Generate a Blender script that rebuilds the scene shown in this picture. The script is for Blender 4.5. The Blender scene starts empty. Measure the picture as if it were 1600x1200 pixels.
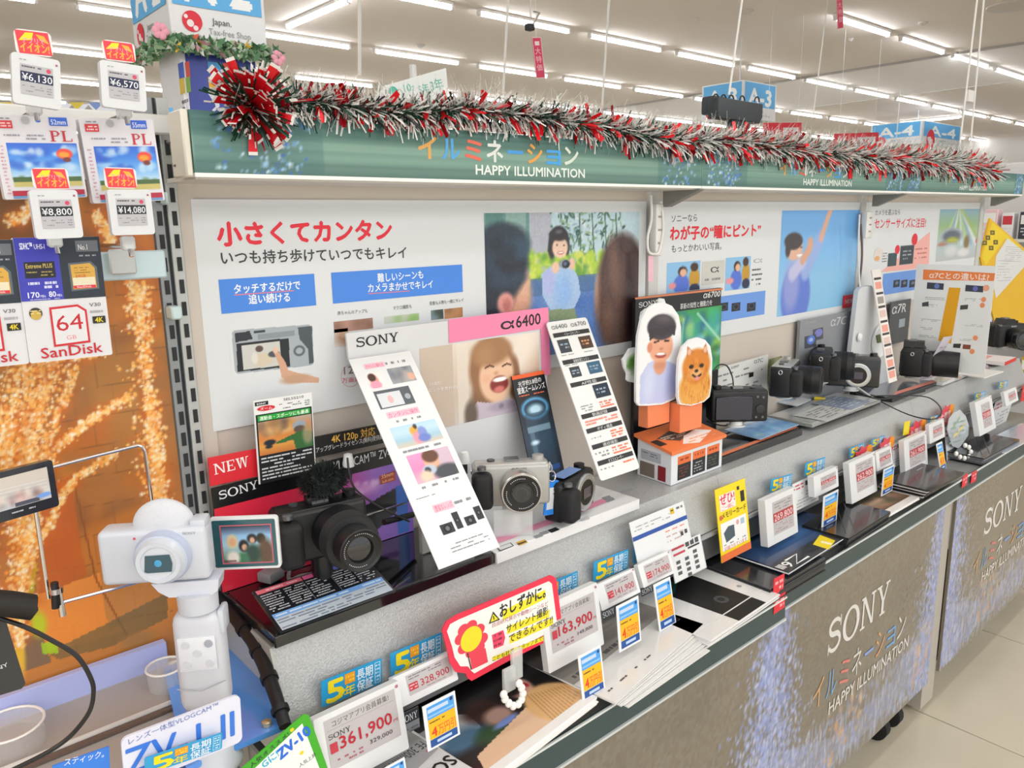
import bpy, bmesh, math, random
import numpy as np
from mathutils import Vector, Matrix
PI = math.pi
rnd = random.Random(7)
nrs = np.random.RandomState(5)
SC = bpy.context.scene
COL = SC.collection

# ------------------------------------------------------------------ camera
FPX = 1213.0
CAMP = np.array([0.0, 0.0, 1.35])
def _cam():
    a = np.array([2210. - 800, 320. - 600]); b = np.array([-290. - 800, 366. - 600])
    f = math.sqrt(-(a @ b))
    X = np.array([a[0], a[1], f]); X /= np.linalg.norm(X)
    Y = np.array([b[0], b[1], f]); Y /= np.linalg.norm(Y)
    Z = np.cross(X, Y); Z /= np.linalg.norm(Z)
    if Z[1] > 0: Z = -Z
    return f, np.array([X, Y, Z])
FPX, RM = _cam()
cd = bpy.data.cameras.new('camera'); cam = bpy.data.objects.new('camera', cd); COL.objects.link(cam)
cd.sensor_width = 36; cd.lens = FPX / 1600 * 36; cd.clip_start = 0.02; cd.clip_end = 200
_r, _u, _b = RM @ [1, 0, 0], RM @ [0, -1, 0], RM @ [0, 0, -1]
cam.matrix_world = Matrix(((_r[0], _u[0], _b[0], CAMP[0]), (_r[1], _u[1], _b[1], CAMP[1]), (_r[2], _u[2], _b[2], CAMP[2]), (0, 0, 0, 1)))
SC.camera = cam

# ------------------------------------------------------------------ world, exposure, lights
w = bpy.data.worlds.new('store_air'); SC.world = w; w.use_nodes = True
w.node_tree.nodes['Background'].inputs[0].default_value = (0.96, 0.98, 1.0, 1)
w.node_tree.nodes['Background'].inputs[1].default_value = 1.25
SC.view_settings.view_transform = 'Standard'; SC.view_settings.look = 'None'
SC.view_settings.exposure = -0.04; SC.view_settings.gamma = 1.0; SC.view_settings.use_curve_mapping = False
TUBE = 19.0          # emission of the fluorescent tubes
def area(name, loc, sx, sy, power, col=(.98, .99, 1), rot=(0, 0, 0)):
    d = bpy.data.lights.new(name, 'AREA'); d.shape = 'RECTANGLE'; d.size = sx; d.size_y = sy; d.energy = power; d.color = col
    o = bpy.data.objects.new(name, d); o.location = loc; o.rotation_euler = rot; COL.objects.link(o); return o
area('tube_row_light', (1.0, -4.6, 3.2), 9, 3.0, 330)  # broad fill lamp added to send more light onto the shelf front
area('tube_row_light', (-3.2, -1.5, 3.2), 2.0, 6.0, 110)
area('tube_row_light', (1.5, -1.2, 3.3), 7, .25, 28)  # narrow overhead fill lamps from here on, added besides the modelled tubes
area('tube_row_light', (1.5, 0.4, 3.3), 7, .25, 26)
area('tube_row_light', (2.5, 4.0, 3.3), 9, .25, 60)

# ------------------------------------------------------------------ pixel <-> world helpers (a pixel on a real plane)
def ray(px, py): return RM @ np.array([px - 800.0, py - 600.0, FPX])
def PY(px, py, y): d = ray(px, py); return Vector(CAMP + d * (y / d[1]))
def PX(px, py, x): d = ray(px, py); return Vector(CAMP + d * (x / d[0]))
def PZ(px, py, z): d = ray(px, py); return Vector(CAMP + d * ((z - CAMP[2]) / d[2]))

# ------------------------------------------------------------------ materials
def lin(c): return c / 12.92 if c <= .04045 else ((c + .055) / 1.055) ** 2.4
def rgb(h): return tuple(lin(int(h[i:i + 2], 16) / 255) for i in (0, 2, 4))
_m = {}
def M(h, rough=.5, metal=0., emit=0., trans=0., coat=0., alpha=1., bump=0., bscale=200., vary=0.):
    k = (h, rough, metal, emit, trans, coat, alpha, bump, bscale, vary)
    if k in _m: return _m[k]
    m = bpy.data.materials.new('finish_' + h); m.use_nodes = True
    nt = m.node_tree; b = nt.nodes['Principled BSDF']
    c = rgb(h); b.inputs['Base Color'].default_value = (*c, 1); b.inputs['Roughness'].default_value = rough
    b.inputs['Metallic'].default_value = metal; b.inputs['Transmission Weight'].default_value = trans
    b.inputs['Coat Weight'].default_value = coat; b.inputs['Coat Roughness'].default_value = .08
    b.inputs['Alpha'].default_value = alpha
    if emit: b.inputs['Emission Color'].default_value = (*c, 1); b.inputs['Emission Strength'].default_value = emit
    if bump or vary:
        tc = nt.nodes.new('ShaderNodeTexCoord'); n = nt.nodes.new('ShaderNodeTexNoise'); n.inputs['Scale'].default_value = bscale
        nt.links.new(tc.outputs['Object'], n.inputs['Vector'])
        if bump:
            bp = nt.nodes.new('ShaderNodeBump'); bp.inputs['Strength'].default_value = bump; bp.inputs['Distance'].default_value = .002
            nt.links.new(n.outputs['Fac'], bp.inputs['Height']); nt.links.new(bp.outputs[0], b.inputs['Normal'])
        if vary:
            r = nt.nodes.new('ShaderNodeValToRGB'); r.color_ramp.elements[0].position = .35; r.color_ramp.elements[1].position = .65
            r.color_ramp.elements[0].color = (*[x * (1 - vary) for x in c], 1); r.color_ramp.elements[1].color = (*[min(1, x * (1 + vary)) for x in c], 1)
            nt.links.new(n.outputs['Fac'], r.inputs['Fac']); nt.links.new(r.outputs[0], b.inputs['Base Color'])
    _m[k] = m; return m
def MV(rough=.5, coat=0.):
    k = ('vc', rough, coat)
    if k in _m: return _m[k]
    m = bpy.data.materials.new('printed_colours'); m.use_nodes = True; nt = m.node_tree; b = nt.nodes['Principled BSDF']
    a = nt.nodes.new('ShaderNodeVertexColor'); a.layer_name = 'ink'; nt.links.new(a.outputs['Color'], b.inputs['Base Color'])
    b.inputs['Roughness'].default_value = rough; b.inputs['Coat Weight'].default_value = coat; b.inputs['Coat Roughness'].default_value = .1
    _m[k] = m; return m
GLASS = M('f4fafa', .03, trans=1.0, alpha=.25)
CHROME = M('d8d8dc', .15, metal=1.0)
BLK = M('0c0d0f', .38, bump=.15, bscale=900); BLKS = M('101114', .25); RUB = M('121314', .7)
WHT = M('f2f3f4', .45)

# ------------------------------------------------------------------ objects
def tag(o, label=None, cat=None, group=None, kind=None):
    if label: o['label'] = label
    if cat: o['category'] = cat
    if group: o['group'] = group
    if kind: o['kind'] = kind
    return o
def link(name, me, mats, parent=None, mw=None):
    if mats is not None:
        for m in (mats if isinstance(mats, (list, tuple)) else [mats]): me.materials.append(m)
    o = bpy.data.objects.new(name, me); COL.objects.link(o)
    if parent is not None: o.parent = parent
    if mw is not None: o.matrix_basis = mw
    return o
def thing(name, loc, label, cat, group=None, rz=0., rot=None, mw=None):
    o = bpy.data.objects.new(name, None); COL.objects.link(o); o.empty_display_size = .02
    if mw is not None: o.matrix_basis = mw
    else:
        o.location = loc; o.rotation_euler = rot if rot else (0, 0, rz)
    return tag(o, label, cat, group)
class MB:
    def __init__(s): s.bm = bmesh.new(); s.mi = 0
    def _f(s, vs, smooth=False):
        try:
            f = s.bm.faces.new(vs); f.material_index = s.mi; f.smooth = smooth; return f
        except ValueError: return None
    def box(s, x0, y0, z0, x1, y1, z1, bev=0., seg=2, mat=None):
        b2 = bmesh.new(); v = [b2.verts.new(p) for p in ((x0,y0,z0),(x1,y0,z0),(x1,y1,z0),(x0,y1,z0),(x0,y0,z1),(x1,y0,z1),(x1,y1,z1),(x0,y1,z1))]
        for q in ((3,2,1,0),(4,5,6,7),(0,1,5,4),(1,2,6,5),(2,3,7,6),(3,0,4,7)): b2.faces.new([v[i] for i in q])
        if bev: bmesh.ops.bevel(b2, geom=list(b2.edges), offset=bev, segments=seg, affect='EDGES', profile=.5)
        s._merge(b2, mat, bool(bev)); return s
    def _merge(s, b2, mat=None, smooth=False):
        mp = {}
        for v in b2.verts: mp[v] = s.bm.verts.new(mat @ v.co if mat else v.co)
        for f in b2.faces: s._f([mp[v] for v in f.verts], smooth)
        b2.free()
    def lathe(s, prof, c=(0,0,0), axis='z', n=32, mat=None, a0=0, smooth=True, cap=True):
        # prof: list of (t, r) along axis
        rings = []
        for t, r in prof:
            ring = []
            for k in range(n):
                a = 2 * PI * k / n + a0; x, y = r * math.cos(a), r * math.sin(a)
                if axis == 'z': p = Vector((c[0] + x, c[1] + y, c[2] + t))
                elif axis == 'y': p = Vector((c[0] + x, c[1] + t, c[2] - y))
                elif axis == '-y': p = Vector((c[0] + x, c[1] - t, c[2] + y))
                else: p = Vector((c[0] + t, c[1] + x, c[2] + y))
                if mat: p = mat @ p
                ring.append(s.bm.verts.new(p))
            rings.append(ring)
        for a, b in zip(rings, rings[1:]):
            for k in range(n): s._f([a[k], a[(k + 1) % n], b[(k + 1) % n], b[k]], smooth)
        if cap and prof[0][1] > 1e-5: s._f(rings[0][::-1])
        if cap and prof[-1][1] > 1e-5: s._f(rings[-1])
        return s
    def tube(s, pts, r, n=8, cap=True):
        pts = [Vector(p) for p in pts]; rings = []
        up = Vector((0, 0, 1)); prev = None
        for i, p in enumerate(pts):
            t = (pts[min(i + 1, len(pts) - 1)] - pts[max(i - 1, 0)]).normalized()
            if prev is None:
                a = t.cross(up)
                if a.length < .01: a = t.cross(Vector((1, 0, 0)))
                a.normalize()
            else: a = (prev - t * prev.dot(t)).normalized()
            prev = a; b = t.cross(a)
            rr = r[i] if isinstance(r, (list, tuple)) else r
            rings.append([s.bm.verts.new(p + a * rr * math.cos(2 * PI * k / n) + b * rr * math.sin(2 * PI * k / n)) for k in range(n)])
        for a, b in zip(rings, rings[1:]):
            for k in range(n): s._f([a[k], a[(k + 1) % n], b[(k + 1) % n], b[k]], True)
        if cap: s._f(rings[0][::-1]); s._f(rings[-1])
        return s
    def prism(s, outline, t0, t1, axis='z', mat=None):
        def P(u, v, t): 
            p = Vector((u, v, t)) if axis == 'z' else (Vector((u, t, v)) if axis == 'y' else Vector((t, u, v)))
            return mat @ p if mat else p
        a = [s.bm.verts.new(P(u, v, t0)) for u, v in outline]; b = [s.bm.verts.new(P(u, v, t1)) for u, v in outline]
        s._f(a[::-1]); s._f(b); n = len(a)
        for i in range(n): s._f([a[i], a[(i + 1) % n], b[(i + 1) % n], b[i]])
        return s
    def quad(s, *ps): s._f([s.bm.verts.new(p) for p in ps]); return s
    def sph(s, c, r, sc=(1, 1, 1), u=16, v=10, jit=0.):
        b2 = bmesh.new(); bmesh.ops.create_uvsphere(b2, u_segments=u, v_segments=v, radius=1)
        for q in b2.verts:
            k = r * (1 + (rnd.uniform(-jit, jit) if jit else 0))
            q.co = Vector((c[0] + q.co.x * k * sc[0], c[1] + q.co.y * k * sc[1], c[2] + q.co.z * k * sc[2]))
        s._merge(b2, None, True); return s
    def build(s, name, mats, parent=None, mw=None, norm=True, angle=None):
        if norm: bmesh.ops.recalc_face_normals(s.bm, faces=s.bm.faces)
        me = bpy.data.meshes.new(name); s.bm.to_mesh(me); s.bm.free()
        if angle is None: angle = 40
        try: me.set_sharp_from_angle(angle=math.radians(angle))
        except Exception: pass
        return link(name, me, mats, parent, mw)
def rrect(x0, y0, x1, y1, r, n=4):
    out = []
    for cx, cy, a in ((x1 - r, y0 + r, -PI/2), (x1 - r, y1 - r, 0), (x0 + r, y1 - r, PI/2), (x0 + r, y0 + r, PI)):
        for k in range(n + 1): out.append((cx + r * math.cos(a + PI/2 * k/n), cy + r * math.sin(a + PI/2 * k/n)))
    return out

# ------------------------------------------------------------------ frames, sheets, prints
class Fr:
    def __init__(s, bl, br, tl):
        s.O = Vector(bl); U = Vector(br) - s.O; V = Vector(tl) - s.O
        s.w = U.length; s.U = U.normalized(); V = V - s.U * V.dot(s.U); s.h = V.length; s.V = V.normalized(); s.N = s.U.cross(s.V)
    def mw(s, off=0.):
        O = s.O + s.N * off
        return Matrix(((s.U.x, s.V.x, s.N.x, O.x), (s.U.y, s.V.y, s.N.y, O.y), (s.U.z, s.V.z, s.N.z, O.z), (0, 0, 0, 1)))
    def px(s, x, y):
        d = Vector(ray(x, y)); c = Vector(CAMP); t = (s.O - c).dot(s.N) / d.dot(s.N); p = c + d * t - s.O
        return p.dot(s.U), p.dot(s.V)
    def nn(s, x, y): return x * s.w, (1 - y) * s.h
def frY(bl, br, tl, y, ytop=None):
    return Fr(PY(*bl, y), PY(*br, y), PY(*tl, y if ytop is None else ytop))
def frL(bl, br, tl, y, lim=.55):
    """card fixed at its top left corner on depth y, its left edge kept in one x plane, so it may lean outwards at the bottom"""
    TL = PY(*tl, y); BL = PX(*bl, TL.x); dz = TL.z - BL.z; dy = TL.y - BL.y
    if not (abs(dy) < lim * abs(dz)):
        k = math.copysign(lim, dy); lo, hi = .2, 1.2
        d = ray(*bl); yb = min((abs((y - (z_ := q)) - k * (TL.z - (1.35 + d[2] / d[1] * q))), q) for q in [y - .3 + .002 * j for j in range(260)])[1]; BL = PY(*bl, yb); BL.x = TL.x
    BR = PY(*br, BL.y); BR.z = BL.z
    return Fr(BL, BR, TL)
def frN(x, y, z, w, h, ang=0., tilt=0.):
    """frame with bottom centre at x,y,z facing -Y turned by ang about z, leaning back by tilt"""
    U = Vector((math.cos(ang), math.sin(ang), 0)); N0 = Vector((math.sin(ang), -math.cos(ang), 0))
    V = Vector((0, 0, 1)) * math.cos(tilt) - N0 * math.sin(tilt); O = Vector((x, y, z)) - U * (w / 2)
    return Fr(O, O + U * w, O + V * h)
def sheet(name, fr, m, label=None, cat=None, group=None, t=.0015, r=0., parent=None, outline=None, pxo=None):
    if pxo: outline = [fr.px(*p) for p in pxo]
    if outline is None: outline = rrect(0, 0, fr.w, fr.h, r) if r else [(0, 0), (fr.w, 0), (fr.w, fr.h), (0, fr.h)]
    a = sum(outline[i - 1][0] * outline[i][1] - outline[i][0] * outline[i - 1][1] for i in range(len(outline)))
    if a < 0: outline = outline[::-1]
    o = MB().prism(outline, -t, 0).build(name, m, None, fr.mw())
    if parent is not None:
        o.parent = parent; o.matrix_parent_inverse = parent.matrix_basis.inverted()
    if label: tag(o, label, cat, group)
    return o
_tx = {}
def glyphs(txt, bold=0.):
    k = (txt, bold)
    if k not in _tx:
        c = bpy.data.curves.new('t', 'FONT'); c.body = txt; c.resolution_u = 2; c.offset = bold
        o = bpy.data.objects.new('t', c); me = bpy.data.meshes.new_from_object(o)
        v = np.empty(len(me.vertices) * 3, dtype=np.float32); me.vertices.foreach_get('co', v); v = v.reshape(-1, 3)[:, :2].copy()
        f = [tuple(p.vertices) for p in me.polygons]
        bpy.data.objects.remove(o); bpy.data.curves.remove(c); bpy.data.meshes.remove(me); _tx[k] = (v, f)
    return _tx[k]
def stroke(pts, w):
    """polygon quads of a poly-line with per point width"""
    L, R_ = [], []
    n = len(pts)
    for i in range(n):
        a = pts[max(0, i - 1)]; b = pts[min(n - 1, i + 1)]; dx, dy = b[0] - a[0], b[1] - a[1]; l = math.hypot(dx, dy) or 1
        ww = (w[i] if isinstance(w, (list, tuple)) else w) / 2
        L.append((pts[i][0] - dy / l * ww, pts[i][1] + dx / l * ww)); R_.append((pts[i][0] + dy / l * ww, pts[i][1] - dx / l * ww))
    return [[R_[i], R_[i + 1], L[i + 1], L[i]] for i in range(n - 1)]
def slab(txt):
    """slab-serif capitals as polygons in a unit-high box; returns polys, width"""
    P = []; x = 0.
    def rc(a, b, c, d): P.append([(x + a, b), (x + c, b), (x + c, d), (x + a, d)])
    def pl(*q): P.append([(x + a, b) for a, b in q])
    for ch in txt:
        if ch == 'O':
            n = 28; o = [(x + .62 + .62 * math.cos(2*PI*k/n), .5 + .53 * math.sin(2*PI*k/n)) for k in range(n)]
            i_ = [(x + .62 + .40 * math.cos(2*PI*k/n), .5 + .43 * math.sin(2*PI*k/n)) for k in range(n)]
            for k in range(n): P.append([o[k], o[(k+1) % n], i_[(k+1) % n], i_[k]])
            x += 1.34
        elif ch == 'S':
            pts = []; ws = []
            for k in range(13): a = .35 + (PI * 1.5 - .35) * k / 12; pts.append((x + .45 + .36 * math.cos(a), .745 + .21 * math.sin(a))); ws.append(.11 + .06 * k / 12)
            for k in range(1, 13): a = PI / 2 - (PI * 1.5 - .35) * k / 12; pts.append((x + .45 + .38 * math.cos(a), .29 + .245 * math.sin(a))); ws.append(.17 - .06 * k / 12)
            P.extend(stroke(pts, ws)); rc(.80, .68, .86, 1.0); rc(.02, 0, .08, .33); x += 1.0
        elif ch == 'N':
            rc(.12, 0, .24, 1); rc(.88, 0, 1.0, 1); pl((.10, 1), (.30, 1), (1.0, 0), (.84, 0))
            rc(0, .93, .3, 1); rc(0, 0, .36, .07); rc(.76, .93, 1.12, 1); x += 1.2
        elif ch == 'Y':
            pl((.08, 1), (.30, 1), (.62, .46), (.50, .42)); pl((.86, 1), (.97, 1), (.66, .42), (.54, .46)); rc(.46, 0, .66, .47)
            rc(0, .93, .42, 1); rc(.72, .93, 1.08, 1); rc(.34, 0, .78, .07); x += 1.12
        elif ch == 'E':
            rc(.1, 0, .28, 1); rc(.1, .92, .78, 1); rc(.1, 0, .8, .08); rc(.1, .46, .6, .54); rc(.72, .72, .78, 1); rc(.74, 0, .8, .28); rc(.56, .36, .6, .64); rc(0, .93, .3, 1); rc(0, 0, .3, .07); x += .92
        elif ch == 'W':
            for d in (0, .5): pl((.06 + d, 1), (.26 + d, 1), (.44 + d, 0), (.34 + d, 0)); pl((.52 + d, 1), (.60 + d, 1), (.44 + d, 0), (.36 + d, 0))
            rc(0, .93, .34, 1); rc(.46, .93, .8, 1); rc(.98, .93, 1.24, 1); x += 1.3
        elif ch == 'P':
            rc(.1, 0, .28, 1); rc(0, .93, .5, 1); rc(0, 0, .4, .07)
            P.extend(stroke([(x + .28, .96), (x + .55, .94), (x + .68, .75), (x + .55, .54), (x + .28, .5)], [.07, .09, .18, .09, .07])); x += .86
        elif ch == 'L':
            rc(.1, 0, .28, 1); rc(0, .93, .4, 1); rc(0, 0, .78, .07); rc(.72, 0, .78, .3); x += .86
        else: x += .5
    return P, x
class Pr:
    """flat ink on a sheet: rectangles, polygons, words; one mesh"""
    def __init__(s, fr, mode='px', z0=.0004):
        s.fr = fr; s.c = fr.px if mode == 'px' else fr.nn; s.mode = mode; s.z = z0; s.V = []; s.F = []; s.I = []; s.ms = []; s.md = {}; s.rough = .5
    def _mi(s, h):
        if h not in s.md: s.md[h] = len(s.ms); s.ms.append(M(h, s.rough) if isinstance(h, str) else h)
        return s.md[h]
    def _add(s, vs, fs, h):
        b = len(s.V); s.V.extend((float(a), float(c), s.z) for a, c in vs); s.F.extend(tuple(b + i for i in f) for f in fs); s.I.extend([s._mi(h)] * len(fs)); s.z += .00001
    def uvpoly(s, pts, h):
        a = sum(pts[i - 1][0] * pts[i][1] - pts[i][0] * pts[i - 1][1] for i in range(len(pts)))
        if a < 0: pts = pts[::-1]
        s._add(pts, [tuple(range(len(pts)))], h)
    def rect(s, x0, y0, x1, y1, h):
        a = s.c(x0, y0); b = s.c(x1, y1); s.uvpoly([(a[0], b[1]), (b[0], b[1]), (b[0], a[1]), (a[0], a[1])], h); return s
    def poly(s, pts, h): s.uvpoly([s.c(*p) for p in pts], h); return s
    def disc(s, x, y, r, h, ry=None, n=20):
        c = s.c(x, y); e = s.c(x + r, y); q = s.c(x, y + (ry or r)); R1 = math.hypot(e[0]-c[0], e[1]-c[1]); R2 = math.hypot(q[0]-c[0], q[1]-c[1])
        if s.mode != 'px' and ry is None: R2 = R1
        s.uvpoly([(c[0] + R1 * math.cos(2*PI*k/n), c[1] + R2 * math.sin(2*PI*k/n)) for k in range(n)], h); return s
    def line(s, pts, wpx, h):
        q = [s.c(*p) for p in pts]; c = s.c(pts[0][0], pts[0][1] + wpx); w = math.hypot(c[0] - q[0][0], c[1] - q[0][1])
        for k in stroke(q, w): s.uvpoly(k, h)
        return s
    def frame(s, x0, y0, x1, y1, wpx, h):
        a = s.c(x0, y0); b = s.c(x1, y1); c = s.c(x0, y0 + wpx); w = abs(c[1] - a[1]) 
        for r in ((a[0], a[1]-w, b[0], a[1]), (a[0], b[1], b[0], b[1]+w), (a[0], b[1], a[0]+w, a[1]), (b[0]-w, b[1], b[0], a[1])):
            s.uvpoly([(r[0], r[1]), (r[2], r[1]), (r[2], r[3]), (r[0], r[3])], h)
        return s
    def _fit(s, p, q, hh):
        a = s.c(*p); b = s.c(*q); t = s.c(p[0], p[1] - hh); wd = math.hypot(b[0]-a[0], b[1]-a[1]); ang = math.atan2(b[1]-a[1], b[0]-a[0])
        return a, wd, ang, math.hypot(t[0]-a[0], t[1]-a[1])
    def text(s, txt, p, q, hh, h, bold=0., capx=.70, slant=0.):
        v, f = glyphs(txt, 0)
        if len(v) == 0: return s
        a, wd, ang, H = s._fit(p, q, hh); x0, x1 = v[:, 0].min(), v[:, 0].max(); k = H / capx
        X = (v[:, 0] - x0) * wd / max(1e-6, x1 - x0); Y = v[:, 1] * k; X = X + Y * slant
        c, sn = math.cos(ang), math.sin(ang)
        b = bold * k * .75
        for ox, oy in (((0, 0),) if bold < .004 else (((-b, 0), (b, 0)) if bold < .012 else ((0, -b), (0, b), (-b, 0), (b, 0)))):
            x_, y_ = X + ox, Y + oy; s._add(list(zip(a[0] + x_ * c - y_ * sn, a[1] + x_ * sn + y_ * c)), f, h)
        return s
    def slab(s, txt, p, q, hh, h):
        P, W = slab(txt); a, wd, ang, H = s._fit(p, q, hh); c, sn = math.cos(ang), math.sin(ang)
        for pl in P:
            s.uvpoly([(a[0] + x / W * wd * c - y * H * sn, a[1] + x / W * wd * sn + y * H * c) for x, y in pl], h)
        return s
    def bars(s, x0, y0, x1, y1, n, h, fill=.5, dens=.75, seed=1, maxw=.16):
        """illegible small print: rows of little strokes"""
        r = random.Random(seed + int(x0 * 7 + y0 * 3)); a = s.c(x0, y0); b = s.c(x1, y1); W = b[0] - a[0]; Hh = a[1] - b[1]; rh = Hh / n; z = s.z
        for i in range(n):
            x = a[0]; yt = a[1] - i * rh - rh * (1 - fill) / 2; end = a[0] + W * (1 if r.random() < .6 else r.uniform(.6, 1))
            while x < end:
                l = W * r.uniform(.03, maxw); e = min(end, x + l)
                if r.random() < dens: s.z = z; s.uvpoly([(x, yt - rh * fill), (e, yt - rh * fill), (e, yt), (x, yt)], h)
                x = e + W * r.uniform(.008, .03)
        return s
    def build(s, parent, name='print'):
        if not s.F: return None
        me = bpy.data.meshes.new(name); me.from_pydata(s.V, [], s.F); me.polygons.foreach_set('material_index', s.I); me.update()
        o = link(name, me, s.ms, None, s.fr.mw())
        if parent is not None: o.parent = parent; o.matrix_parent_inverse = parent.matrix_basis.inverted()
        return o
class Cv:
    """a printed picture: fine grid whose points carry ink colours"""
    def __init__(s, fr, x0, y0, x1, y1, n=60, mode='px', base='808080'):
        s.fr = fr; s.c = fr.px if mode == 'px' else fr.nn
        a = s.c(x0, y0); b = s.c(x1, y1); s.u0, s.v1, s.u1, s.v0 = a[0], a[1], b[0], b[1]
        W, H = s.u1 - s.u0, s.v1 - s.v0; s.nx = n; s.ny = max(2, int(n * H / W))
        s.U, s.Vv = np.meshgrid(np.linspace(s.u0, s.u1, s.nx + 1), np.linspace(s.v0, s.v1, s.ny + 1)); s.C = np.zeros(s.U.shape + (3,)); s.C[:] = s.k(base)
    def k(s, h): return np.array([int(h[i:i + 2], 16) / 255 for i in (0, 2, 4)])
    def mix(s, m, h, a=1., sl=None):
        m = (m * a)[..., None]
        if sl is None: s.C = s.C * (1 - m) + s.k(h) * m
        else: s.C[sl] = s.C[sl] * (1 - m) + s.k(h) * m
        return s
    def win(s, u0, v0, u1, v1):
        i0 = int((u0 - s.u0) / (s.u1 - s.u0) * s.nx) - 1; i1 = int((u1 - s.u0) / (s.u1 - s.u0) * s.nx) + 3
        j0 = int((v0 - s.v0) / (s.v1 - s.v0) * s.ny) - 1; j1 = int((v1 - s.v0) / (s.v1 - s.v0) * s.ny) + 3
        return (slice(max(0, j0), max(0, j1)), slice(max(0, i0), max(0, i1)))
    def clip(s, pts): s.mask = [s.c(*p) for p in pts]; return s
    mask = None
    def vg(s, *hs):
        t = (s.v1 - s.Vv) / (s.v1 - s.v0) * (len(hs) - 1)
        for ch in range(3): s.C[..., ch] = np.interp(t, range(len(hs)), [s.k(h)[ch] for h in hs])
        return s
    def ell(s, x, y, rx, ry, h, soft=.15, a=1., rot=0.):
        c = s.c(x, y); e = s.c(x + rx, y); q = s.c(x, y + ry); R1 = math.hypot(e[0]-c[0], e[1]-c[1]); R2 = math.hypot(q[0]-c[0], q[1]-c[1])
        B = max(R1, R2) * (1 + soft); sl = s.win(c[0] - B, c[1] - B, c[0] + B, c[1] + B)
        X = s.U[sl] - c[0]; Y = s.Vv[sl] - c[1]; r = math.radians(rot); X, Y = X * math.cos(r) + Y * math.sin(r), -X * math.sin(r) + Y * math.cos(r)
        d = np.sqrt((X / R1) ** 2 + (Y / R2) ** 2); return s.mix(np.clip((1 + soft - d) / (2 * soft), 0, 1), h, a, sl)
    def poly(s, pts, h, a=1.):
        P = [s.c(*p) for p in pts]; ins = np.zeros(s.U.shape, bool); j = len(P) - 1
        for i in range(len(P)):
            xi, yi = P[i]; xj, yj = P[j]
            c = ((yi > s.Vv) != (yj > s.Vv)) & (s.U < (xj - xi) * (s.Vv - yi) / ((yj - yi) or 1e-9) + xi); ins ^= c; j = i
        return s.mix(ins.astype(float), h, a)
    def rect(s, x0, y0, x1, y1, h, a=1.):
        p = s.c(x0, y0); q = s.c(x1, y1); return s.mix(((s.U > p[0]) & (s.U < q[0]) & (s.Vv < p[1]) & (s.Vv > q[1])).astype(float), h, a)
    def line(s, pts, wd, h, a=1.):
        P = [s.c(*p) for p in pts]; e = s.c(pts[0][0] + wd, pts[0][1]); W = abs(e[0] - P[0][0]) / 2 + 1e-6
        us = [q[0] for q in P]; vs = [q[1] for q in P]; sl = s.win(min(us) - 2*W, min(vs) - 2*W, max(us) + 2*W, max(vs) + 2*W); SU, SV = s.U[sl], s.Vv[sl]; D = np.full(SU.shape, 1e9)
        for (ax, ay), (bx, by) in zip(P, P[1:]):
            dx, dy = bx - ax, by - ay; L = dx * dx + dy * dy + 1e-12; t = np.clip(((SU - ax) * dx + (SV - ay) * dy) / L, 0, 1)
            D = np.minimum(D, np.hypot(SU - ax - t * dx, SV - ay - t * dy))
        return s.mix(np.clip((W * 1.3 - D) / (W * .6), 0, 1), h, a, sl)
    def noise(s, amt=.05, cell=3):
        n = nrs.rand(s.C.shape[0] // cell + 2, s.C.shape[1] // cell + 2) - .5
        n = np.kron(n, np.ones((cell, cell)))[:s.C.shape[0], :s.C.shape[1]]; s.C = np.clip(s.C + n[..., None] * amt * 2, 0, 1); return s
    def spots(s, n, x0, y0, x1, y1, r, hs, a=1., soft=.5, el=1.):
        for _ in range(n): s.ell(rnd.uniform(x0, x1), rnd.uniform(y0, y1), r * rnd.uniform(.6, 1.4), r * el * rnd.uniform(.6, 1.4), rnd.choice(hs), soft, a)
        return s
    def build(s, parent, name='printed_picture', z=.0003, coat=0., rough=.5):
        ny, nx = s.U.shape; V = np.stack([s.U, s.Vv, np.full(s.U.shape, z)], -1).reshape(-1, 3)
        i = (np.arange(ny - 1)[:, None] * nx + np.arange(nx - 1)[None]).reshape(-1); F = np.stack([i, i + 1, i + nx + 1, i + nx], 1)
        if s.mask:
            P = s.mask; cu = V[F].mean(1)[:, 0]; cvv = V[F].mean(1)[:, 1]; ins = np.zeros(len(F), bool); j = len(P) - 1
            for q in range(len(P)):
                xi, yi = P[q]; xj, yj = P[j]; ins ^= ((yi > cvv) != (yj > cvv)) & (cu < (xj - xi) * (cvv - yi) / ((yj - yi) or 1e-9) + xi); j = q
            F = F[ins]
        me = bpy.data.meshes.new(name); me.vertices.add(len(V)); me.vertices.foreach_set('co', V.astype(np.float32).ravel())
        me.loops.add(F.size); me.loops.foreach_set('vertex_index', F.astype(np.int32).ravel()); me.polygons.add(len(F))
        me.polygons.foreach_set('loop_start', np.arange(0, F.size, 4, dtype=np.int32)); me.update(calc_edges=True)
        at = me.color_attributes.new('ink', 'FLOAT_COLOR', 'POINT'); c = np.clip(s.C.reshape(-1, 3), 0, 1); c = np.where(c <= .04045, c / 12.92, ((c + .055) / 1.055) ** 2.4)
        at.data.foreach_set('color', np.concatenate([c, np.ones((len(c), 1))], 1).astype(np.float32).ravel())
        o = link(name, me, MV(rough, coat), None, s.fr.mw())
        if parent is not None: o.parent = parent; o.matrix_parent_inverse = parent.matrix_basis.inverted()
        return o
def child(o, parent):
    o.parent = parent; o.matrix_parent_inverse = parent.matrix_basis.inverted(); return o
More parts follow.
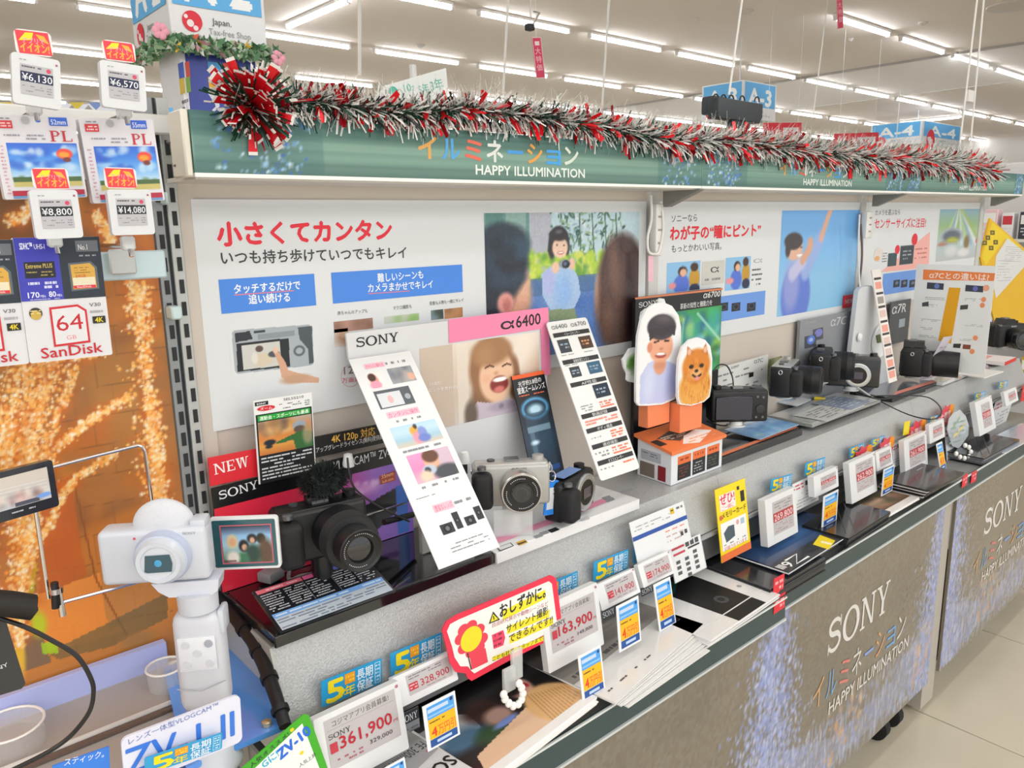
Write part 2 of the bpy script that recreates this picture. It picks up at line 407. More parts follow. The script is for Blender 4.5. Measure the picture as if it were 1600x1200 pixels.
# ================================================================== SETTING
HC = 3.40; hc = HC - 1.35
fl = tag(MB().box(-14, -9, -.06, 26, 24, -.006).build('floor', M('8a8272', .5)), kind='structure')
tile_m = [M('cdc5b2', .22, vary=.05, bscale=3), M('cfc5b0', .25, vary=.05, bscale=3)]
tb = None; T = .60
for i in range(2, 13):
    for j in range(-2, 3):
        if tb is None: tb = MB().box(.002, .002, -.006, T - .002, T - .002, 0., .001, 1).build('floor_tile', tile_m[0], fl); o = tb
        else: o = bpy.data.objects.new('floor_tile', tb.data); COL.objects.link(o); o.parent = fl
        o.location = (i * T - .3, j * T - .35, 0)
rest = MB()
for i in range(-23, 43):
    for j in range(-15, 40):
        if 2 <= i < 13 and -2 <= j < 3: continue
        rest.quad((i*T-.298, j*T-.348, -.001), (i*T+.298, j*T-.348, -.001), (i*T+.298, j*T+.248, -.001), (i*T-.298, j*T+.248, -.001))
tag(rest.build('floor_tile_field', tile_m[0], fl), kind='stuff')
tag(MB().box(-14, -9, HC, 26, 24, HC + .1).build('ceiling', M('f0e8e2', .8, bump=.05, bscale=40)), kind='structure')
tag(MB().box(25.5, -9, 0, 25.7, 24, HC).build('wall_right', M('d6d2cd', .7)), kind='structure')
tag(MB().box(-14, 23.5, 0, 26, 23.7, HC).build('wall_back', M('dcd8d2', .7)), kind='structure')
# glass smoke curtain hanging under the ceiling
xg = 5.61 * hc
gc = MB().box(xg, -2, HC - .45, xg + .008, 23, HC - .003).build('trim_1', M('eef2f2', .1, alpha=.16)); tag(gc, kind='structure')
child(MB().box(xg - .012, -2, HC - .03, xg + .02, 23, HC - .001).build('curtain_rail', M('a7a29d', .5)), gc)
child(MB().box(xg - .004, -2, HC - .458, xg + .012, 23, HC - .45).build('curtain_edge', M('d8dad8', .4)), gc)
# air vents and sprinklers
for k, (px, py, r) in enumerate([(657, 70, .05), (1442, 35, .05), (1167, 16, .07), (1585, 8, .25), (1330, 60, .03), (1090, 28, .03)]):
    p = PZ(px, py, HC)
    o = MB().lathe([(0, r), (-.012, r), (-.03, r * .55), (-.034, 0)], n=20).build('ceiling_vent', M('d9d4cf', .5), None, Matrix.Translation(p - Vector((0, 0, .001))))
    tag(o, ['white round speaker on the ceiling above the hand-written green sign', 'small white dome on the ceiling at the upper right', 'round white detector on the ceiling by the top middle light', 'large pale ceiling vent in the top right corner', 'tiny round sprinkler cover on the ceiling right of the hanging pink strip', 'tiny round sprinkler cover on the ceiling above the black scalloped sign'][k], 'vent', 'ceiling fittings')

# ------------------------------------------------------------------ fluorescent battens
L_ = .61 * hc
def batten(x, y, rot, lab, src=[None]):
    if src[0] is None:
        r = thing('ceiling_light', (x, y, HC), lab, 'light', 'fluorescent ceiling lights', rot)
        MB().box(-L_/2, -.035, -.03, L_/2, .035, -.001, .004, 1).build('light_housing', M('f4f2ee', .4), r)
        MB().lathe([(-L_/2 + .02, .016), (-L_/2 + .03, .019), (L_/2 - .03, .019), (L_/2 - .02, .016)], (0, 0, -.05), 'x', 10).build('light_tube', M('fafcff', .4, emit=TUBE), r)
        for s_ in (-1, 1): MB().box(s_ * L_/2 - .014, -.02, -.07, s_ * L_/2 + .014, .02, -.028).build('lamp_holder', M('f0eeea', .4), r)
        src[0] = r
    else:
        r = src[0].copy(); COL.objects.link(r); r.location = (x, y, HC); r.rotation_euler = (0, 0, rot); r['label'] = lab
        for c in src[0].children:
            d = c.copy(); COL.objects.link(d); d.parent = r
    return r
ordn = ['first', 'second', 'third', 'fourth', 'fifth', 'sixth', 'seventh', 'eighth', 'ninth', 'tenth', 'eleventh', 'twelfth', 'thirteenth', 'fourteenth', 'fifteenth', 'sixteenth', 'seventeenth', 'eighteenth']
def vis(p, m=60):
    c = RM.T @ (np.array(p) - CAMP)
    if c[2] < .2: return False
    q = (800 + FPX * c[0] / c[2], 600 + FPX * c[1] / c[2]); return -m < q[0] < 1600 + m and -m < q[1] < 330
rowi = 0
for k in (2.07, 3.09, 4.1, 5.12, 6.14, 7.15, 8.2, 9.2, 10.2):
    y = hc * k; n = 0
    for j in range(-3, 13):
        off = -.05 if k < 2.5 else (0 if k < 3.5 else .04)
        x0 = hc * (2.54 + off + .772 * j) + L_ / 2
        if not (vis((x0 - L_/2, y, HC)) or vis((x0 + L_/2, y, HC))): continue
        if k < 2.5 and j < 2: continue
        batten(x0, y, 0, 'white tube light, %s from the left in the %s row of ceiling lights' % (ordn[min(n, 17)], ordn[rowi])); n += 1
    rowi += 1
for k, (px, py) in enumerate([(449, 35), (1407, 189), (1480, 238)]):
    p = PZ(px, py, HC); batten(p.x, p.y - L_/2, PI/2, ['bright tube light set crosswise, above the left end of the garland', 'crosswise tube light left of the blue hanging A-4 sign', 'crosswise tube light above the right end of the garland'][k])

# ------------------------------------------------------------------ gondola frame (uprights, back panels)
BX = [.35, 1.257, 2.163, 3.07]
gon = thing('gondola_shelving', (BX[0], 1.0, 0), 'long beige steel display gondola carrying the camera counter and its back panels', 'shelving')
bpm = M('cdc4ba', .55)
for a, b in zip(BX, BX[1:]): child(MB().box(a + .008, 1.004, .02, b - .008, 1.022, 1.47, .001, 1).build('back_panel', bpm), gon)
def upright(x, w_, m, holes=True):
    o = child(MB().box(x - w_/2, .995, 0, x + w_/2, 1.03, 1.50, .001, 1).build('upright', m), gon)
    if holes:
        h = MB()
        for k in range(52): h.box(x - .0022, .9938, .06 + k * .0275, x + .0032, .9952, .077 + k * .0275)
        child(tag(h.build('slot', M('26282a', .7)), kind='stuff'), gon)
upright(.3135, .012, M('8f9496', .4, metal=.3)); upright(.331, .014, M('b9bcba', .4, metal=.3)); child(MB().box(.3385, 1.0, 0, .358, 1.03, 1.47).build('filler_strip', bpm), gon)
child(MB().box(.3195, 1.0, 0, .324, 1.03, 1.5).build('upright_gap', M('2b3338', .6)), gon)
for x in BX[1:3]: upright(x, .03, M('cfcfcc', .5), False)
upright(BX[3], .03, M('c8c8c2', .5), False)
hfr = thing('header_frame', (1.7, .95, 1.4), 'white steel frame and brackets holding the dark green header boards', 'frame')
for x in BX[1:]:
    b = MB().prism([(.885, 1.402), (.97, 1.402), (.97, 1.372), (.96, 1.372)], x - .008, x + .008, 'x'); child(b.build('shelf_bracket', M('8a8a84', .5)), hfr)
child(MB().box(.325, .896, 1.402, 3.09, .99, 1.407).build('top_shelf', M('d7d3cc', .5)), hfr)
# clips on the left upright
for (x0, y0, x1, y1) in ((264, 479, 283, 498), (255, 300, 262, 320)):
    p = PY(x0, y0, .98); q = PY(x1, y1, .98); child(MB().box(p.x, .972, q.z, q.x, .995, p.z, .002, 1).build('bracket_clip', M('c9dfe0', .3)), gon)

# ------------------------------------------------------------------ header boards with the festive lettering
KANA = [('イ', 'e3a95c'), ('ル', '58a9e6'), ('ミ', 'e8705a'), ('ネ', 'e4e8e4'), ('ー', '4aa0e8'), ('シ', 'e8a850'), ('ョ', '4aa8ec'), ('ン', 'dfe8dc')]
HY = .888
def header(x0, x1, i, xc):
    fr = Fr((x0, HY, 1.4085), (x1, HY, 1.4085), (x0, HY, 1.4745))
    root = sheet('header_board', fr, M('587a72', .3), ['dark green header board above the first large poster, left of three', 'dark green header board above the blue-sky poster, middle of three', 'dark green header board above the sensor-size poster, right of three'][i], 'sign', 'illumination header boards', .006)
    cv = Cv(fr, 0.0, 0.0, 1., 1., 300, 'n'); cv.vg('3f6a66', '466f6b', '51786f', '7fa394', '86aa9b', '7b9f92', '5f8078', '567970')
    for _ in range(60): y = rnd.random(); cv.rect(0, y, 1, y + .03, rnd.choice(['3c625e', '93b8a8', '6c9084']), .12)
    ends = [(.0, .17), (.86, 1.)] if i < 2 else [(.0, .1), (.9, 1.)]
    for a, b in ends:
        cv.rect(a, 0, b, 1, '35656c', .3)
        for _ in range(150 if i else 90):
            t = rnd.random(); x = a + (b - a) * (.15 + .7 * rnd.random()); x += (.5 - t) * .02 * math.sin(t * 9)
            cv.ell(x, t, .0022 * rnd.uniform(.4, 1.6), .03 * rnd.uniform(.4, 1.6), rnd.choice(['5b8fe8', 'a8d4ff', '3f6fd8', 'd8f0ff', '7fb4f0']), .5, .9)
    cv.build(root)
    p = Pr(fr, 'n', .0006); W = x1 - x0; s_ = .315 / W; c = (xc - x0) / W - s_ / 2 - .012 / W
    kw = s_ / 8
    for k, (ch, col) in enumerate(KANA): p.text(ch, (c + kw * k + kw * .1, .58), (c + kw * (k + .86), .58), .42, col, .035, .8)
    p.text('HAPPY ILLUMINATION', (c + s_ * .32, .88), (c + s_ * 1.03, .88), .2, 'eaf4ee', .035)
    p.build(root)
    child(MB().box(x0, HY - .001, 1.404, x1, HY + .012, 1.4085).build('edge_strip', M('f8f8f4', .3)), root)
    return root
header(.322, BX[1] + .0, 0, .785); header(BX[1] + .001, BX[2], 1, 1.70); header(BX[2] + .001, 3.10, 2, 2.60)
child(MB().box(.313, HY, 1.404, .3215, .93, 1.475, .002, 1).build('end_cap', M('e4e0d2', .4)), hfr)

# ------------------------------------------------------------------ counters, riser, price rail
cm = M('b2b4b4', .3, metal=.1, coat=.35, bump=.55, bscale=420, vary=.12)
for i, (a, b) in enumerate(zip(BX, BX[1:])):
    if i == 0: a -= .012
    b -= .0008
    t = thing('display_counter', ((a + b) / 2, .9, .765), ['speckled grey steel counter under the first camera displays, left end', 'grey steel counter under the paper trays and leaning grey display', 'grey steel counter under the printed comparison board, right end'][i], 'counter', 'camera display counters')
    def C(o): return child(o, t)
    C(MB().prism([(.832, .842), (.832, .855), (.992, .855), (.992, .842)], a, b, 'x').build('counter_top', cm))
    C(MB().prism([(.832, .855), (.8295, .850), (.7995, .766), (.802, .765), (.8325, .842)], a, b, 'x').build('counter_face', cm))
    C(MB().box(a, .793, .757, b, .799, .7655, .001, 1).build('price_rail', M('a4a8aa', .2, coat=.5)))
    C(MB().box(a, .7990, .756, b, .8025, .764).build('rail_shadow_strip', M('2a2c2e', .5)))  # dark strip along the back of the price rail
    C(MB().box(a, .812, .700, b, .816, .757).build('riser', M('77797a', .35))); C(MB().box(a, .975, .695, b, .979, .842).build('inner_back', M('33353a', .7)))
    if i == 0: C(MB().prism([(.798, .70), (.798, .765), (.83, .855), (.99, .855), (.99, .70)], a - .004, a - .0005, 'x').build('end_plate', M('b9b9b4', .3)))
dk = M('33353a', .7)
for i, (a, b) in enumerate(zip(BX, BX[1:])):
    dz, dy = (-.014, -.008) if i == 0 else (0, 0)
    t = thing('lower_shelf', ((a + b) / 2, .85, .64), ['dark green edged catalog shelf, nearest bay', 'dark green edged catalog shelf, middle bay', 'dark green edged catalog shelf, furthest bay'][i], 'shelf', 'catalog shelves')
    b -= .0008
    def C(o): return child(o, t)
    C(MB().box(a, .684 + dy, .652 + dz, b, .985, .662 + dz).build('shelf_plate', M('8c8e8e', .4)))
    C(MB().box(a, .678 + dy, .628 + dz, b, .684 + dy, .672 + dz, .0015, 1).build('shelf_lip', M('34484a', .35)))
    C(MB().box(a, .6755 + dy, .624 + dz, b, .684 + dy, .6282 + dz).build('lip_edge', M('c9cfd0', .3)))
    C(MB().box(a, .676 + dy, .669 + dz, b, .679 + dy, .6725 + dz).build('lip_edge', M('dde2e2', .25)))
    C(MB().box(a, .978, .662 + dz, b, .983, .690).build('shelf_back', dk))

# ------------------------------------------------------------------ front boards under the shelf
def front_board(x0, x1, zb, i, zt):
    y = .692 if i else .684; fr = Fr((x0, y, zb), (x1, y, zb), (x0, y, zt))
    root = sheet('front_board', fr, M('7d7566', .2), ['glossy grey-brown board with lights print under the nearest shelf', 'glossy grey-brown board with large white lettering under the middle shelf', 'glossy grey-brown board with large white lettering under the far shelf'][i], 'sign', 'illumination front boards', .008)
    cv = Cv(fr, 0, 0, 1, 1, 230, 'n'); cv.vg('7c7466', '766e60', '726a5c', '7a7468', '7e786e')  # grey-brown tones are the floor's reflection painted into the board
    cv.spots(30, .0, .1, 1, .9, .1, ['80786a', '6c6458', '7e7568'], .3, .5, 1.3)
    blu = ['8fa0dc', 'a9b6e6', '7f93d6', '6f7fb8', 'b8c4e8', '9aa2c8']
    for sx, ex in ((0, .22), (.78, 1.)):
        for _ in range(1700):
            t = rnd.random() ** .8; c_ = sx if sx == 0 else ex; wd = .20 * (.35 + .65 * t)
            x = c_ + abs(rnd.gauss(0, .5)) * wd * (1 if sx == 0 else -1)
            cv.ell(x, t, .0035 * rnd.uniform(.5, 1.5), .006 * rnd.uniform(.6, 2.6), rnd.choice(blu), .5, .75)
    cv.poly([(.02, .62), (.35, .80), (.7, .78), (1, .55), (1, .9), (.6, .93), (.0, .95)], '9ba6cf', .42)
    for _ in range(800): cv.ell(rnd.uniform(.0, 1), rnd.uniform(.68, .97), .004, .012 * rnd.uniform(.5, 3), rnd.choice(blu + ['c9c9d8']), .5, .5)
    for _ in range(70): cv.ell(rnd.choice([rnd.uniform(.86, .99), rnd.uniform(.3, .5)]), rnd.uniform(.62, .92), .008, .012 * rnd.uniform(.5, 2.4), rnd.choice(['e0a468', 'd8b080', 'c98f5f', 'c89a90']), .5, .55)
    cv.noise(.025, 2); cv.build(root, coat=.6, rough=.25)
    p = Pr(fr, 'n', .0006)
    dy = .5 if i == 0 else 0; p.slab('SONY', (.27, .37 + dy), (.63, .37 + dy), .15, 'dcdad6')
    for k, (ch, col) in enumerate(KANA): p.text(ch, (.20 + .072 * k + .006, .57 + dy), (.20 + .072 * (k + .86), .57 + dy), .125, ['d0a578', '7fa8d0', 'd67f78', 'd6d4ce', '88a4e0', 'd8a070', '78a8d8', 'd8d8d0'][k], 0, .8)
    p.text('HAPPY ILLUMINATION', (.30, .66 + dy), (.80, .66 + dy), .06, 'dcd8d2', .015)
    if i: p.build(root)
    return root
front_board(BX[0], BX[1] - .004, .10, 0, .612); front_board(BX[1] + .003, BX[2] - .075, .10, 1, .625); front_board(BX[2] + .006, BX[3], .10, 2, .625)
gba = thing('gondola_plinth', (1.7, .85, 0), 'beige steel plinth and side panels under the catalog shelves', 'plinth')
for i in range(1, 4): child(MB().box(BX[i] - .085 if i < 3 else BX[i], .70, .02, BX[i] - .002 if i < 3 else BX[i] + .01, .98, .622).build('side_panel', M('b3ada3', .45)), gba)
child(MB().box(.35, .78, 0, 3.07, .80, .11).build('kick_plate', M('8a857a', .5)), gba)
child(MB().box(.35, .72, .098, 3.07, .98, .11).build('base_plate', M('3c3a36', .6)), gba)
for i, x in enumerate((1.9, 1.98)):
    t = thing('caster_wheel', (x, .745, .045), ['black caster wheel left of its twin under the middle front board', 'black caster wheel right of its twin under the middle front board'][i], 'wheel', 'casters under the board')
    MB().lathe([(-.014, .030), (-.012, .036), (.012, .036), (.014, .030)], (0, 0, -.009), 'x', 20).build('wheel', RUB, t)
    MB().box(-.018, -.02, .0, .018, .02, .05, .004, 1).build('fork', M('222222', .4), t)
# ================================================================== WALL POSTERS
def poster(x0, x1, label, z0=1.087, z1=1.384):
    fr = Fr((x0, .9995, z0), (x1, .9995, z0), (x0, .9995, z1))
    return fr, sheet('wall_poster', fr, M('dfe3e6', .35), label, 'poster', 'posters on the back panels', .003)
fr, ps = poster(.354, 1.236, 'large white wall poster with red heading and photo of a girl holding a camera')
p = Pr(fr)
p.text('小さくてカンタン', (341, 381), (612, 372), 32, 'e8283c', .055, .8)
p.text('いつも持ち歩けていつでもキレイ', (346, 412), (635, 402), 19, '3c3f44', .02, .8)
p.rect(341, 437, 494, 477, '4a8be8'); p.rect(517, 426, 723, 456, '4a8be8')
p.text('タッチするだけで', (366, 458), (469, 451), 13, 'f4f8fc', .03, .8); p.line([(366, 461), (459, 454)], 1.5, 'f08080')
p.text('追い続ける', (389, 474), (453, 470), 13, 'f4f8fc', .03, .8)
p.text('難しいシーンも', (590, 440), (661, 434), 12, 'f4f8fc', .02, .8); p.text('カメラまかせでキレイ', (575, 456), (676, 449), 12, 'f4f8fc', .02, .8)
p.line([(575, 459), (640, 454.5)], 1.2, 'f08080')
p.text('赤ちゃんのアップも', (527, 492), (574, 488), 5.5, '50545a', 0, .8); p.text('マクロ撮影も', (614, 484), (643, 481), 5.5, '50545a', 0, .8); p.text('背景も人物も一緒にキレイ', (671, 477), (724, 471), 5.5, '50545a', 0, .8)
c = p.c(548, 587)
for k in range(36): a, b = 2*PI*k/36, 2*PI*(k+1)/36; p.uvpoly([(c[0]+.0165*math.cos(a), c[1]+.0165*math.sin(a)), (c[0]+.0165*math.cos(b), c[1]+.0165*math.sin(b)), (c[0]+.0160*math.cos(b), c[1]+.0160*math.sin(b)), (c[0]+.0160*math.cos(a), c[1]+.0160*math.sin(a))], 'c88a98')
p.text('12', (537, 585), (552, 583), 12, '8a6c74', 0); p.text('万画素', (534, 598), (562, 595), 7, 'e06070', 0, .8)
p.build(ps)
cv = Cv(fr, 355, 510, 500, 600, 150, base='dfe3e6')
cv.poly([(362, 520), (366, 516), (482, 507), (488, 511), (490, 568), (486, 571), (372, 584), (367, 580)], 'a9b2ba'); cv.poly([(366, 521), (390, 517), (395, 530), (368, 535)], '2b3238')
cv.poly([(465, 512), (487, 509), (490, 567), (483, 569), (481, 545), (468, 530)], '4d565e'); cv.poly([(369, 537), (451, 528), (453, 573), (371, 581)], '20262b')
cv.poly([(377, 540), (437, 533), (440, 571), (380, 578)], 'cfd0cb'); cv.ell(405, 545, 6, 5, '5d4a44'); cv.ell(410, 562, 16, 10, 'd8cbb4'); cv.ell(428, 553, 9, 5, '49505a'); cv.ell(398, 560, 5, 9, 'e0ddd4')
cv.ell(467.5, 548, 9, 8.5, '5c666e', .1); cv.ell(467.5, 548, 5.5, 5, 'a6b0b8', .1); cv.rect(396, 517, 414, 519, '3a4148'); cv.rect(402, 522, 460, 524, '8d969e')
cv.poly([(426, 547), (431, 544), (446, 566), (450, 578), (470, 584), (498, 590), (498, 598), (455, 598), (440, 590), (436, 570)], 'd7a88c'); cv.ell(430, 547, 4, 5, 'e8c4ae', .3); cv.ell(462, 592, 22, 7, 'caa184', .3)
cv.build(ps)
for (x0, y0, x1, y1, h1, h2) in ((521, 503, 583, 513, 'b98f80', '7c5a48'), (521, 515, 545, 540, 'd8d2cc', 'a8704c'), (600, 495, 655, 500, 'c8cfc0', '8ab860'), (673, 485, 693, 498, '8aa0a8', '39463c'), (694, 483, 723, 495, 'c99060', '463222')):
    cv = Cv(fr, x0, y0, x1, y1, 26, base=h1); cv.spots(6, x0 + 6, y0, x1, y1, 7, [h2, h1, h2], .6, .9); cv.build(ps)
cv = Cv(fr, 756, 333, 996, 531, 190, base='b9cfd6')
cv.rect(740, 320, 830, 560, '6f9a98'); cv.rect(758, 330, 786, 400, '4f8580', .6); cv.rect(790, 330, 824, 480, '9fc0ba', .7); cv.rect(828, 325, 862, 560, 'b7bccb'); cv.rect(862, 325, 1000, 430, 'c3dce8')
for _ in range(260): cv.ell(rnd.uniform(858, 975), rnd.uniform(330, 420), rnd.uniform(2, 5), rnd.uniform(1, 2.4), rnd.choice(['3f6f58', '5a8a66', '2f5a50', '8fb48c', 'e4eef2', '8fb0c8']), .3, .9, rnd.uniform(0, 180))
for x in (905, 925, 945, 962): cv.line([(x, 334), (x + 4, 430)], 2, '4c6f5c')
cv.spots(160, 828, 398, 965, 440, 5, ['8fc23c', 'b4d444', '6aa03c', 'd4e060'], .9, .5, 1.3); cv.rect(828, 440, 1000, 560, '5f86c4'); cv.rect(828, 436, 1000, 447, '4a6f9c', .8); cv.spots(20, 830, 465, 960, 530, 14, ['3f68b8', '6f96d4'], .5, .6)
cv.poly([(846, 428), (862, 416), (893, 416), (903, 432), (907, 460), (893, 490), (862, 490), (848, 462)], 'a9c6ec'); cv.ell(858, 440, 9, 22, 'b4b8ec', .3, .8); cv.ell(880, 455, 13, 26, '8fb8f0', .4, .8)
cv.poly([(856, 484), (898, 482), (902, 500), (852, 502)], '8a9c78')
cv.ell(873, 374, 15.5, 21, '2d2a30', .08); cv.ell(862, 388, 6, 16, '2d2a30', .2); cv.ell(886, 384, 4, 15, '33303a', .2); cv.ell(875, 387, 12, 16, 'f0cdb8', .1); cv.ell(874, 368, 13, 8.5, '2f2b31', .2); cv.ell(873, 362, 5, 3, '8a8c96', .6, .6)
cv.ell(870, 383, 1.6, 1.1, '2c2020', .3); cv.ell(881, 383, 1.6, 1.1, '2c2020', .3); cv.ell(876, 395, 5, 2.2, 'b84848', .3); cv.ell(876, 394.4, 4, 1.2, 'ffffff', .3)
cv.ell(868, 418, 6, 9, 'f0c8b0', .2); cv.ell(893, 412, 5, 9, 'eec2aa', .2); cv.ell(882, 412, 9, 7, '8e97a2', .1); cv.ell(884, 413, 6, 6.5, '20242c', .1); cv.ell(883, 412, 3, 3, '5a6c90', .3)
cv.ell(806, 465, 24, 42, 'dfa68c', .25); cv.ell(817, 440, 10, 26, 'e0b094', .3)
cv.ell(782, 410, 42, 60, '232c3c', .12); cv.ell(792, 380, 34, 30, '2b3a48', .2); cv.ell(770, 450, 34, 50, '1e2636', .2); cv.spots(16, 760, 365, 815, 440, 12, ['2c4256', '1c2432', '34506a'], .6, .5); cv.ell(790, 474, 13, 17, 'e09a92', .2); cv.ell(792, 476, 6, 10, 'c97870', .4)
cv.ell(938, 462, 9, 40, 'd8ab92', .3); cv.ell(972, 430, 34, 64, '4b3330', .12); cv.ell(968, 480, 34, 70, '5a3f38', .2); cv.ell(960, 420, 8, 44, '7a5a4c', .5, .7, 8); cv.ell(985, 470, 8, 70, '2a1c20', .5, .8); cv.ell(950, 505, 8, 30, '7d5846', .5, .7)
cv.noise(.02, 2); cv.build(ps, coat=.3)

fr, ps = poster(1.272, 2.15, 'large white wall poster with red heading and photo of a boy reaching into blue sky')
p = Pr(fr)
p.text('ソニーなら', (1049, 347), (1089, 345), 11, '3c3f44', 0, .8); p.text('わが子の“瞳にピント”', (1047, 374), (1188, 367), 19, 'e8283c', .045, .8); p.text('もっとかわいい写真。', (1049, 394), (1127, 389), 11, '3c3f44', 0, .8)
p.rect(1097, 409, 1131, 442, 'cdcec8'); p.text('α', (1110, 426), (1123, 425), 11, '30343a', .01); p.bars(1101, 434, 1129, 438, 1, '8a8c8c')
p.text('α', (1177, 411), (1191, 410), 8, 'a8aeb8'); p.bars(1175, 418, 1197, 446, 4, '6c7076', .35); p.rect(1112, 465, 1194, 491, '6f9ee8')
for x in (1130, 1149, 1173): p.rect(x - 6, 474, x + 7, 485, '232830'); p.disc(x + 1, 480 - (x - 1130) * .05, 5, '3d4654'); p.disc(x + 1, 480 - (x - 1130) * .05, 3, '11151c')
p.build(ps)
for (x0, y0, x1, y1, f_) in ((1042, 411, 1093, 452, 0), (1134, 403, 1171, 450, 1)):
    cv = Cv(fr, x0, y0, x1, y1, 40, base='8fc3ee'); s_ = (x1 - x0) / 50
    a = x0 + 24 * s_; b = x0 + 42 * s_
    cv.ell(a - 2, y0 + 34, 12 * s_, 16, '5a78d8', .1); cv.ell(a, y0 + 13, 7 * s_, 8, '3c2c2c', .1); cv.ell(a + 1, y0 + 15, 5 * s_, 6, 'e8b89c', .1); cv.ell(b, y0 + 24, 8 * s_, 16, 'c89a38', .1); cv.ell(b, y0 + 6, 6 * s_, 7, '4a342c', .1); cv.ell(b, y0 + 40, 8 * s_, 8, '2c3454', .1); cv.ell(a - 16 * s_, y0 + 36, 6, 5, 'e89aa0', .2); cv.build(ps)
cv = Cv(fr, 1222, 329, 1335, 474, 110, base='6fb2ec'); cv.vg('6cb0f0', '78b8f0', '8cc6f0', '88c4ec')
cv.ell(1243, 462, 22, 50, '5c7cd8', .08); cv.ell(1236, 446, 12, 40, 'a4a8e0', .3, .7); cv.line([(1258, 425), (1282, 372)], 13, '98b2e8'); cv.line([(1283, 372), (1294, 338), (1298, 328)], 6, 'e4ae94'); cv.line([(1238, 428), (1254, 408)], 12, 'c2c4ea'); cv.line([(1254, 406), (1264, 390), (1266, 378)], 8, 'd8a48c'); cv.ell(1266, 382, 4, 9, 'd8a48c', .2)
cv.ell(1241, 388, 13, 19, 'e2b49c', .1); cv.ell(1240, 377, 14, 13.5, '38302e', .1); cv.ell(1231, 390, 4, 12, '3a302e', .2); cv.ell(1249, 399, 4, 2, 'ffffff', .3); cv.ell(1245, 388, 2, 1, '3a2420', .4); cv.ell(1252, 387, 1.5, 1, '3a2420', .4)
cv.build(ps, coat=.3)
ns = sheet('new_tag', Fr(PY(1317, 482, .996), PY(1334, 479, .996), PY(1318, 462, .996)), M('e02838', .4), 'small red NEW tag at the lower right corner of the blue-sky poster', 'tag', None, .001)
p = Pr(Fr(PY(1317, 482, .996), PY(1334, 479, .996), PY(1318, 462, .996)), 'n'); p.slab('NEW', (.15, .65), (.85, .65), .3, 'fbe8e8'); p.build(ns)

fr, ps = poster(2.18, 3.055, 'large white wall poster with red heading about sensor size and a glass photo')
p = Pr(fr)
p.text('カメラを選ぶなら', (1367, 336), (1406, 335), 8, '4c4f54', 0, .8); p.text('センサーサイズに注目!', (1366, 356), (1446, 354), 14, 'e8384a', .015, .8)
p.poly([(1376, 425), (1453, 362), (1451, 418)], 'f2b4ac'); p.rect(1388, 396, 1400, 415, '3c5058'); p.rect(1407, 384, 1426, 412, '39434c'); p.frame(1407, 384, 1426, 412, 1, '7c8c94')
p.bars(1411, 390, 1423, 406, 3, 'a8b4ba', .4); p.bars(1430, 386, 1447, 405, 3, 'c87878', .35); p.bars(1379, 394, 1386, 410, 4, '8a8c90', .4); p.disc(1429, 374, 4.5, 'e03040', 9); p.disc(1402, 390, 3.6, 'e03040', 7)
p.rect(1380, 428, 1434, 452, '6f9ee8')
for x in (1401, 1413, 1426): p.rect(x - 5, 438, x + 4, 448, '27303c'); p.disc(x, 442, 2.4, '6a7a94')
p.disc(1372, 398, 7, 'e0d8d4', 11); p.disc(1370, 404, 4, 'e0b080'); p.build(ps)
cv = Cv(fr, 1469, 327, 1531, 401, 62, base='9ac0a0'); cv.vg('8fb6d0', '9cc088', 'b8cfd4', 'c0c4c8')
for k in range(9): cv.line([(1500, 322), (1472 + 7.5 * k, 380)], 3, ['b8d890', '8fb0dc', 'e4ecf0', 'a4c070', 'd8e8f0'][k % 5], .8)
cv.ell(1487, 369, 17, 13, 'aab4c0', .1); cv.ell(1487, 369, 13, 9, '5d6878', .2); cv.ell(1488, 375, 9, 4, 'b8c040', .4); cv.ell(1510, 378, 4, 10, '8a7448', .3); cv.ell(1486, 392, 9, 8, 'd8dce0', .3); cv.ell(1505, 394, 9, 6, 'e4e4e8', .3); cv.ell(1527, 376, 3, 4, 'e03840', .3); cv.ell(1472, 382, 7, 3, 'b07868', .4); cv.build(ps, coat=.3)

# ================================================================== CARDS AND DISPLAYS, NEAR BAY
ZT = .855
# black tray and the red/black display card behind the black vlog camera
tr = thing('display_tray', (.52, .9, ZT), 'glossy black display tray under the black camera with furry microphone', 'tray')
x0, x1 = .338, .690
child(MB().box(x0, .822, ZT + .001, x1, .985, ZT + .017, .0015, 1).build('tray_body', M('14161a', .12, coat=.6)), tr)
child(MB().box(x0 + .004, .826, ZT + .017, x1 - .004, .983, ZT + .0185).build('tray_top', M('0c0d10', .05, coat=1.)), tr)
YC = .974
a = PY(331, 764, YC); b = PY(640, 692, YC)
fr = Fr((a.x, YC, .8745), (b.x, YC, .8745), (a.x, YC, a.z))
cd_ = sheet('display_card', fr, M('121316', .3), 'red and black display card with NEW flag behind the black camera', 'card', None, .004)
cv = Cv(fr, 0, .19, 1, 1, 120, 'n'); X = (cv.U - cv.u0) / (cv.u1 - cv.u0)
for ch in range(3): cv.C[..., ch] = np.interp(X, [0, .45, .6, .78, 1], [cv.k(h)[ch] for h in ('e4203c', 'e83058', 'd048a0', 'a070d0', '7a5cc0')])
cv.poly([(.62, .62), (1, .40), (1, .62), (.75, .9), (.5, 1.)], '14181c'); cv.ell(.73, .38, .08, .06, 'e0a8e8', .6, .8); cv.spots(12, .66, .3, .8, .45, .012, ['f0c8f0', 'd890e0'], .6, .7, 2); cv.rect(.9, .45, .97, 1., '2c64c0'); cv.build(cd_, coat=.3)
p = Pr(fr); p.slab('SONY', (343, 781), (404, 762), 13.5, 'eef0f2'); p.text('VLOGCAM™ ZV-E10 II', (521, 735), (632, 707), 14, 'dfe2e6', -.004)
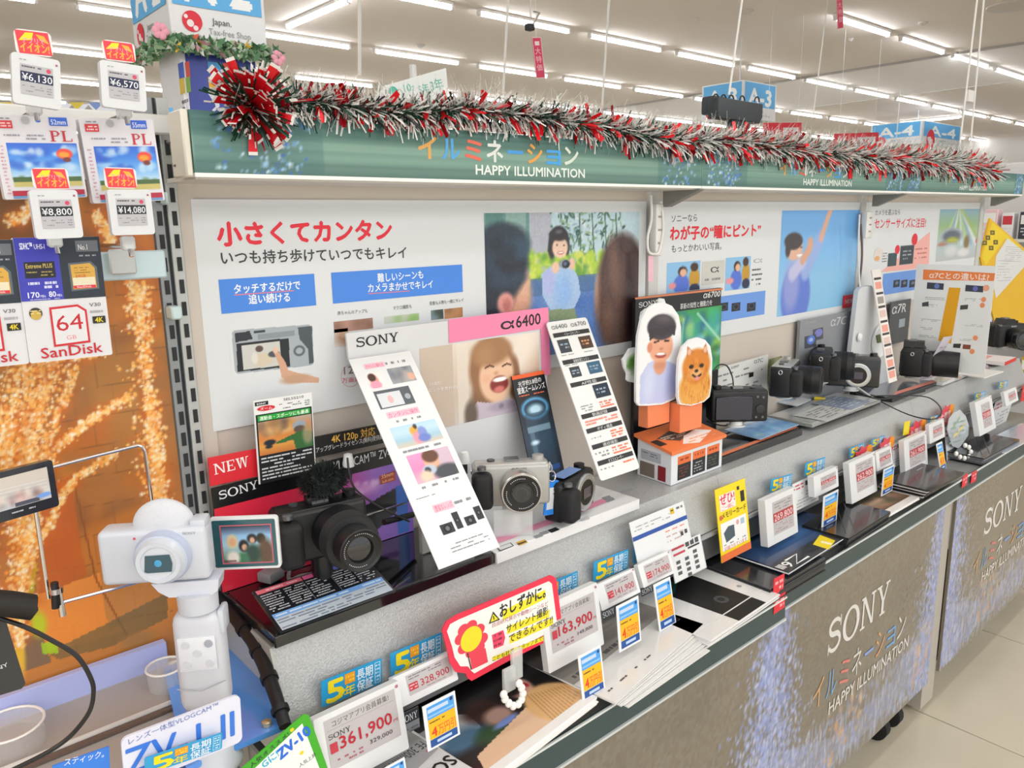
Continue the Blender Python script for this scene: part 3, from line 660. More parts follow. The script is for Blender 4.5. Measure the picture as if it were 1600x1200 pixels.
p.poly([(592, 744), (617, 735), (618, 750), (594, 757)], 'b0543c'); p.text('35mm', (596, 748), (614, 742), 6, 'f0c8a8', .01); p.text('full-size', (597, 755), (614, 749), 4, 'f0c8a8', .01); p.build(cd_)
fn = frY((329, 760), (403, 744), (325, 716), YC - .002); o = sheet('new_flag', fn, M('e02434', .35), t=.003, parent=cd_); p = Pr(fn); p.slab('NEW', (335, 742), (390, 728), 17, 'fbf0ee'); o2 = p.build(cd_)
fn = frY((490, 716), (610, 690), (486, 684), YC - .002); o = sheet('upgrade_strip', fn, M('15171a', .35), t=.003, parent=cd_); p = Pr(fn)
p.text('4K 120p 対応', (518, 692), (586, 679), 11, 'e8b850', .015); p.text('アップグレードライセンス(無料)提供開始', (494, 707), (604, 684), 7.5, 'e6e8ea', 0, .8); p.rect(490, 714, 607, 694, 'c8ccd0') if 0 else None; p.build(cd_)
# green sports lens card
fr = frY((405, 757), (494, 737), (387, 628), .962)
cd2 = sheet('lens_card', fr, M('eef0f0', .3), 'tall narrow card with green band and orange sports photo above the black camera', 'card', None, .002)
p = Pr(fr, 'n'); p.rect(.02, .17, .98, 1., '0f1214'); p.rect(.05, .185, .95, .25, '18a838'); p.text('運動会・スポーツにも最適', (.08, .24), (.92, .24), .042, 'f4fff4', .015, .8)
p.rect(.02, .02, .24, .065, '15171a'); p.text('SONY', (.05, .055), (.2, .055), .022, 'ffffff', .02); p.disc(.2, .105, .15, 'd82030', .03); p.text('ズーム', (.1, .12), (.3, .12), .028, 'ffffff', .01, .8)
p.text('SEL55210', (.5, .05), (.85, .05), .03, '3a3c40'); p.bars(.42, .075, .95, .15, 3, '6a6e74', .4); p.bars(.06, .68, .94, .97, 7, 'd4d8dc', .42, .85); p.build(cd2)
cv = Cv(fr, .04, .26, .96, .66, 60, 'n'); cv.vg('b8a898', 'c89068', 'd8843c', 'e0a048', 'c87838'); cv.spots(26, .05, .27, .6, .42, .08, ['8a6a50', 'e0b070', '6a5444', 'd09040'], .6, .6, .6)
cv.ell(.74, .37, .12, .055, '98a4b0', .1); cv.ell(.74, .42, .1, .045, '5c4a40', .1); cv.poly([(.62, .47), (.8, .44), (.97, .48), (.98, .66), (.66, .66), (.62, .54), (.32, .555), (.32, .53)], '2f6a34'); cv.ell(.88, .5, .09, .12, 'a89878', .3, .8); cv.ell(.22, .52, .1, .035, '18202c', .2); cv.ell(.2, .57, .06, .02, '18202c', .3); cv.build(cd2, z=.0012)

# tray and display of the silver camera
tr2 = thing('display_tray', (.9, .9, ZT), 'white printed display tray under the silver camera', 'tray')
tx0, tx1 = PY(778, 860, .815).x, PY(1002, 765, .815).x
child(MB().box(tx0, .818, ZT + .001, tx1, .985, ZT + .019, .001, 1).build('tray_body', M('eceef0', .3, coat=.3)), tr2)
ftt = Fr((tx0, .818, ZT + .0192), (tx1, .818, ZT + .0192), (tx0, .985, ZT + .0192))
p = Pr(ftt); p.poly([(774, 841), (872, 806), (950, 776), (950, 784), (872, 815), (776, 850)], 'f09cbc'); p.poly([(776, 856), (798, 848), (803, 853), (781, 862)], '50565e'); p.poly([(777.5, 856), (797, 849), (801, 853), (782, 860)], 'eceef0'); p.poly([(806, 848), (820, 843), (825, 848), (812, 853)], 'e0b020'); p.poly([(808, 850), (822, 845), (823, 847), (810, 852)], '3a3420')
for x, y in ((833, 838), (842, 833), (940, 778), (945, 781), (968, 768), (975, 766)): p.poly([(x, y), (x + 12, y - 4), (x + 16, y), (x + 4, y + 4)], '9a9ea4')
p.poly([(855, 829), (868, 824), (875, 828), (862, 833)], '22262c'); p.poly([(905, 812), (918, 806), (922, 811), (909, 815)], 'c8ccd0'); p.build(tr2)
YC = .972
a = PY(541, 521, YC); b = PY(854, 481, YC)
fr = Fr((a.x, YC, ZT + .02), (b.x, YC, ZT + .02), (a.x, YC, (a.z + b.z) / 2))
q_ = [fr.px(*z) for z in ((541, 521), (545, 562), (592, 572), (688, 772))]; q_ += [(fr.px(735, 860)[0], 0), (fr.w, 0), (fr.w, fr.h), q_[0]][:3]
cd3 = sheet('display_card', fr, M('dbdde0', .35), 'wide pale display card with pink corner and laughing girl behind the silver camera', 'card', None, .004, outline=q_)
p = Pr(fr); p.slab('SONY', (557, 543), (623, 533), 15, '1c1e22'); p.poly([(700, 499), (856, 480), (860, 585), (846, 587), (844, 514), (701, 536)], 'f48cb4')
p.text('α', (782, 515), (803, 512), 15, '1f1a20', .03); p.text('6400', (806, 512), (844, 506), 18, '1f1a20', .02); p.build(cd3)
cv = Cv(fr, 655, 545, 843, 634, 150, base='d8cdc2'); cv.vg('e8ddd0', 'dccbbc', 'd0bfb0', 'd6cec6')
cv.rect(650, 520, 712, 700, 'c9b8a8', .8); cv.rect(712, 520, 735, 700, 'ece4da', .6); cv.ell(820, 545, 26, 40, 'f8ece0', .6, .8); cv.ell(842, 600, 20, 40, 'd8a888', .6, .6); cv.ell(745, 570, 22, 30, 'e6d8c8', .6, .6)
cv.ell(754, 618, 16, 42, '8a6448', .25, 1, -14); cv.ell(769, 575, 34, 50, '9a6e4c', .1); cv.ell(803, 590, 9, 34, '8e6446', .2); cv.ell(776, 588, 26, 40, 'efc6a6', .1); cv.ell(768, 549, 30, 22, 'a87c56', .2); cv.ell(758, 556, 14, 16, 'b88c62', .5, .8)
cv.line([(758, 575), (765, 571), (771, 573)], 2.2, '5a3826'); cv.line([(785, 572), (792, 568), (798, 570)], 2.2, '5a3826'); cv.ell(775, 583, 3.5, 3, 'd8a080', .5); cv.ell(780, 600, 14, 13, '8c3030', .12); cv.ell(781, 592.5, 11, 3.6, 'ffffff', .2); cv.ell(780, 608, 8, 5, 'd87870', .3); cv.ell(760, 592, 7, 6, 'f0b090', .6, .7)
cv.poly([(722, 664), (746, 628), (772, 630), (800, 622), (812, 634), (812, 672), (722, 680)], 'c8bccc'); cv.ell(736, 648, 10, 22, '6a5c50', .3); cv.ell(784, 634, 20, 7, 'b0a4b8', .3); cv.ell(783, 634, 4, 4, '8c8094', .3)
cv.build(cd3, coat=.2); p = Pr(fr, z0=.0008); p.text('その笑顔に', (670, 603), (690, 600), 5, 'f4f0ec', 0, .8); p.text('ピントを合わせ続ける。', (670, 612), (732, 604), 5, 'f4f0ec', 0, .8); p.build(cd3)
# lens card in front of the pink card
fr = frL((835, 762), (884, 745), (799, 588), .965)
cd4 = sheet('lens_card', fr, M('10151c', .3), 'tall dark blue card with orange top edge and big zoom lens, right of laughing girl', 'card', None, .002)
cv = Cv(fr, 0, .2, 1, 1, 44, 'n'); cv.vg('0c1016', '10202e', '1c3850', '142434', '0a1622'); cv.ell(.5, .32, .42, .10, '5aa8d8', .12); cv.ell(.5, .32, .34, .075, '143048', .1); cv.ell(.5, .33, .22, .045, 'b8dcf0', .4); cv.rect(.14, .36, .86, 1., '2c4c64', .55); cv.rect(.14, .47, .86, .53, '8fb0c4', .7); cv.rect(.2, .53, .34, 1, '88b0cc', .35); cv.rect(.1, .85, .9, .9, '1c58b0', .8); cv.ell(.3, .62, .12, .02, 'd0ecff', .5); cv.build(cd4, coat=.4)
p = Pr(fr, 'n', .0007); p.rect(0, 0, 1, .035, 'e8602c'); p.text('光学約3.8倍の', (.14, .105), (.86, .095), .042, 'f4f4f4', .01, .8); p.text('望遠ズームレンズ', (.08, .165), (.94, .155), .048, 'f4f4f4', .015, .8); p.bars(.1, .18, .9, .20, 1, 'e07050', .5); p.build(cd4)

def leaning(bl, br, tl, zb, yt, m, name, label, cat, t=.002, r=0., group=None):
    fr = Fr(PZ(*bl, zb), PZ(*br, zb), PY(*tl, yt)); return fr, sheet(name, fr, m, label, cat, group, t, r)
fr = frL((686, 890), (781, 857), (545, 562), .966, 1.); ca = sheet('leaflet_board', fr, M('e8eaec', .25, coat=.3), 'long white leaning card with small photos, left of the silver camera', 'card')
p = Pr(fr, 'n'); p.rect(.18, .035, .5, .06, 'f4c0d0'); p.bars(.52, .035, .85, .06, 1, '8a8e94'); p.rect(.2, .285, .72, .315, 'f4c0d0'); p.text('カンタンに操作', (.22, .31), (.7, .31), .02, 'd8507c', 0, .8); p.bars(.3, .325, .7, .345, 1, '8a8e94')
p.text('きれいに撮れる', (.2, .056), (.48, .056), .016, 'd8507c', 0, .8); p.bars(.2, .47, .82, .49, 1, '8a8e94', .5); p.bars(.25, .645, .85, .665, 1, '8a8e94', .5); p.bars(.1, .69, .4, .70, 1, '9a9ea4', .4); p.rect(.28, .74, .6, .775, 'f4c0d0'); p.text('豊富なレンズ', (.3, .768), (.58, .768), .022, 'd8507c', 0, .8); p.bars(.62, .745, .9, .77, 1, '8a8e94', .5); p.bars(.28, .915, .9, .96, 3, '8a8e94', .3)
p.rect(.15, .175, .72, .265, '5a6068'); p.rect(.18, .19, .55, .26, 'd8dce0'); p.disc(.36, .225, .045, 'f0b8b8', .02); p.disc(.64, .225, .045, 'a8aeb4')
for x, y, w_, h_ in ((.26, .83, .2, .045), (.5, .795, .1, .075), (.66, .83, .16, .04), (.86, .80, .11, .06)): p.rect(x, y, x + w_, y + h_, '30343a'); p.disc(x + w_/2, y + h_/2, w_ * .3, '1a1c20'); p.disc(x + w_/2, y + h_/2, w_ * .16, '6a7078')
p.build(ca)
for (x0, y0, x1, y1, k) in ((.14, .08, .40, .16, 0), (.5, .075, .9, .155, 1), (.16, .36, .9, .46, 2), (.22, .50, .9, .635, 3)):
    cv = Cv(fr, x0, y0, x1, y1, 46, 'n', 'f4ece8')
    if k == 0: cv.ell(.24, .12, .07, .03, 'e0a088', .2); cv.ell(.22, .105, .06, .02, '4a302c', .2); cv.ell(.24, .145, .09, .02, 'f0a0b8', .2)
    if k == 1: cv.mix(np.ones(cv.U.shape), '9aa0a8', 1); cv.spots(14, .5, .08, .85, .15, .05, ['5a6068', 'c8b0a0', 'e8e8ea'], .3, .8, .35); cv.ell(.84, .13, .06, .02, 'e0b098', .2)
    if k == 2: cv.vg('b8dcf4', 'c4e0f0', 'a4cce0', 'd8c8b4'); cv.line([(.1, .415), (1, .415)], .01, 'e8f4f8'); cv.ell(.5, .395, .07, .022, 'f0b048', .2); cv.ell(.52, .43, .08, .03, 'f0a0b0', .2); cv.ell(.62, .405, .07, .025, '8898d8', .2); cv.ell(.62, .435, .1, .02, '7488d0', .2); cv.ell(.54, .375, .03, .012, '503828', .2)
    if k == 3: cv.vg('f0a0cc', 'e890c0', 'dcb8c8'); cv.rect(.62, .5, .9, .635, 'c8ccd0', .7); cv.ell(.56, .55, .12, .045, 'e8b498', .12); cv.ell(.57, .525, .13, .03, '6a4838', .15); cv.ell(.74, .61, .22, .035, '4c5058', .2); cv.ell(.48, .585, .11, .022, 'b8c8d8', .15); cv.ell(.45, .585, .05, .014, '38404c', .2); cv.ell(.4, .61, .1, .025, 'f0d0b8', .3)
    cv.build(ca)
fr = frL((939, 752), (1000, 730), (853, 504), .965, 1.); cb = sheet('leaflet_board', fr, M('e6e8e8', .3, coat=.2), 'long white leaning comparison card with black bars, right of the pink display card', 'card', None, .002, .006)
p = Pr(fr, 'n'); p.text('α6400', (.08, .05), (.46, .05), .028, '2a2c30'); p.text('α6700', (.55, .05), (.93, .05), .028, '2a2c30')
for y, tx in ((.075, 'イメージセンサー'), (.25, '画像処理エンジン'), (.395, 'AF性能'), (.595, '動画記録'), (.685, 'ボディ構造'), (.785, '連続撮影'), (.885, 'オススメユーザー')):
    p.rect(.06, y, .95, y + .028, '2c2d30'); p.text(tx, (.32, y + .024), (.70, y + .024), .019, 'dcdcdc', 0, .8)
for x, y, w_, h_, c_ in ((.1, .12, .27, .085, '3c4046'), (.62, .12, .3, .08, '4a3428'), (.16, .30, .24, .065, '34383e'), (.6, .29, .33, .075, '38607c'), (.55, .435, .38, .085, '1c2c40')): p.rect(x, y, x + w_, y + h_, c_); p.bars(x + w_ * .15, y + h_ * .25, x + w_ * .85, y + h_ * .75, 2, 'e0a070' if c_ == '4a3428' else '9ab0c4', .5)
p.bars(.08, .215, .4, .225, 1, '9a9ea4'); p.bars(.6, .215, .9, .225, 1, '9a9ea4'); p.bars(.08, .28, .4, .29, 1, '8a8e94'); p.bars(.12, .54, .4, .585, 3, '8a8e94', .4); p.bars(.58, .54, .92, .585, 3, 'f07850', .6); p.bars(.1, .635, .9, .67, 2, 'f09080', .6); p.bars(.6, .725, .92, .775, 3, 'f07850', .55); p.bars(.12, .74, .35, .755, 1, '9a9ea4'); p.bars(.08, .83, .4, .87, 2, '8a8e94', .5); p.bars(.5, .825, .95, .875, 3, 'f07850', .55); p.bars(.08, .93, .4, .945, 1, '8a8e94'); p.bars(.65, .925, .93, .945, 1, 'f07850')
p.build(cb)
# spec card on the black tray
fr = Fr(PZ(438, 988, .8765), PZ(618, 922, .8765), PZ(401, 922, .899))
sc = sheet('spec_card', fr, M('22262c', .15, coat=1.), 'black and pale glossy spec card lying in front of the black camera', 'card', None, .003)
p = Pr(fr, 'n'); p.rect(.02, .03, .40, .12, 'f0788c'); p.rect(.41, .03, .62, .12, 'f070a8'); p.rect(.63, .03, .98, .11, '7088e8'); p.bars(.05, .05, .36, .1, 1, 'fbe0e4')
for x in (.02, .40, .62, .80): p.bars(x + .01, .15, x + .17, .58, 8, 'c8ccd2', .42, .9)
p.bars(.22, .15, .39, .58, 8, 'c8ccd2', .42, .9); p.rect(.39, .13, .395, .6, '80848a'); p.rect(.62, .13, .625, .6, '80848a'); p.rect(.02, .62, .98, .72, '78b0f0'); p.bars(.04, .64, .96, .7, 1, 'd8ecff', .5); p.rect(.02, .72, .98, .985, 'c4d0dc'); p.bars(.03, .74, .97, .97, 4, '7c8aa0', .45, .85); p.build(sc)
# acrylic uprights behind (clear stand of the black tray)
# ================================================================== CAMERAS
def camera(loc, rz, label, W=.115, D=.038, H=.064, body=BLK, top=None, lens=((0, .028), (.03, .031), (.05, .027)), lc=(.012, .032), lm=None, grip=True, gripm=None, hump=False, bare=False, rings=True, brand=True, rx=0., group='display cameras', strapring=True, foot=.012, footm=None):
    r = thing('digital_camera', loc, label, 'camera', group, rot=(rx, 0, rz)); top = top or body; gripm = gripm or M('17181b', .6, bump=.3, bscale=1500)
    MB().box(-W/2, -D/2, 0, W/2, D/2, H, .006, 3).build('body', body, r)
    MB().box(-W/2 + .004, -D/2 + .003, H - .004, W/2 - .004, D/2 - .003, H + .0015, .002, 2).build('top_plate', top, r)
    if grip: MB().box(-W/2 - .002, -D/2 - .022, .002, -W/2 + .030, -D/2 + .008, H - .008, .009, 3).build('grip', gripm, r)
    if hump:
        g = MB(); g.prism([(-.022, H - .004), (.026, H - .004), (.018, H + .018), (-.014, H + .018)], -D/2 + .004, D/2 - .002, 'y'); g.build('viewfinder_hump', body, r)
    hz = H + (.018 if hump else .001)
    MB().box(-.009, -.006, hz, .013, .012, hz + .004).build('hot_shoe', M('8a8c8e', .3, metal=.8), r)
    MB().lathe([(0, .009), (.008, .009), (.0085, .008)], (W/2 - .016, .004, H), n=24).build('mode_dial', top, r)
    MB().lathe([(0, .007), (.005, .0068), (.006, .005)], (-W/2 + .014, -D/2 - .004, H - .004), n=20).build('shutter_button', M('6f7276', .25, metal=.6), r)
    MB().lathe([(0, .006), (.004, .006)], (-W/2 + .030, .004, H), n=18).build('control_dial', M('3c3e42', .3), r)
    cx, cz = lc; y0 = -D/2
    MB().lathe([(0, .031), (.003, .031), (.004, .028)], (cx, y0, cz), '-y', 40).build('lens_mount', M('b9bbbd', .25, metal=.8), r)
    if bare:
        MB().lathe([(.0041, .0265), (.0042, .021)], (cx, y0, cz), '-y', 40).build('mount_ring', M('c9cacb', .2, metal=.9), r)
        MB().lathe([(.0044, .0215), (.0045, 0.0001)], (cx, y0, cz), '-y', 40).build('sensor_opening', M('050506', .2), r)
        MB().box(cx - .012, y0 - .0052, cz - .009, cx + .012, y0 - .0046, cz + .009).build('sensor', M('2c2440', .05, coat=1.), r)
    else:
        lm = lm or M('18191c', .4); L = [(t, q) for t, q in lens]; T, Rr = L[-1]
        prof = []
        for i, (t, q) in enumerate(L):
            if i and abs(L[i-1][1] - q) > .0015: prof.append((L[i-1][0] + .0008, q))
            prof.append((t, q))
        o = MB().lathe(prof + [(T + .001, Rr - .0015), (T - .001, Rr - .004)], (cx, y0 - .003, cz), '-y', 44, cap=False).build('lens_barrel', lm, r)
        if rings:
            g = MB(); a0, b0 = L[0][0], L[-1][0]
            for k in range(9):
                t = a0 + (b0 - a0) * (.35 + .035 * k); q = np.interp(t, [z[0] for z in L], [z[1] for z in L]); g.lathe([(t, q), (t + .0006, q + .0007), (t + .0012, q)], (cx, y0 - .003, cz), '-y', 36)
            g.build('zoom_ring', M('101113', .6), r)
        g = MB().lathe([(T - .0012, Rr - .0035), (T - .003, Rr * .62), (T - .006, Rr * .58)], (cx, y0 - .003, cz), '-y', 36, cap=False); g.build('lens_bezel', M('0b0c0e', .35), r)
        g = MB().lathe([(T - .006, Rr * .6), (T - .0035, Rr * .35), (T - .003, .0001)], (cx, y0 - .003, cz), '-y', 32); g.build('lens_glass', M('0a0d14', .03, coat=1.), r)
        g = MB()
        for k in range(40):
            if k % 13 in (0, 1, 2): continue
            a = 2*PI*k/52 + .4; q = Rr - .0062; g.box(cx + q * math.cos(a) - .0005, y0 - .003 - T + .0016, cz + q * math.sin(a) - .0005, cx + q * math.cos(a) + .0005, y0 - .003 - T + .0019, cz + q * math.sin(a) + .0005)
        g.build('ring_lettering', M('c8cacc', .5), r)
    if brand:
        fr = Fr((cx - .013, y0 - .0003, H - .0115), (cx + .013, y0 - .0003, H - .0115), (cx - .013, y0 - .0003, H - .002))
        p = Pr(fr, 'n', .0001); p.slab('SONY', (.05, .9), (.95, .9), .6, 'e8e8e8' if body is BLK else '2a2a2c')
        me = bpy.data.meshes.new('brand_mark'); me.from_pydata(p.V, [], p.F); o = link('brand_mark', me, p.ms, r, fr.mw())
    MB().box(-W/2 + .034, D/2 - .001, .006, W/2 - .008, D/2 + .004, H - .012, .002, 1).build('rear_screen', M('10162e', .1, coat=.6), r)
    MB().lathe([(0, .009), (.002, .009), (.0025, .006)], (-W/2 + .018, D/2, H * .42), 'y', 20).build('rear_dial', M('2c2e32', .35), r)
    for bx_, bz_ in ((.012, .78), (.024, .80), (.012, .16), (.026, .16)): MB().lathe([(0, .0028), (.0015, .0024)], (-W/2 + bx_, D/2, H * bz_), 'y', 12).build('rear_button', M('6a6c70', .35), r)
    if strapring:
        g = MB()
        for s_ in (-1, 1): g.tube([(s_ * (W/2 + .001), .004 * math.cos(a), H - .012 + .005 * math.sin(a)) for a in [k * PI / 5 for k in range(11)]], .0009, 6)
        g.build('strap_ring', CHROME, r)
    MB().lathe([(-foot, .020), (-foot + .002, .020), (-foot + .003, .014), (0.0, .014)], (0, 0, 0), n=24).build('stand_foot', footm or M('e8ecec', .1, coat=.6), r)
    return r
Z1 = ZT + .0185 + .012
# black vlog camera with furry mic
P0 = PZ(505, 872, Z1)
c1 = camera((.440, .892, .925), math.radians(-9), 'black vlog camera with furry microphone cover and long zoom lens on the black tray', W=.121, D=.04, H=.070,
            lens=((0, .030), (.012, .035), (.044, .0355), (.052, .034), (.054, .027), (.080, .0275)), lc=(.018, .036), group=None, foot=.0505, footm=BLKS)
g = MB()
for k in range(1500):
    a = rnd.uniform(0, 2*PI); u = rnd.uniform(-.35, 1); s_ = math.sqrt(max(0, 1 - u*u)); d = Vector((math.cos(a) * s_, math.sin(a) * s_, u)); b = Vector((d.x * .026, d.y * .017, d.z * .014)); e = b + Vector((d.x, d.y, d.z + rnd.uniform(-.5, .3))) * rnd.uniform(.003, .009) + Vector((rnd.uniform(-1, 1), rnd.uniform(-1, 1), rnd.uniform(-1, 1))) * .003
    q = d.cross(Vector((0, 0, 1))).normalized() * .0011; g.quad(b - q, b + q, e + q * .3, e - q * .3)
g.sph((0, 0, 0), 1, (.0265, .0175, .0145), 24, 12, .06)
o = g.build('wind_muff', M('16211f', .8), c1); o.location = (.012, .006, .093); o.scale = (1.0, 1.1, 1.35)
MB().box(-.014, -.004, .070, .016, .014, .080, .002, 1).build('muff_clip', M('1a1a1c', .4), c1)
# silver camera
P0 = PZ(798, 806, ZT + .035)
sil = M('b4b4b0', .33, metal=.35)
c2 = camera((.757, .872, .918), math.radians(-35), 'silver camera with black grip and short zoom lens on the white tray', W=.120, D=.034, H=.067, body=sil, top=M('bcbcb8', .3, metal=.35),
            lens=((0, .028), (.006, .0315), (.022, .032), (.026, .0315)), lc=(.012, .031), rings=False, group=None, foot=.0435, lm=M('b9b7b2', .22, metal=.7))
MB().lathe([(.0262, .030), (.0268, .029), (.0269, .0285)], (.012, -.020, .031), '-y', 40, cap=False).build('lens_front_ring', M('0e0f11', .3), c2)
MB().lathe([(.0272, .0285), (.0262, .017)], (.012, -.020, .031), '-y', 40, cap=False).build('lens_face', M('121316', .3), c2)
for r0, r1, m_ in ((.0305, .0285, M('b8b8b8', .2, metal=.8)), (.0165, .0150, M('2c2e32', .3)), (.0145, .0001, M('10131c', .03, coat=1.)), (.0095, .0082, M('3a4050', .2)), (.006, .0001, M('05060a', .02, coat=1.))):
    MB().lathe([(.0276 + (.0165 - min(r0, .0165)) * .02, r0), (.0277 + (.0165 - min(r0, .0165)) * .02, r1)], (.012, -.020, .031), '-y', 36, cap=False).build('lens_element', m_, c2)
g = MB()
for k in range(52):
    if k % 13 in (0, 1, 2, 3): continue
    a = 2*PI*k/52 + .9; q = .0235; g.box(.012 + q * math.cos(a) - .0006, -.0483, .031 + q * math.sin(a) - .0006, .012 + q * math.cos(a) + .0006, -.0479, .031 + q * math.sin(a) + .0006)
g.build('ring_lettering', M('d8dadc', .5), c2)
MB().box(-.03, -.03, -.0435, .03, -.026, 0).build('acrylic_stand', M('eef2f2', .05, alpha=.35, coat=1.), c2)
# black body without lens
P0 = PZ(898, 805, ZT + .022)
P0 = PY(890, 800, .845); c3 = camera((P0.x, .845, P0.z), math.radians(14), 'black camera body without lens, open mount showing, beside the silver camera', W=.108, D=.034, H=.064, lc=(.020, .032), bare=True, group=None, foot=P0.z - ZT - .0195)
g = MB().box(-.035, -.01, .0690, .02, .012, .0702); g.build('blue_top_sticker', M('6f92cc', .25), c3)
# blue key tag
YK = PZ(862, 800, ZT + .03).y - .03
kt = thing('key_tag', PY(862, 775, YK), 'blue plastic key tag hanging between the silver camera and the black body', 'tag')
fk = frY((851, 805), (868, 800), (858, 752), YK)
def ch0(o, r): return child(o, r)
ch0(sheet('tag_plate', Fr(PY(850, 806, YK), PY(868, 803, YK), PY(857, 752, YK)), M('2f8cf0', .25, coat=.5), t=.003, r=.003), kt)
ch0(sheet('paper_label', Fr(PY(854, 797, YK - .001), PY(864, 795, YK - .001), PY(858, 763, YK - .001)), M('d8dde4', .5), t=.001), kt)
a = PY(862, 744, YK); ch0(MB().tube([(a.x + .008 * math.cos(t), YK + .002 * math.sin(t), a.z + .008 * math.sin(t)) for t in [k * PI/8 for k in range(17)]], .001, 6).build('split_ring', CHROME), kt)
a = PY(858, 722, YK + .01); b = PY(862, 738, YK); ch0(MB().tube([a, a.lerp(b, .5) + Vector((.003, 0, 0)), b], .0016, 6).build('chain', CHROME), kt)

# ================================================================== NEAR LEFT: WHITE VLOG CAMERA ON GRIP
YW = .80; s0 = Vector((.215, .80, .997))
wm = M('ccd1db', .35, coat=.25); wv = thing('digital_camera', (s0.x, YW, s0.z), 'white vlog camera with flipped-out screen standing on a white grip', 'camera', None, math.radians(-34))
MB().box(-.0525, -.014, 0, .0525, .016, .058, .006, 3).build('body', wm, wv)
MB().sph((.008, .004, .056), 1, (.0305, .013, .028), 32, 18).build('wind_muff', M('d6d9e0', .8, bump=.4, bscale=900), wv)
MB().box(.036, -.010, .054, .052, .012, .064, .003, 2).build('zoom_lever', wm, wv)
cx, cz = .010, .030
MB().lathe([(0, .0275), (.004, .0275), (.006, .026), (.012, .0255), (.013, .024)], (cx, -.013, cz), '-y', 48).build('lens_ring', M('b8c2da', .3, coat=.4), wv)
MB().lathe([(.012, .0245), (.0135, .024), (.018, .0215), (.020, .021), (.020, .017), (.0185, .016)], (cx, -.013, cz), '-y', 48).build('lens_barrel', M('cdd3de', .3, coat=.4), wv)
MB().lathe([(.0185, .0165), (.0188, .0001)], (cx, -.013, cz), '-y', 32).build('lens_cover_plate', M('d4d9e2', .3), wv)
MB().prism([(-.0135, -.008), (-.0115, .0085), (.0115, .0085), (.0135, -.001), (.012, -.0095), (-.011, -.0095)], -.0328, -.0321, 'y', Matrix.Translation((cx, 0, cz))).build('lens_window', M('1d4a5c', .05, coat=1.), wv)
MB().lathe([(.0196, .0042), (.0200, .003), (.0201, .0001)], (cx, -.013, cz), '-y', 20).build('lens_glass', M('3a9fd0', .02, coat=1.), wv)
MB().lathe([(0, .0014), (.0006, .0012)], (-.016, -.014, .050), '-y', 12).build('red_lamp', M('d85060', .3), wv)
p = Pr(Fr((.028, -.0143, .050), (.050, -.0143, .050), (.028, -.0143, .056)), 'n', .0001); p.slab('SONY', (.1, .8), (.7, .8), .45, '9298a4'); me = bpy.data.meshes.new('brand_mark'); me.from_pydata(p.V, [], p.F); link('brand_mark', me, p.ms, wv, p.fr.mw())
# screen
a_ = PY(325, 810, .822); b_ = PZ(433, 806, a_.z); c_ = Vector((a_.x, a_.y, PY(327, 893, .822).z)); fs = Fr(c_, Vector((b_.x, b_.y, c_.z)), a_)
scr = sheet('flip_screen', fs, M('e6e8ec', .3), t=.005, r=.004); child(scr, wv)
ff = Fr(fs.O + fs.U * .003 + fs.V * .003 + fs.N * .0006, fs.O + fs.U * (fs.w - .003) + fs.V * .003 + fs.N * .0006, fs.O + fs.U * .003 + fs.V * (fs.h - .003) + fs.N * .0006)
child(sheet('screen_glass', ff, M('1c5862', .08, coat=1.), t=.0005, r=.002), wv)
p = Pr(ff, 'n', .0002); p.frame(.12, .1, .94, .93, .025, 'c86478'); o = p.build(None); child(o, wv)
cv = Cv(ff, .145, .14, .92, .9, 60, 'n'); cv.vg('404860', '8fc0e8', 'a8d4f0', '90b0a8', '58806c'); cv.ell(.30, .45, .09, .15, 'd8c8a0', .2); cv.ell(.31, .46, .05, .08, 'e0a888', .3); cv.ell(.48, .55, .08, .13, '1c1c20', .2); cv.ell(.49, .58, .045, .07, 'd8a890', .3); cv.ell(.62, .40, .08, .1, '1c2024', .2); cv.ell(.62, .44, .04, .07, 'd8a890', .3); cv.ell(.76, .40, .07, .11, '2a2420', .2); cv.ell(.82, .7, .12, .3, '604838', .3); cv.ell(.62, .72, .12, .2, '24443c', .3); cv.ell(.45, .82, .1, .12, '3c7858', .3); cv.ell(.3, .8, .1, .14, 'e8e4dc', .3); cv.rect(.14, .84, .35, .9, '5c2430', .6); o = cv.build(None, 'screen_picture', coat=.5); child(o, wv)
# grip
MB().prism([(-.028, 0), (.038, 0), (.036, -.012), (.030, -.016), (-.012, -.016), (-.022, -.009)], -.012, .014, 'y', Matrix.Translation((.022, 0, -.001))).build('grip_plate', M('d6dae6', .3, coat=.4), wv)
MB().lathe([(-.036, .020), (-.016, .0205)], (.034, 0, 0), n=28).build('grip_neck', M('cdd1da', .35), wv)
MB().box(.008, -.017, -.150, .058, .017, -.036, .012, 4).build('grip_handle', M('cfd2da', .4), wv)
MB().box(.054, -.012, -.062, .061, .012, -.036, .003, 2).build('grip_trigger', wm, wv)
g = MB(); g.box(.014, -.0182, -.098, .052, -.0165, -.060, .0015, 2); g.build('button_panel', M('e2e4ea', .3), wv)
for k, (x, z) in enumerate(((.022, -.068), (.045, -.068), (.022, -.090), (.045, -.090), (.033, -.078))): MB().lathe([(0, .0045), (.0012, .004), (.0013, .0001)], (x, -.018, z), '-y', 18).build('grip_button', M('d0d3db' if k != 1 else 'a8acb8', .3), wv)
MB().tube([(.009, -.0175, -.118), (.033, -.0185, -.121), (.058, -.0172, -.112)], .0006, 5).build('grip_seam', M('a8acb4', .5), wv)
MB().lathe([(-.2195, .030), (-.215, .030), (-.205, .023), (-.150, .022)], (.033, 0, 0), n=24).build('grip_base', wm, wv)

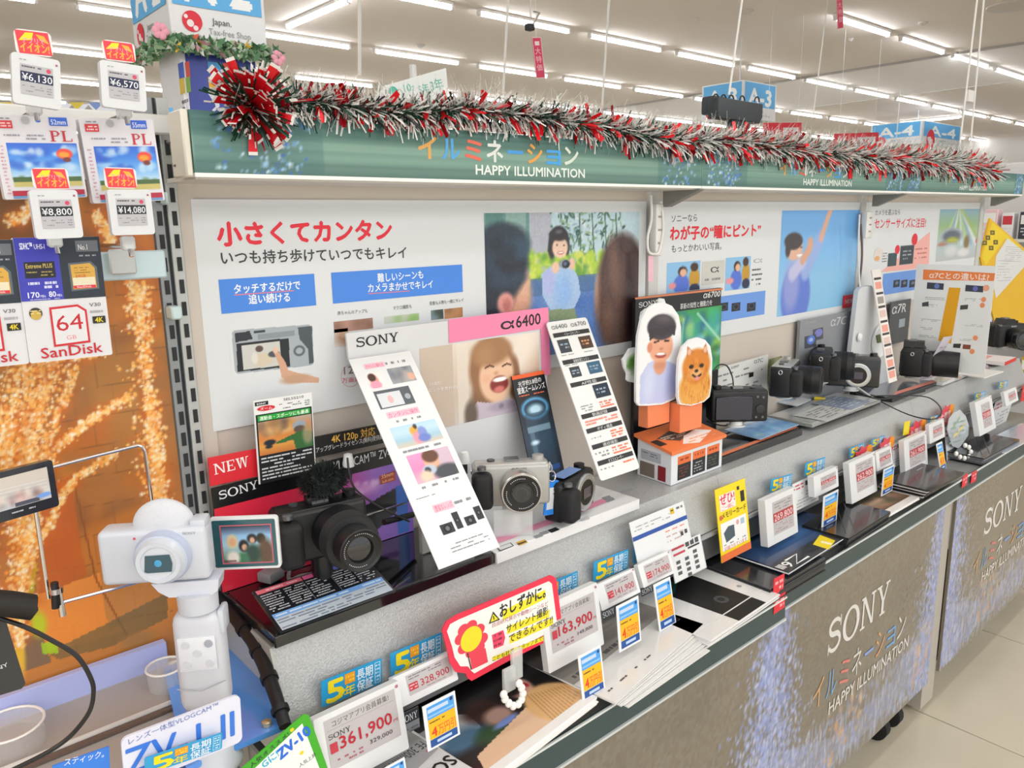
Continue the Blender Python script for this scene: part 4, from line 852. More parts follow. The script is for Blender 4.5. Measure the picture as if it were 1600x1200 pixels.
# ================================================================== NEAR LEFT BAY: BACKBOARD, SHELF
bx0, bx1 = -.62, .306
fr = Fr((bx0, 1.0, .79), (bx1, 1.0, .79), (bx0, 1.0, 1.405))
bb = sheet('printed_backboard', fr, M('b0703a', .4), 'amber backboard printed with trees wrapped in warm light strings, behind the hanging packages', 'board', None, .004)
cv = Cv(fr, 0, 0, 1, 1, 520, 'n', base='a0683a'); cv.c = fr.px
cv.vg('6e4a2c', '8a5c30', 'a8702f', 'b47838', 'ac6c30', 'b87034', 'e08834', 'a87038'); cv.spots(40, -20, 300, 260, 900, 40, ['d07c28', '8a5428', 'c06820', '9c6430'], .7, .3)
for y in range(250, 1000, 46): cv.line([(-60, y + 20), (270, y - 32)], 2, '7c5028', .6)
for y in range(250, 1000, 46):
    for x in range(-40, 270, 62): xx = x + (y // 46 % 2) * 30; cv.line([(xx, y + 10 - xx * .15), (xx + 6, y + 56 - xx * .15)], 1.6, '8a5a2c', .5)

cv.poly([(70, 760), (110, 745), (135, 900), (60, 935)], 'c85c18', .75); cv.poly([(55, 930), (155, 895), (198, 985), (75, 1020)], 'f09038', .9); cv.poly([(155, 895), (260, 860), (262, 940), (170, 985)], 'c08040', .8)
cv.line([(113, 745), (150, 905), (198, 992)], 3, '8a4818', .9); cv.poly([(165, 975), (262, 925), (262, 965), (175, 1010), (90, 1030), (75, 1020)], '70603c', .7); cv.ell(215, 1000, 25, 12, 'a87840', .4); cv.poly([(35, 1000), (65, 985), (80, 1035), (38, 1048)], '7c6450', .9)
cv.poly([(40, 880), (58, 880), (52, 930), (45, 930)], 'b8c020', .9); cv.ell(60, 975, 12, 20, 'c0cc20', .4); cv.poly([(64, 1005), (90, 1000), (92, 1020), (68, 1022)], 'a8d020', .9); cv.ell(28, 1010, 9, 45, 'e8b838', .3)
HB = ['ffe8b0', 'ffd080', 'ffc060', 'ffb048', 'fff4dc', 'f89838', 'ffdca0']
def tree(pts, w_, n):
    L = list(zip(pts, pts[1:]))
    n = int(n * 2.4)
    for _ in range(n // 6):
        (ax, ay), (bx, by) = rnd.choice(L); t = rnd.random(); cv.ell(ax + (bx - ax) * t + rnd.gauss(0, w_ * .5), ay + (by - ay) * t + rnd.gauss(0, 4), 9, 9, rnd.choice(['d86818', 'e07820', 'c05810']), .8, .22)
    for _ in range(n):
        (ax, ay), (bx, by) = rnd.choice(L); t = rnd.random(); q = rnd.uniform(1.2, 3.0)
        cv.ell(ax + (bx - ax) * t + rnd.gauss(0, w_ * .42), ay + (by - ay) * t + rnd.gauss(0, 4), q, q, rnd.choice(HB), .6, .95)
tree([(30, 560), (40, 700), (35, 850), (20, 1000)], 30, 420); tree([(75, 560), (50, 700), (30, 820)], 26, 260); tree([(120, 570), (75, 690), (60, 760)], 9, 100); tree([(200, 620), (140, 655), (90, 700), (50, 790)], 8, 150); tree([(185, 705), (120, 745), (85, 800), (40, 890)], 7, 120)
tree([(222, 500), (235, 640), (245, 720), (250, 790)], 16, 320); tree([(215, 440), (222, 520)], 26, 110); tree([(5, 640), (10, 760)], 24, 160); tree([(60, 320), (20, 350)], 20, 60); tree([(150, 330), (175, 380)], 10, 60); tree([(60, 800), (40, 860), (30, 940)], 12, 110); tree([(30, 960), (30, 1010)], 12, 60)
tree([(95, 560), (60, 640), (45, 760)], 40, 70); tree([(210, 560), (228, 700), (246, 800)], 30, 60); tree([(10, 580), (20, 700), (15, 850)], 34, 90); tree([(160, 550), (60, 560)], 14, 70)
cv.build(bb, coat=.15)
# display base: pale step, grey top, blue side plate
db = thing('camera_display_stand', (0, .85, .78), 'white and blue plastic display stand under the white vlog camera', 'display stand')
a = PY(254, 1004, .985)
child(MB().box(-.6, .985, .789, .262, .996, a.z, .001, 1).build('back_step', M('b4bdf0', .3, coat=.4)), db)
child(MB().prism([(.985, .795), (.985, .785), (.70, .755), (.70, .765)], -.6, .262, 'x').build('sloped_top', M('a79e98', .35)), db)
child(MB().box(-.6, .90, .7892, .25, .906, .795, .002, 1).build('cable_rib', M('d8d2cc', .35)), db)
child(MB().box(-.6, .893, .787, .24, .897, .7905).build('cable_slot', M('6a564c', .6)), db)
ol = [PZ(x, y, .80) for x, y in ((255, 1040), (325, 987), (357, 966), (395, 1005), (424, 1050), (441, 1130), (345, 1170), (290, 1195))]
child(MB().prism([(q.x, min(q.y, .99)) for q in ol], .790, .7965).build('blue_plate', M('5f9cf0', .15, coat=.8)), db)
for q in ((363, 981), (417, 1133)):
    v = PZ(*q, .797); child(MB().lathe([(0, .0055), (.005, .0055), (.006, .004)], v, n=18).build('screw', M('d8c49c', .25, metal=.7)), db)
g = MB(); v0 = [PZ(x, y, .775) for x, y in ((441, 1132), (345, 1172), (250, 1200))]
child(MB().tube([PZ(441, 1134, .79), PZ(345, 1176, .79), PZ(240, 1212, .79)], .003, 8).build('base_edge', M('3c5890', .2)), db)
# rope-like black cable bundle on the counter's end
g = MB(); pts = [PZ(325, 905, .86), PZ(345, 935, .858), PZ(368, 965, .855), PZ(395, 1000, .845), PZ(412, 1035, .835), PZ(430, 1085, .82), PZ(446, 1135, .80)]
g.tube(pts, [.006, .008, .0085, .009, .009, .008, .007], 12)
for a_, b_ in zip(pts, pts[1:]): m_ = a_.lerp(b_, .5); g.tube([m_ - (b_ - a_) * .08, m_ + (b_ - a_) * .08], .0105, 10)
tag(g.build('cable_bundle', M('131416', .45)), 'thick black wrapped cable bundle running down the left end of the counter', 'cable')
# white name card with ZV lettering
fr = frY((196, 1235), (379, 1158), (170, 1162), .70)
nc = sheet('name_card', fr, M('e2e4f4', .25, coat=.3), 'white rounded card with blue lettering in front of the white camera grip', 'card', None, .003, .006)
p = Pr(fr); p.text('レンズ一体型VLOGCAM™', (201, 1163), (341, 1104), 8.5, '6a7cb8', 0, .8); p.text('ZV-1 II', (197, 1213), (366, 1148), 42, '3c7ce0', .02); p.build(nc)
fr = frY((75, 1250), (170, 1222), (70, 1205), .715); fr = Fr(PY(84, 1232, .715), PY(172, 1200, .715), PY(75, 1200, .715))
bs = sheet('blue_strip', fr, M('3a84e8', .3), 'bright blue caption strip left of the white name card', 'card', None, .002); p = Pr(fr); p.text('スティック。', (100, 1196), (162, 1182), 10, 'eef4ff', .01, .8); p.build(bs)
# black hand-grip device at the left edge and its cable
g = thing('camera_grip', PY(20, 1000, .72), 'black camera handle cut off by the left edge of the picture', 'camera')
def outl(pts, y): return [(PY(x, yy, y).x, PY(x, yy, y).z) for x, yy in pts]
child(MB().prism(outl([(-70, 960), (2, 945), (14, 985), (40, 1068), (34, 1076), (-60, 1105)], .72), .72, .76, 'y').build('handle', M('2b2d31', .3, coat=.4)), g)
v = PY(-30, 940, .71); v2 = PY(58, 947, .71); child(MB().tube([v, v.lerp(v2, .5), v2 - Vector((.003, 0, 0)), v2], [.0105, .0105, .0105, .004], 16).build('rubber_arm', M('17120f', .6)), g)
p = Pr(frY((0, 1062), (30, 1050), (-4, 1040), .7195), z0=.0002); p.text('NY', (-4, 1048), (13, 1040), 6, 'd8dade', .02); o = p.build(None); child(o, g)
pts = [PY(x, y, yy) for x, y, yy in ((0, 966, .715), (40, 980, .70), (80, 1000, .69), (120, 1025, .68), (142, 1060, .675), (146, 1085, .675), (138, 1115, .675), (110, 1150, .68), (75, 1175, .685), (20, 1203, .69))]
def smooth(pts, n=6):
    out = []
    for i in range(len(pts) - 1):
        p0, p1, p2, p3 = pts[max(0, i-1)], pts[i], pts[i+1], pts[min(len(pts)-1, i+2)]
        for k in range(n):
            t = k / n; out.append(.5 * ((2*p1) + (p2 - p0)*t + (2*p0 - 5*p1 + 4*p2 - p3)*t*t + (3*p1 - p0 - 3*p2 + p3)*t**3))
    out.append(pts[-1]); return out
tag(MB().tube(smooth(pts), .0019, 8).build('cable', M('1a1718', .4)), 'black cable curving in front of the display base at the lower left', 'cable')
# clear cups and white rings
for k, (x, y, r_, lab) in enumerate(((20, 1170, .034, 'clear acrylic cup with white rim at the lower left corner'), (262, 1075, .022, 'clear acrylic ring holder behind the white grip'))):
    v = PZ(x, y, .785); t = thing('acrylic_holder', v, lab, 'holder')
    MB().tube([(r_ * math.cos(a), r_ * math.sin(a), .03) for a in [q * PI/12 for q in range(25)]], .0016, 6).build('rim', M('ece8e4', .2), t)
    MB().lathe([(0, r_), (.03, r_)], n=32).build('wall', M('f0f2f2', .05, alpha=.3, coat=1.), t)
# wire stand
t = thing('wire_stand', PY(100, 900, .95), 'silver wire frame stand in front of the amber backboard', 'stand')
w1 = [PY(*q, .955) for q in ((70, 733), (150, 712), (215, 696), (222, 698), (226, 706), (238, 790), (256, 900))]; w2 = [PY(*q, .93) for q in ((56, 800), (76, 935))]; w3 = [PY(*q, .93) for q in ((101, 962), (97, 946), (101, 940), (230, 905))]
for q in (w1, w2, w3): child(MB().tube(q, .0022, 8).build('wire', CHROME), t)
child(MB().tube([PY(85, 910, .925), PY(87, 950, .925)], .004, 10).build('clamp_screw', M('1a1a1c', .4)), t)
v = PY(88, 922, .922); child(MB().lathe([(-.003, .007), (.003, .007)], v, n=16).build('clamp_collar', CHROME), t)
child(MB().tube([PY(92, 925, .93), PY(98, 962, .93)], .0035, 8).build('rod', CHROME), t)
# monitor
fr = Fr(PY(-60, 835, .90), PY(93, 790, .92), PY(-80, 758, .90)); 
mo = sheet('small_monitor', fr, M('1c2430', .25, coat=.4), 'small dark framed screen showing people by the sea, at the left edge', 'monitor', None, .008, .003)
cv = Cv(fr, -45, 748, 84, 800, 90, base='d8d0c8'); cv = Cv(fr, .08, .12, .93, .78, 90, 'n'); cv.vg('d4ccc4', 'd8cfc6', 'd0ccc8', 'e0dcd8', 'c8ccd4')
for y in (.35, .42, .5): cv.line([(.1, y), (.9, y + .02)], .01, 'e8e4e0', .8)
cv.spots(26, .35, .5, .85, .72, .035, ['e89a90', 'd87c80', '7a5c54', 'f0dcd4', '50404c', 'e8c8b8'], .3, .9, 1.6); cv.rect(.55, .68, .8, .78, '2c3448', .8); cv.ell(.86, .68, .08, .05, '78a8f0', .2); cv.build(mo, coat=.5)
p = Pr(fr, 'n', .0006); p.bars(.5, .84, .75, .9, 1, 'b8bcc4'); p.build(mo)
# ================================================================== HANGING PACKAGES AND TAGS, LEFT
def hang(name, bl, br, tl, y, m, label, cat, group, t=.012, r=.002): fr = frY(bl, br, tl, y); return fr, sheet(name, fr, m, label, cat, group, t, r)
for k, (dx, dy, bl, br, tl, mm_, lab) in enumerate(((0, 0, (8, 312), (137, 308), (-18, 178), '52', 'filter package with balloon picture and blue 52 mark, left one'), (133, 9, (146, 318), (258, 313), (131, 184), '55', 'filter package with balloon picture and blue 55 mark, right one'))):
    fr, o = hang('filter_package', bl, br, tl, .86, M('e2e0e6', .35), lab, 'package', 'hanging filter packages')
    cv = Cv(fr, .13, .33, .97, .86, 66, 'n'); cv.vg('2f68d8', '3f88e8', '6fb0f0', 'b8dcf4', 'e0e8e4'); cv.spots(26, .15, .36, .95, .62, .06, ['e8f4fc', 'a8d0f4', '2c60d0'], .7, .5, .7)
    cv.rect(.13, .735, .97, .79, '4c6a3c'); cv.rect(.13, .79, .97, .86, 'c8bc70'); cv.spots(10, .15, .72, .95, .76, .03, ['3c5a30', '587a40'], .4, .9, .5); cv.ell(.80, .46, .1, .065, 'f04838', .1); cv.ell(.79, .47, .07, .035, 'f8a030', .3); cv.ell(.82, .53, .05, .03, '7a3830', .2); cv.build(o, coat=.3)
    p = Pr(fr, 'n', .0006); p.slab('PL', (.66, .31), (.94, .31), .13, 'c8303c'); p.rect(.68, .02, .90, .12, '3268d8'); p.text(mm_ + 'mm', (.70, .105), (.88, .105), .06, 'f0f4ff', .01)
    p.rect(.06, .07, .24, .16, 'd84048'); p.bars(.08, .085, .22, .15, 2, 'f8d8d8', .5); p.bars(.12, .22, .60, .30, 2, '9a9aa4', .45); p.bars(.04, .35, .09, .95, 14, 'd09aa8', .4); p.bars(.06, .03, .22, .06, 1, '8a8c94', .5); p.rect(.1, .9, .97, .96, 'b83048'); p.rect(.1, .965, .97, .99, '6f9cd0'); p.disc(.40, .06, .05, 'b8b8bc'); p.build(o)
SD = (((47, 568), (176, 554), (16, 372)), ((-95, 583), (46, 568), (-130, 377)))
for k, (bl, br, tl) in enumerate(SD):
    fr, o = hang('memory_card_package', bl, br, tl, .85 + .002 * k, M('dcdce0', .35), ['memory card package with large red 64 below the white price tag', 'memory card package cut off by the left edge of the picture'][k], 'package', 'hanging memory card packages')
    p = Pr(fr, 'n'); p.rect(0, 0, 1, .50, '26303c'); p.rect(0, 0, .49, .50, '3c3eb4'); p.rect(.08, .19, .43, .32, '1c1c2c'); p.text('Extreme PLUS', (.1, .24), (.40, .24), .035, 'd8c060', .01); p.bars(.1, .26, .40, .31, 2, 'a89850', .4)
    p.text('SDHC™', (.06, .09), (.20, .09), .05, 'e8ecff', .02); p.text('UHS-I', (.22, .09), (.34, .09), .04, 'e8ecff', .01); p.bars(.1, .345, .44, .41, 2, 'd0d4f0', .65); p.text('170', (.08, .475), (.21, .475), .045, 'f0f4ff', .015); p.text('MB/s', (.22, .475), (.28, .475), .02, 'f0f4ff'); p.text('80', (.32, .475), (.40, .475), .045, 'f0f4ff', .015); p.text('MB/s', (.41, .475), (.47, .475), .02, 'f0f4ff'); p.bars(.1, .485, .44, .495, 1, 'c8cce8')
    p.poly([(.585, .21), (.86, .20), (.93, .25), (.93, .43), (.59, .44)], '5c6870'); p.poly([(.61, .225), (.845, .215), (.9, .255), (.9, .42), (.615, .425)], 'd8a848'); p.rect(.62, .33, .89, .42, 'e4dcc0'); p.rect(.62, .395, .89, .42, 'd83040'); p.text('SanDisk', (.66, .415), (.84, .415), .016, 'fff0f0'); p.text('64GB', (.66, .33), (.78, .33), .025, 'c04030', .005); p.bars(.65, .24, .84, .3, 3, '9a7830', .4)
    p.rect(.7, .03, .97, .12, '6a7078'); p.text('No.1', (.73, .105), (.84, .105), .045, 'e8eaec', .01); p.bars(.73, .14, .95, .165, 1, '9aa0a8', .5)
    p.poly([(.30, .56), (.64, .55), (.74, .60), (.74, .875), (.30, .885)], 'cc2430'); p.poly([(.325, .578), (.63, .568), (.715, .61), (.715, .857), (.325, .867)], 'dcdce0')
    p.text('64', (.36, .76), (.68, .755), .13, 'c01c2c', .0); p.text('GB', (.46, .835), (.58, .833), .035, 'd88088'); p.text('SanDisk', (.14, .97), (.88, .965), .085, 'c41e2c', .015); p.disc(.14, .60, .075, '3a3428'); p.disc(.14, .615, .06, 'c8a848'); p.bars(.08, .57, .2, .61, 2, 'e8d898', .4)
    p.rect(.80, .66, .96, .72, '202022'); p.text('4K', (.83, .71), (.93, .71), .04, 'e8d020', .03); p.text('V30', (.78, .575), (.92, .575), .03, '4a4a4e'); p.bars(.78, .6, .94, .64, 1, 'a8a8b0'); p.build(o)
def slim_tag(bl, br, tl, y, price, label, promo, k):
    fr = frY(bl, br, tl, y); o = sheet('price_tag', fr, M('dadce0', .3), label, 'price tag', 'electronic price tags on the hooks', .008, .003)
    p = Pr(fr, 'n'); p.rect(.17, .2, .84, .79, 'b9b8be'); p.rect(.17, .34, .84, .54, '20284c' if k < 2 else '222428'); p.text('¥' + price, (.20, .515), (.82, .515), .14, 'e8eaf0', .01); p.bars(.2, .22, .6, .27, 1, '5a5c64', .6); p.disc(.75, .27, .05, 'd04868'); p.bars(.2, .6, .8, .75, 3, '84868c', .35); p.disc(.92, .12, .025, 'a05868' ); p.bars(.16, .1, .3, .13, 1, '9a9ca0', .7); p.build(o)
    f2 = frY(*promo, y + .003); c = sheet('promo_card', f2, M('f4ece8', .35), t=.0015, r=.004, parent=o); p = Pr(f2, 'n'); p.poly([(.03, .05), (.92, .05), (.97, .95), (.08, .95)], 'e8404c'); p.poly([(.1, .45), (.3, .12), (.52, .1), (.45, .4)], 'f0e020'); p.poly([(.58, .15), (.8, .2), (.92, .5), (.7, .4)], 'f0b030'); p.text('アプリで', (.2, .52), (.8, .52), .2, 'f0a8b8', .02, .8); p.text('イイオン!', (.12, .86), (.9, .86), .34, 'f8b040', .04, .8); p.build(o)
    return o
slim_tag((20, 160), (96, 172), (13, 79), .80, '6,130', 'white electronic price tag reading 6,130 at the top left', ((26, 84), (84, 90), (23, 44)), 0)
slim_tag((160, 166), (230, 175), (152, 92), .81, '6,570', 'white electronic price tag reading 6,570, beside the A-2 sign', ((162, 93), (213, 99), (158, 61)), 1)
slim_tag((57, 374), (131, 371), (46, 297), .80, '8,800', 'white electronic price tag reading 8,800 above the memory card package', ((53, 296), (110, 296), (50, 262)), 2)
slim_tag((176, 368), (243, 366), (167, 296), .81, '14,080', 'white electronic price tag reading 14,080 above the pale blue bar', ((165, 294), (215, 295), (163, 261)), 3)
hk = thing('hook_rail', (-.1, .98, 1.4), 'white metal hook rails with wire hooks carrying the hanging packages', 'rail')
for (xa, ya, xb, yb, yy, c_) in ((-60, 181, 268, 196, .975, 'dcdcd8'), (-60, 402, 258, 412, .93, 'c8dde4')):
    a = PY(xa, ya, yy); b = PY(xb, yb, yy); z = b.z; hw = .011 if c_ == 'dcdcd8' else .0155
    child(MB().box(a.x, yy - .004, z - hw, b.x, yy + .008, z + hw, .002, 1).build('rail', M(c_, .3, coat=.3)), hk)
child(MB().box(*(PY(173, 430, .915) + Vector((0, -.002, 0))), *(PY(210, 388, .915) + Vector((0, .002, 0))), .0018, 1).build('hook_plate', M('c4c8c8', .3)), hk)
for (x, y) in ((56, 172), (197, 178), (203, 385), (88, 380)):
    a = PY(x, y, .835); child(MB().tube([a + Vector((0, .14, .0)), a + Vector((0, .01, 0)), a + Vector((0, 0, -.004)), a + Vector((0, -.002, -.010))], .0022, 8).build('wire_hook', CHROME), hk)
    child(MB().box(a.x - .006, .835, a.z - .004, a.x + .006, .847, a.z + .010, .002, 1).build('hook_clip', M('d8dcdc', .2)), hk)
child(MB().tube([PY(262, 222, .95), PY(272, 222, .93), PY(277, 250, .92), PY(276, 262, .92), PY(272, 258, .92)], .0018, 8).build('spare_hook', M('8c8e8e', .3, metal=.8)), hk)

# ================================================================== PRICE TAGS ON THE RAIL
YR = .765
def wide_tag(bl, br, tl, price, label, scr=(.09, .1, .93, .72), head='コジマアプリ会員募集!', small=False, th=.009, sub='', y=YR, box=False, hd=True):
    fr = frL(bl, br, tl, y, .4); o = sheet('price_tag', fr, M('e2e4e6', .3), label, 'price tag', 'electronic price tags on the counter rail', th, .002)
    x0, y0, x1, y1 = scr; W, H = x1 - x0, y1 - y0; X = lambda t: x0 + t * W; Yv = lambda t: y0 + t * H
    p = Pr(fr, 'n'); p.rect(x0, y0, x1, y1, 'bdb8ba')
    if box: p.rect(X(.0), Yv(.34), X(1), Yv(.62), 'b04048'); p.text(price, (X(.05), Yv(.59)), (X(.95), Yv(.59)), H * .2, 'f0d8d8', .01); p.bars(X(.08), Yv(.05), X(.9), Yv(.3), 3, '808084', .35); p.bars(X(.08), Yv(.66), X(.9), Yv(.96), 4, 'a08488', .35)
    elif small: p.bars(X(.05), Yv(.05), X(.8), Yv(.3), 2, '707074', .4); p.rect(X(.02), Yv(.44), X(.22), Yv(.80), 'c03040'); p.bars(X(.04), Yv(.48), X(.20), Yv(.76), 2, 'e8c8c8', .4); p.text(price, (X(.28), Yv(.78)), (X(.94), Yv(.78)), H * .33, 'b02838', .015); p.bars(X(.3), Yv(.86), X(.9), Yv(.95), 1, '9a7880', .4)
    else:
        p.text(head, (X(.1), Yv(.17)), (X(.9), Yv(.17)), H * .11, '3a3a3e', .005, .8); p.rect(X(.03), Yv(.22), X(.97), Yv(.225), '6a6a6e'); p.slab('SONY', (X(.03), Yv(.40)), (X(.33), Yv(.40)), H * .1, '3a3a3e') if hd else 0
        p.rect(X(.03), Yv(.48), X(.13), Yv(.68), 'c03848'); p.text(price, (X(.16), Yv(.66)), (X(.9), Yv(.66)), H * .24, 'b81c30', .02); p.text('円', (X(.92), Yv(.66)), (X(.98), Yv(.66)), H * .06, 'b81c30', 0, .8)
        p.text(sub, (X(.55), Yv(.86)), (X(.88), Yv(.86)), H * .085, '4a3a40', .005); p.bars(X(.1), Yv(.8), X(.45), Yv(.96), 2, 'b05868', .4)
    p.disc(.96, .06, .018, 'b0707c'); p.build(o)
    return o
LT = 'electronic price tag '
wide_tag((508, 1240), (640, 1178), (489, 1126), '361,900', 'large white ' + LT + 'reading 361,900, nearest the camera', (.1, .08, .93, .76), sub='329,000', th=.012, y=.75)
wide_tag((627, 1106), (717, 1077), (612, 1060), '328,900', 'small white ' + LT + 'reading 328,900, left of the handwritten notice', (.2, .12, .93, .78), small=True)
wide_tag((858, 1053), (944, 1006), (845, 950), '163,900', 'large white ' + LT + 'reading 163,900, partly behind the handwritten notice', (.1, .12, .92, .74), sub='149,000', th=.012, y=.75)
wide_tag((941, 955), (1001, 931), (930, 915), '141,900', 'small white ' + LT + 'reading 141,900 under a blue warranty badge', (.2, .12, .93, .85), small=True)
wide_tag((1006, 919), (1055, 898), (996, 883), '174,900', 'small white ' + LT + 'reading 174,900, fifth from the left', (.15, .14, .92, .88), small=True)
wide_tag((1200, 856), (1247, 832), (1195, 782), '269,800', 'tall white ' + LT + 'reading 269,800 over the blue catalog', (.22, .12, .88, .82), box=True, th=.016)
wide_tag((1273, 778), (1310, 766), (1271, 745), '326,000', 'short white ' + LT + 'right of the one reading 269,800', (.28, .2, .9, .8), box=True, th=.014)
wide_tag((1331, 788), (1370, 775), (1326, 724), '262,900', 'tall white ' + LT + 'reading 262,900 under a red burst badge', (.24, .1, .9, .8), box=True, th=.014)
wide_tag((1371, 737), (1395, 728), (1368, 707), '236,900', 'small white ' + LT + 'just right of the one reading 262,900', (.2, .15, .9, .85), box=True)
wide_tag((1415, 745), (1449, 736), (1412, 689), '261,900', 'tall white ' + LT + 'reading 261,900 under a yellow and blue badge', (.22, .1, .9, .82), box=True, th=.013)
wide_tag((1453, 694), (1476, 688), (1451, 664), '198,000', 'small white ' + LT + 'left of the clear tag with white bead chain', (.25, .2, .85, .8), box=True)
wide_tag((1531, 682), (1556, 673), (1523, 629), '259,800', 'tall white ' + LT + 'second from the right end', (.32, .14, .82, .85), box=True, th=.015)
wide_tag((1572, 635), (1591, 629), (1568, 613), '253,800', 'small white ' + LT + 'next to the red tag at the right edge', (.3, .2, .85, .8), box=True)
# blue five-year warranty badges
def badge(bl, br, tl, label, simple=False, y=.794):
    fr = frY(bl, br, tl, y); o = sheet('warranty_badge', fr, M('2aa0d8', .3, coat=.3), label, 'badge', 'blue five-year warranty badges', .001, .002)
    p = Pr(fr, 'n')
    p.text('5', (.08, .92), (.36, .92), .80, 'f4dc20', .04); p.rect(.37, .08, .54, .48, 'f0a020'); p.bars(.39, .14, .52, .44, 2, 'f8e050', .5); p.text('年', (.36, .92), (.54, .92), .36, 'f4dc20', .02, .8)
    p.text('長期', (.57, .47), (.84, .47), .36, 'e4f4fc', .02, .8); p.text('保証', (.57, .92), (.84, .92), .36, 'e4f4fc', .02, .8); p.frame(.87, .08, .97, .9, .03, 'b8e4f8'); p.bars(.885, .14, .955, .85, 5, 'd0f0fc', .5); p.build(o)
BG = ((((503, 1106), (597, 1067), (499, 1066)), 'large blue warranty badge above the largest price tag'), (((611, 1062), (691, 1027), (608, 1022)), 'blue warranty badge just left of the handwritten notice'), (((835, 955), (903, 923), (828, 925)), 'blue warranty badge half hidden behind the handwritten notice'),
      (((927, 910), (981, 888), (924, 880)), 'blue warranty badge between the handwritten notice and the white spec sheet'), (((990, 881), (1037, 858), (986, 851)), 'blue warranty badge overlapping the white spec sheet'), (((1203, 770), (1236, 760), (1202, 750)), 'small blue warranty badge right of the yellow memory card notice'),
      (((1257, 745), (1288, 734), (1256, 725)), 'small blue warranty badge standing alone, above the short thick tag'), (((1327, 717), (1349, 708), (1326, 701)), 'small blue badge left of the first red burst'), (((1361, 700), (1382, 692), (1360, 688)), 'small blue badge between two red bursts'),
      (((1417, 680), (1436, 674), (1416, 668)), 'small blue badge beside the yellow flag'), (((1452, 661), (1465, 657), (1452, 652)), 'tiny blue badge left of the clear bead-chain tag'), (((1522, 626), (1539, 621), (1521, 616)), 'tiny blue badge above the tall tag near the right end'), (((1560, 608), (1574, 604), (1559, 598)), 'tiny blue badge furthest to the right'), (((226, 1212), (347, 1170), (219, 1187)), 'large blue warranty badge below the white name card'))
for q, lab in BG: badge(*q, lab, y=.69 if q[0][0] == 226 else .794)
# yellow and blue discount cards
def disc_card(bl, br, tl, label, y=.738):
    y = {660: .70, 903: .69, 963: .72, 592: .70}.get(tl[0], y); fr = frL(bl, br, tl, y, .4); o = sheet('discount_card', fr, M('eceff2', .35), label, 'card', 'blue and yellow discount cards under the tags', .0012)
    p = Pr(fr, 'n'); p.rect(.1, .06, .93, .34, '4aa0ea'); p.rect(.12, .12, .75, .20, 'c0d4ec'); p.rect(.12, .26, .9, .3, '8cc0f0'); p.disc(.85, .11, .05, '283c70'); p.rect(.1, .34, .93, .78, 'f4b814'); p.text('4', (.17, .74), (.33, .74), .2, 'e03820', .03); p.text('万円引', (.36, .74), (.9, .74), .2, 'e86830', .015, .8); p.bars(.14, .39, .6, .45, 1, '705020', .5); p.rect(.1, .79, .93, .95, '205098'); p.rect(.3, .84, .75, .9, 'b8d0f0'); p.build(o)
DC = ((((669, 1175), (719, 1145), (660, 1105)), 'discount card left of the handwritten notice'), (((911, 1099), (946, 1082), (903, 1026)), 'long discount card just right of the handwritten notice'), (((968, 1020), (1002, 1001), (963, 948)), 'discount card over the grey catalog, between two others'), (((1031, 989), (1057, 963), (1021, 914)), 'discount card left of the black lens catalog'),
      (((1284, 826), (1307, 814), (1287, 776)), 'discount card above the yellow mark of the blue catalog'), (((1377, 776), (1394, 766), (1381, 734)), 'discount card above the garden photo catalog'), (((1436, 772), (1445, 767), (1433, 735)), 'small discount card touching the fanned black and white catalogs'), (((1470, 738), (1479, 732), (1463, 694)), 'discount card left of the white bead chain'),
      (((600, 1260), (640, 1240), (592, 1205)), 'discount card at the bottom edge of the picture'))
for q, lab in DC: disc_card(*q, lab)
# dark spec strips with brand lettering
def spec(bl, br, tl, label, k, y=.790):
    fr = frL(bl, br, tl, y); o = sheet('spec_strip', fr, M('8c9094' if k == 0 else 'e4e6e8', .35), label, 'card', 'spec cards on the rail', .001); p = Pr(fr, 'n')
    if k == 0: p.rect(0, 0, 1, .16, '2c3038'); p.slab('SONY', (.06, .13), (.9, .13), .09, 'e8eaec'); p.bars(.06, .22, .94, .95, 18, '5a5e64', .35, .95)
    elif k == 1: p.rect(0, 0, 1, 1, '3a4048'); p.slab('SONY', (.08, .8), (.9, .8), .55, 'e8eaec')
    else: 
        p.bars(.04, .06, .42, .3, 2, 'd05060', .45); p.bars(.04, .4, .9, .95, 5, '9a9ca0', .25, .6)
        for i in range(3): p.rect(.5 + .15 * i, .08, .5 + .15 * i + .11, .24, '3c3e42')
    p.build(o)
spec((633, 1230), (662, 1215), (624, 1118), 'grey strip card with dark brand header under the 328,900 price tag', 0); spec((941, 970), (962, 962), (939, 955), 'narrow dark brand strip under the 141,900 price tag', 1); spec((1002, 933), (1021, 925), (1000, 920), 'narrow dark brand strip left of the third small discount card', 1)
spec((1241, 800), (1279, 783), (1238, 757), 'white spec card right of the 269,800 price tag', 2); spec((1396, 731), (1411, 725), (1394, 695), 'white spec card left of the yellow flag', 2); spec((1480, 725), (1492, 720), (1476, 668), 'white spec card behind the clear bead-chain tag', 2); spec((1540, 680), (1570, 668), (1556, 628), 'pale card between the last two price tags', 2)
fr = frL((997, 882), (1081, 838), (983, 817), .797); o = sheet('spec_sheet', fr, M('e0e3e6', .3), 'white spec sheet with dark blue line behind the 174,900 price tag', 'card', None, .001); p = Pr(fr, 'n')
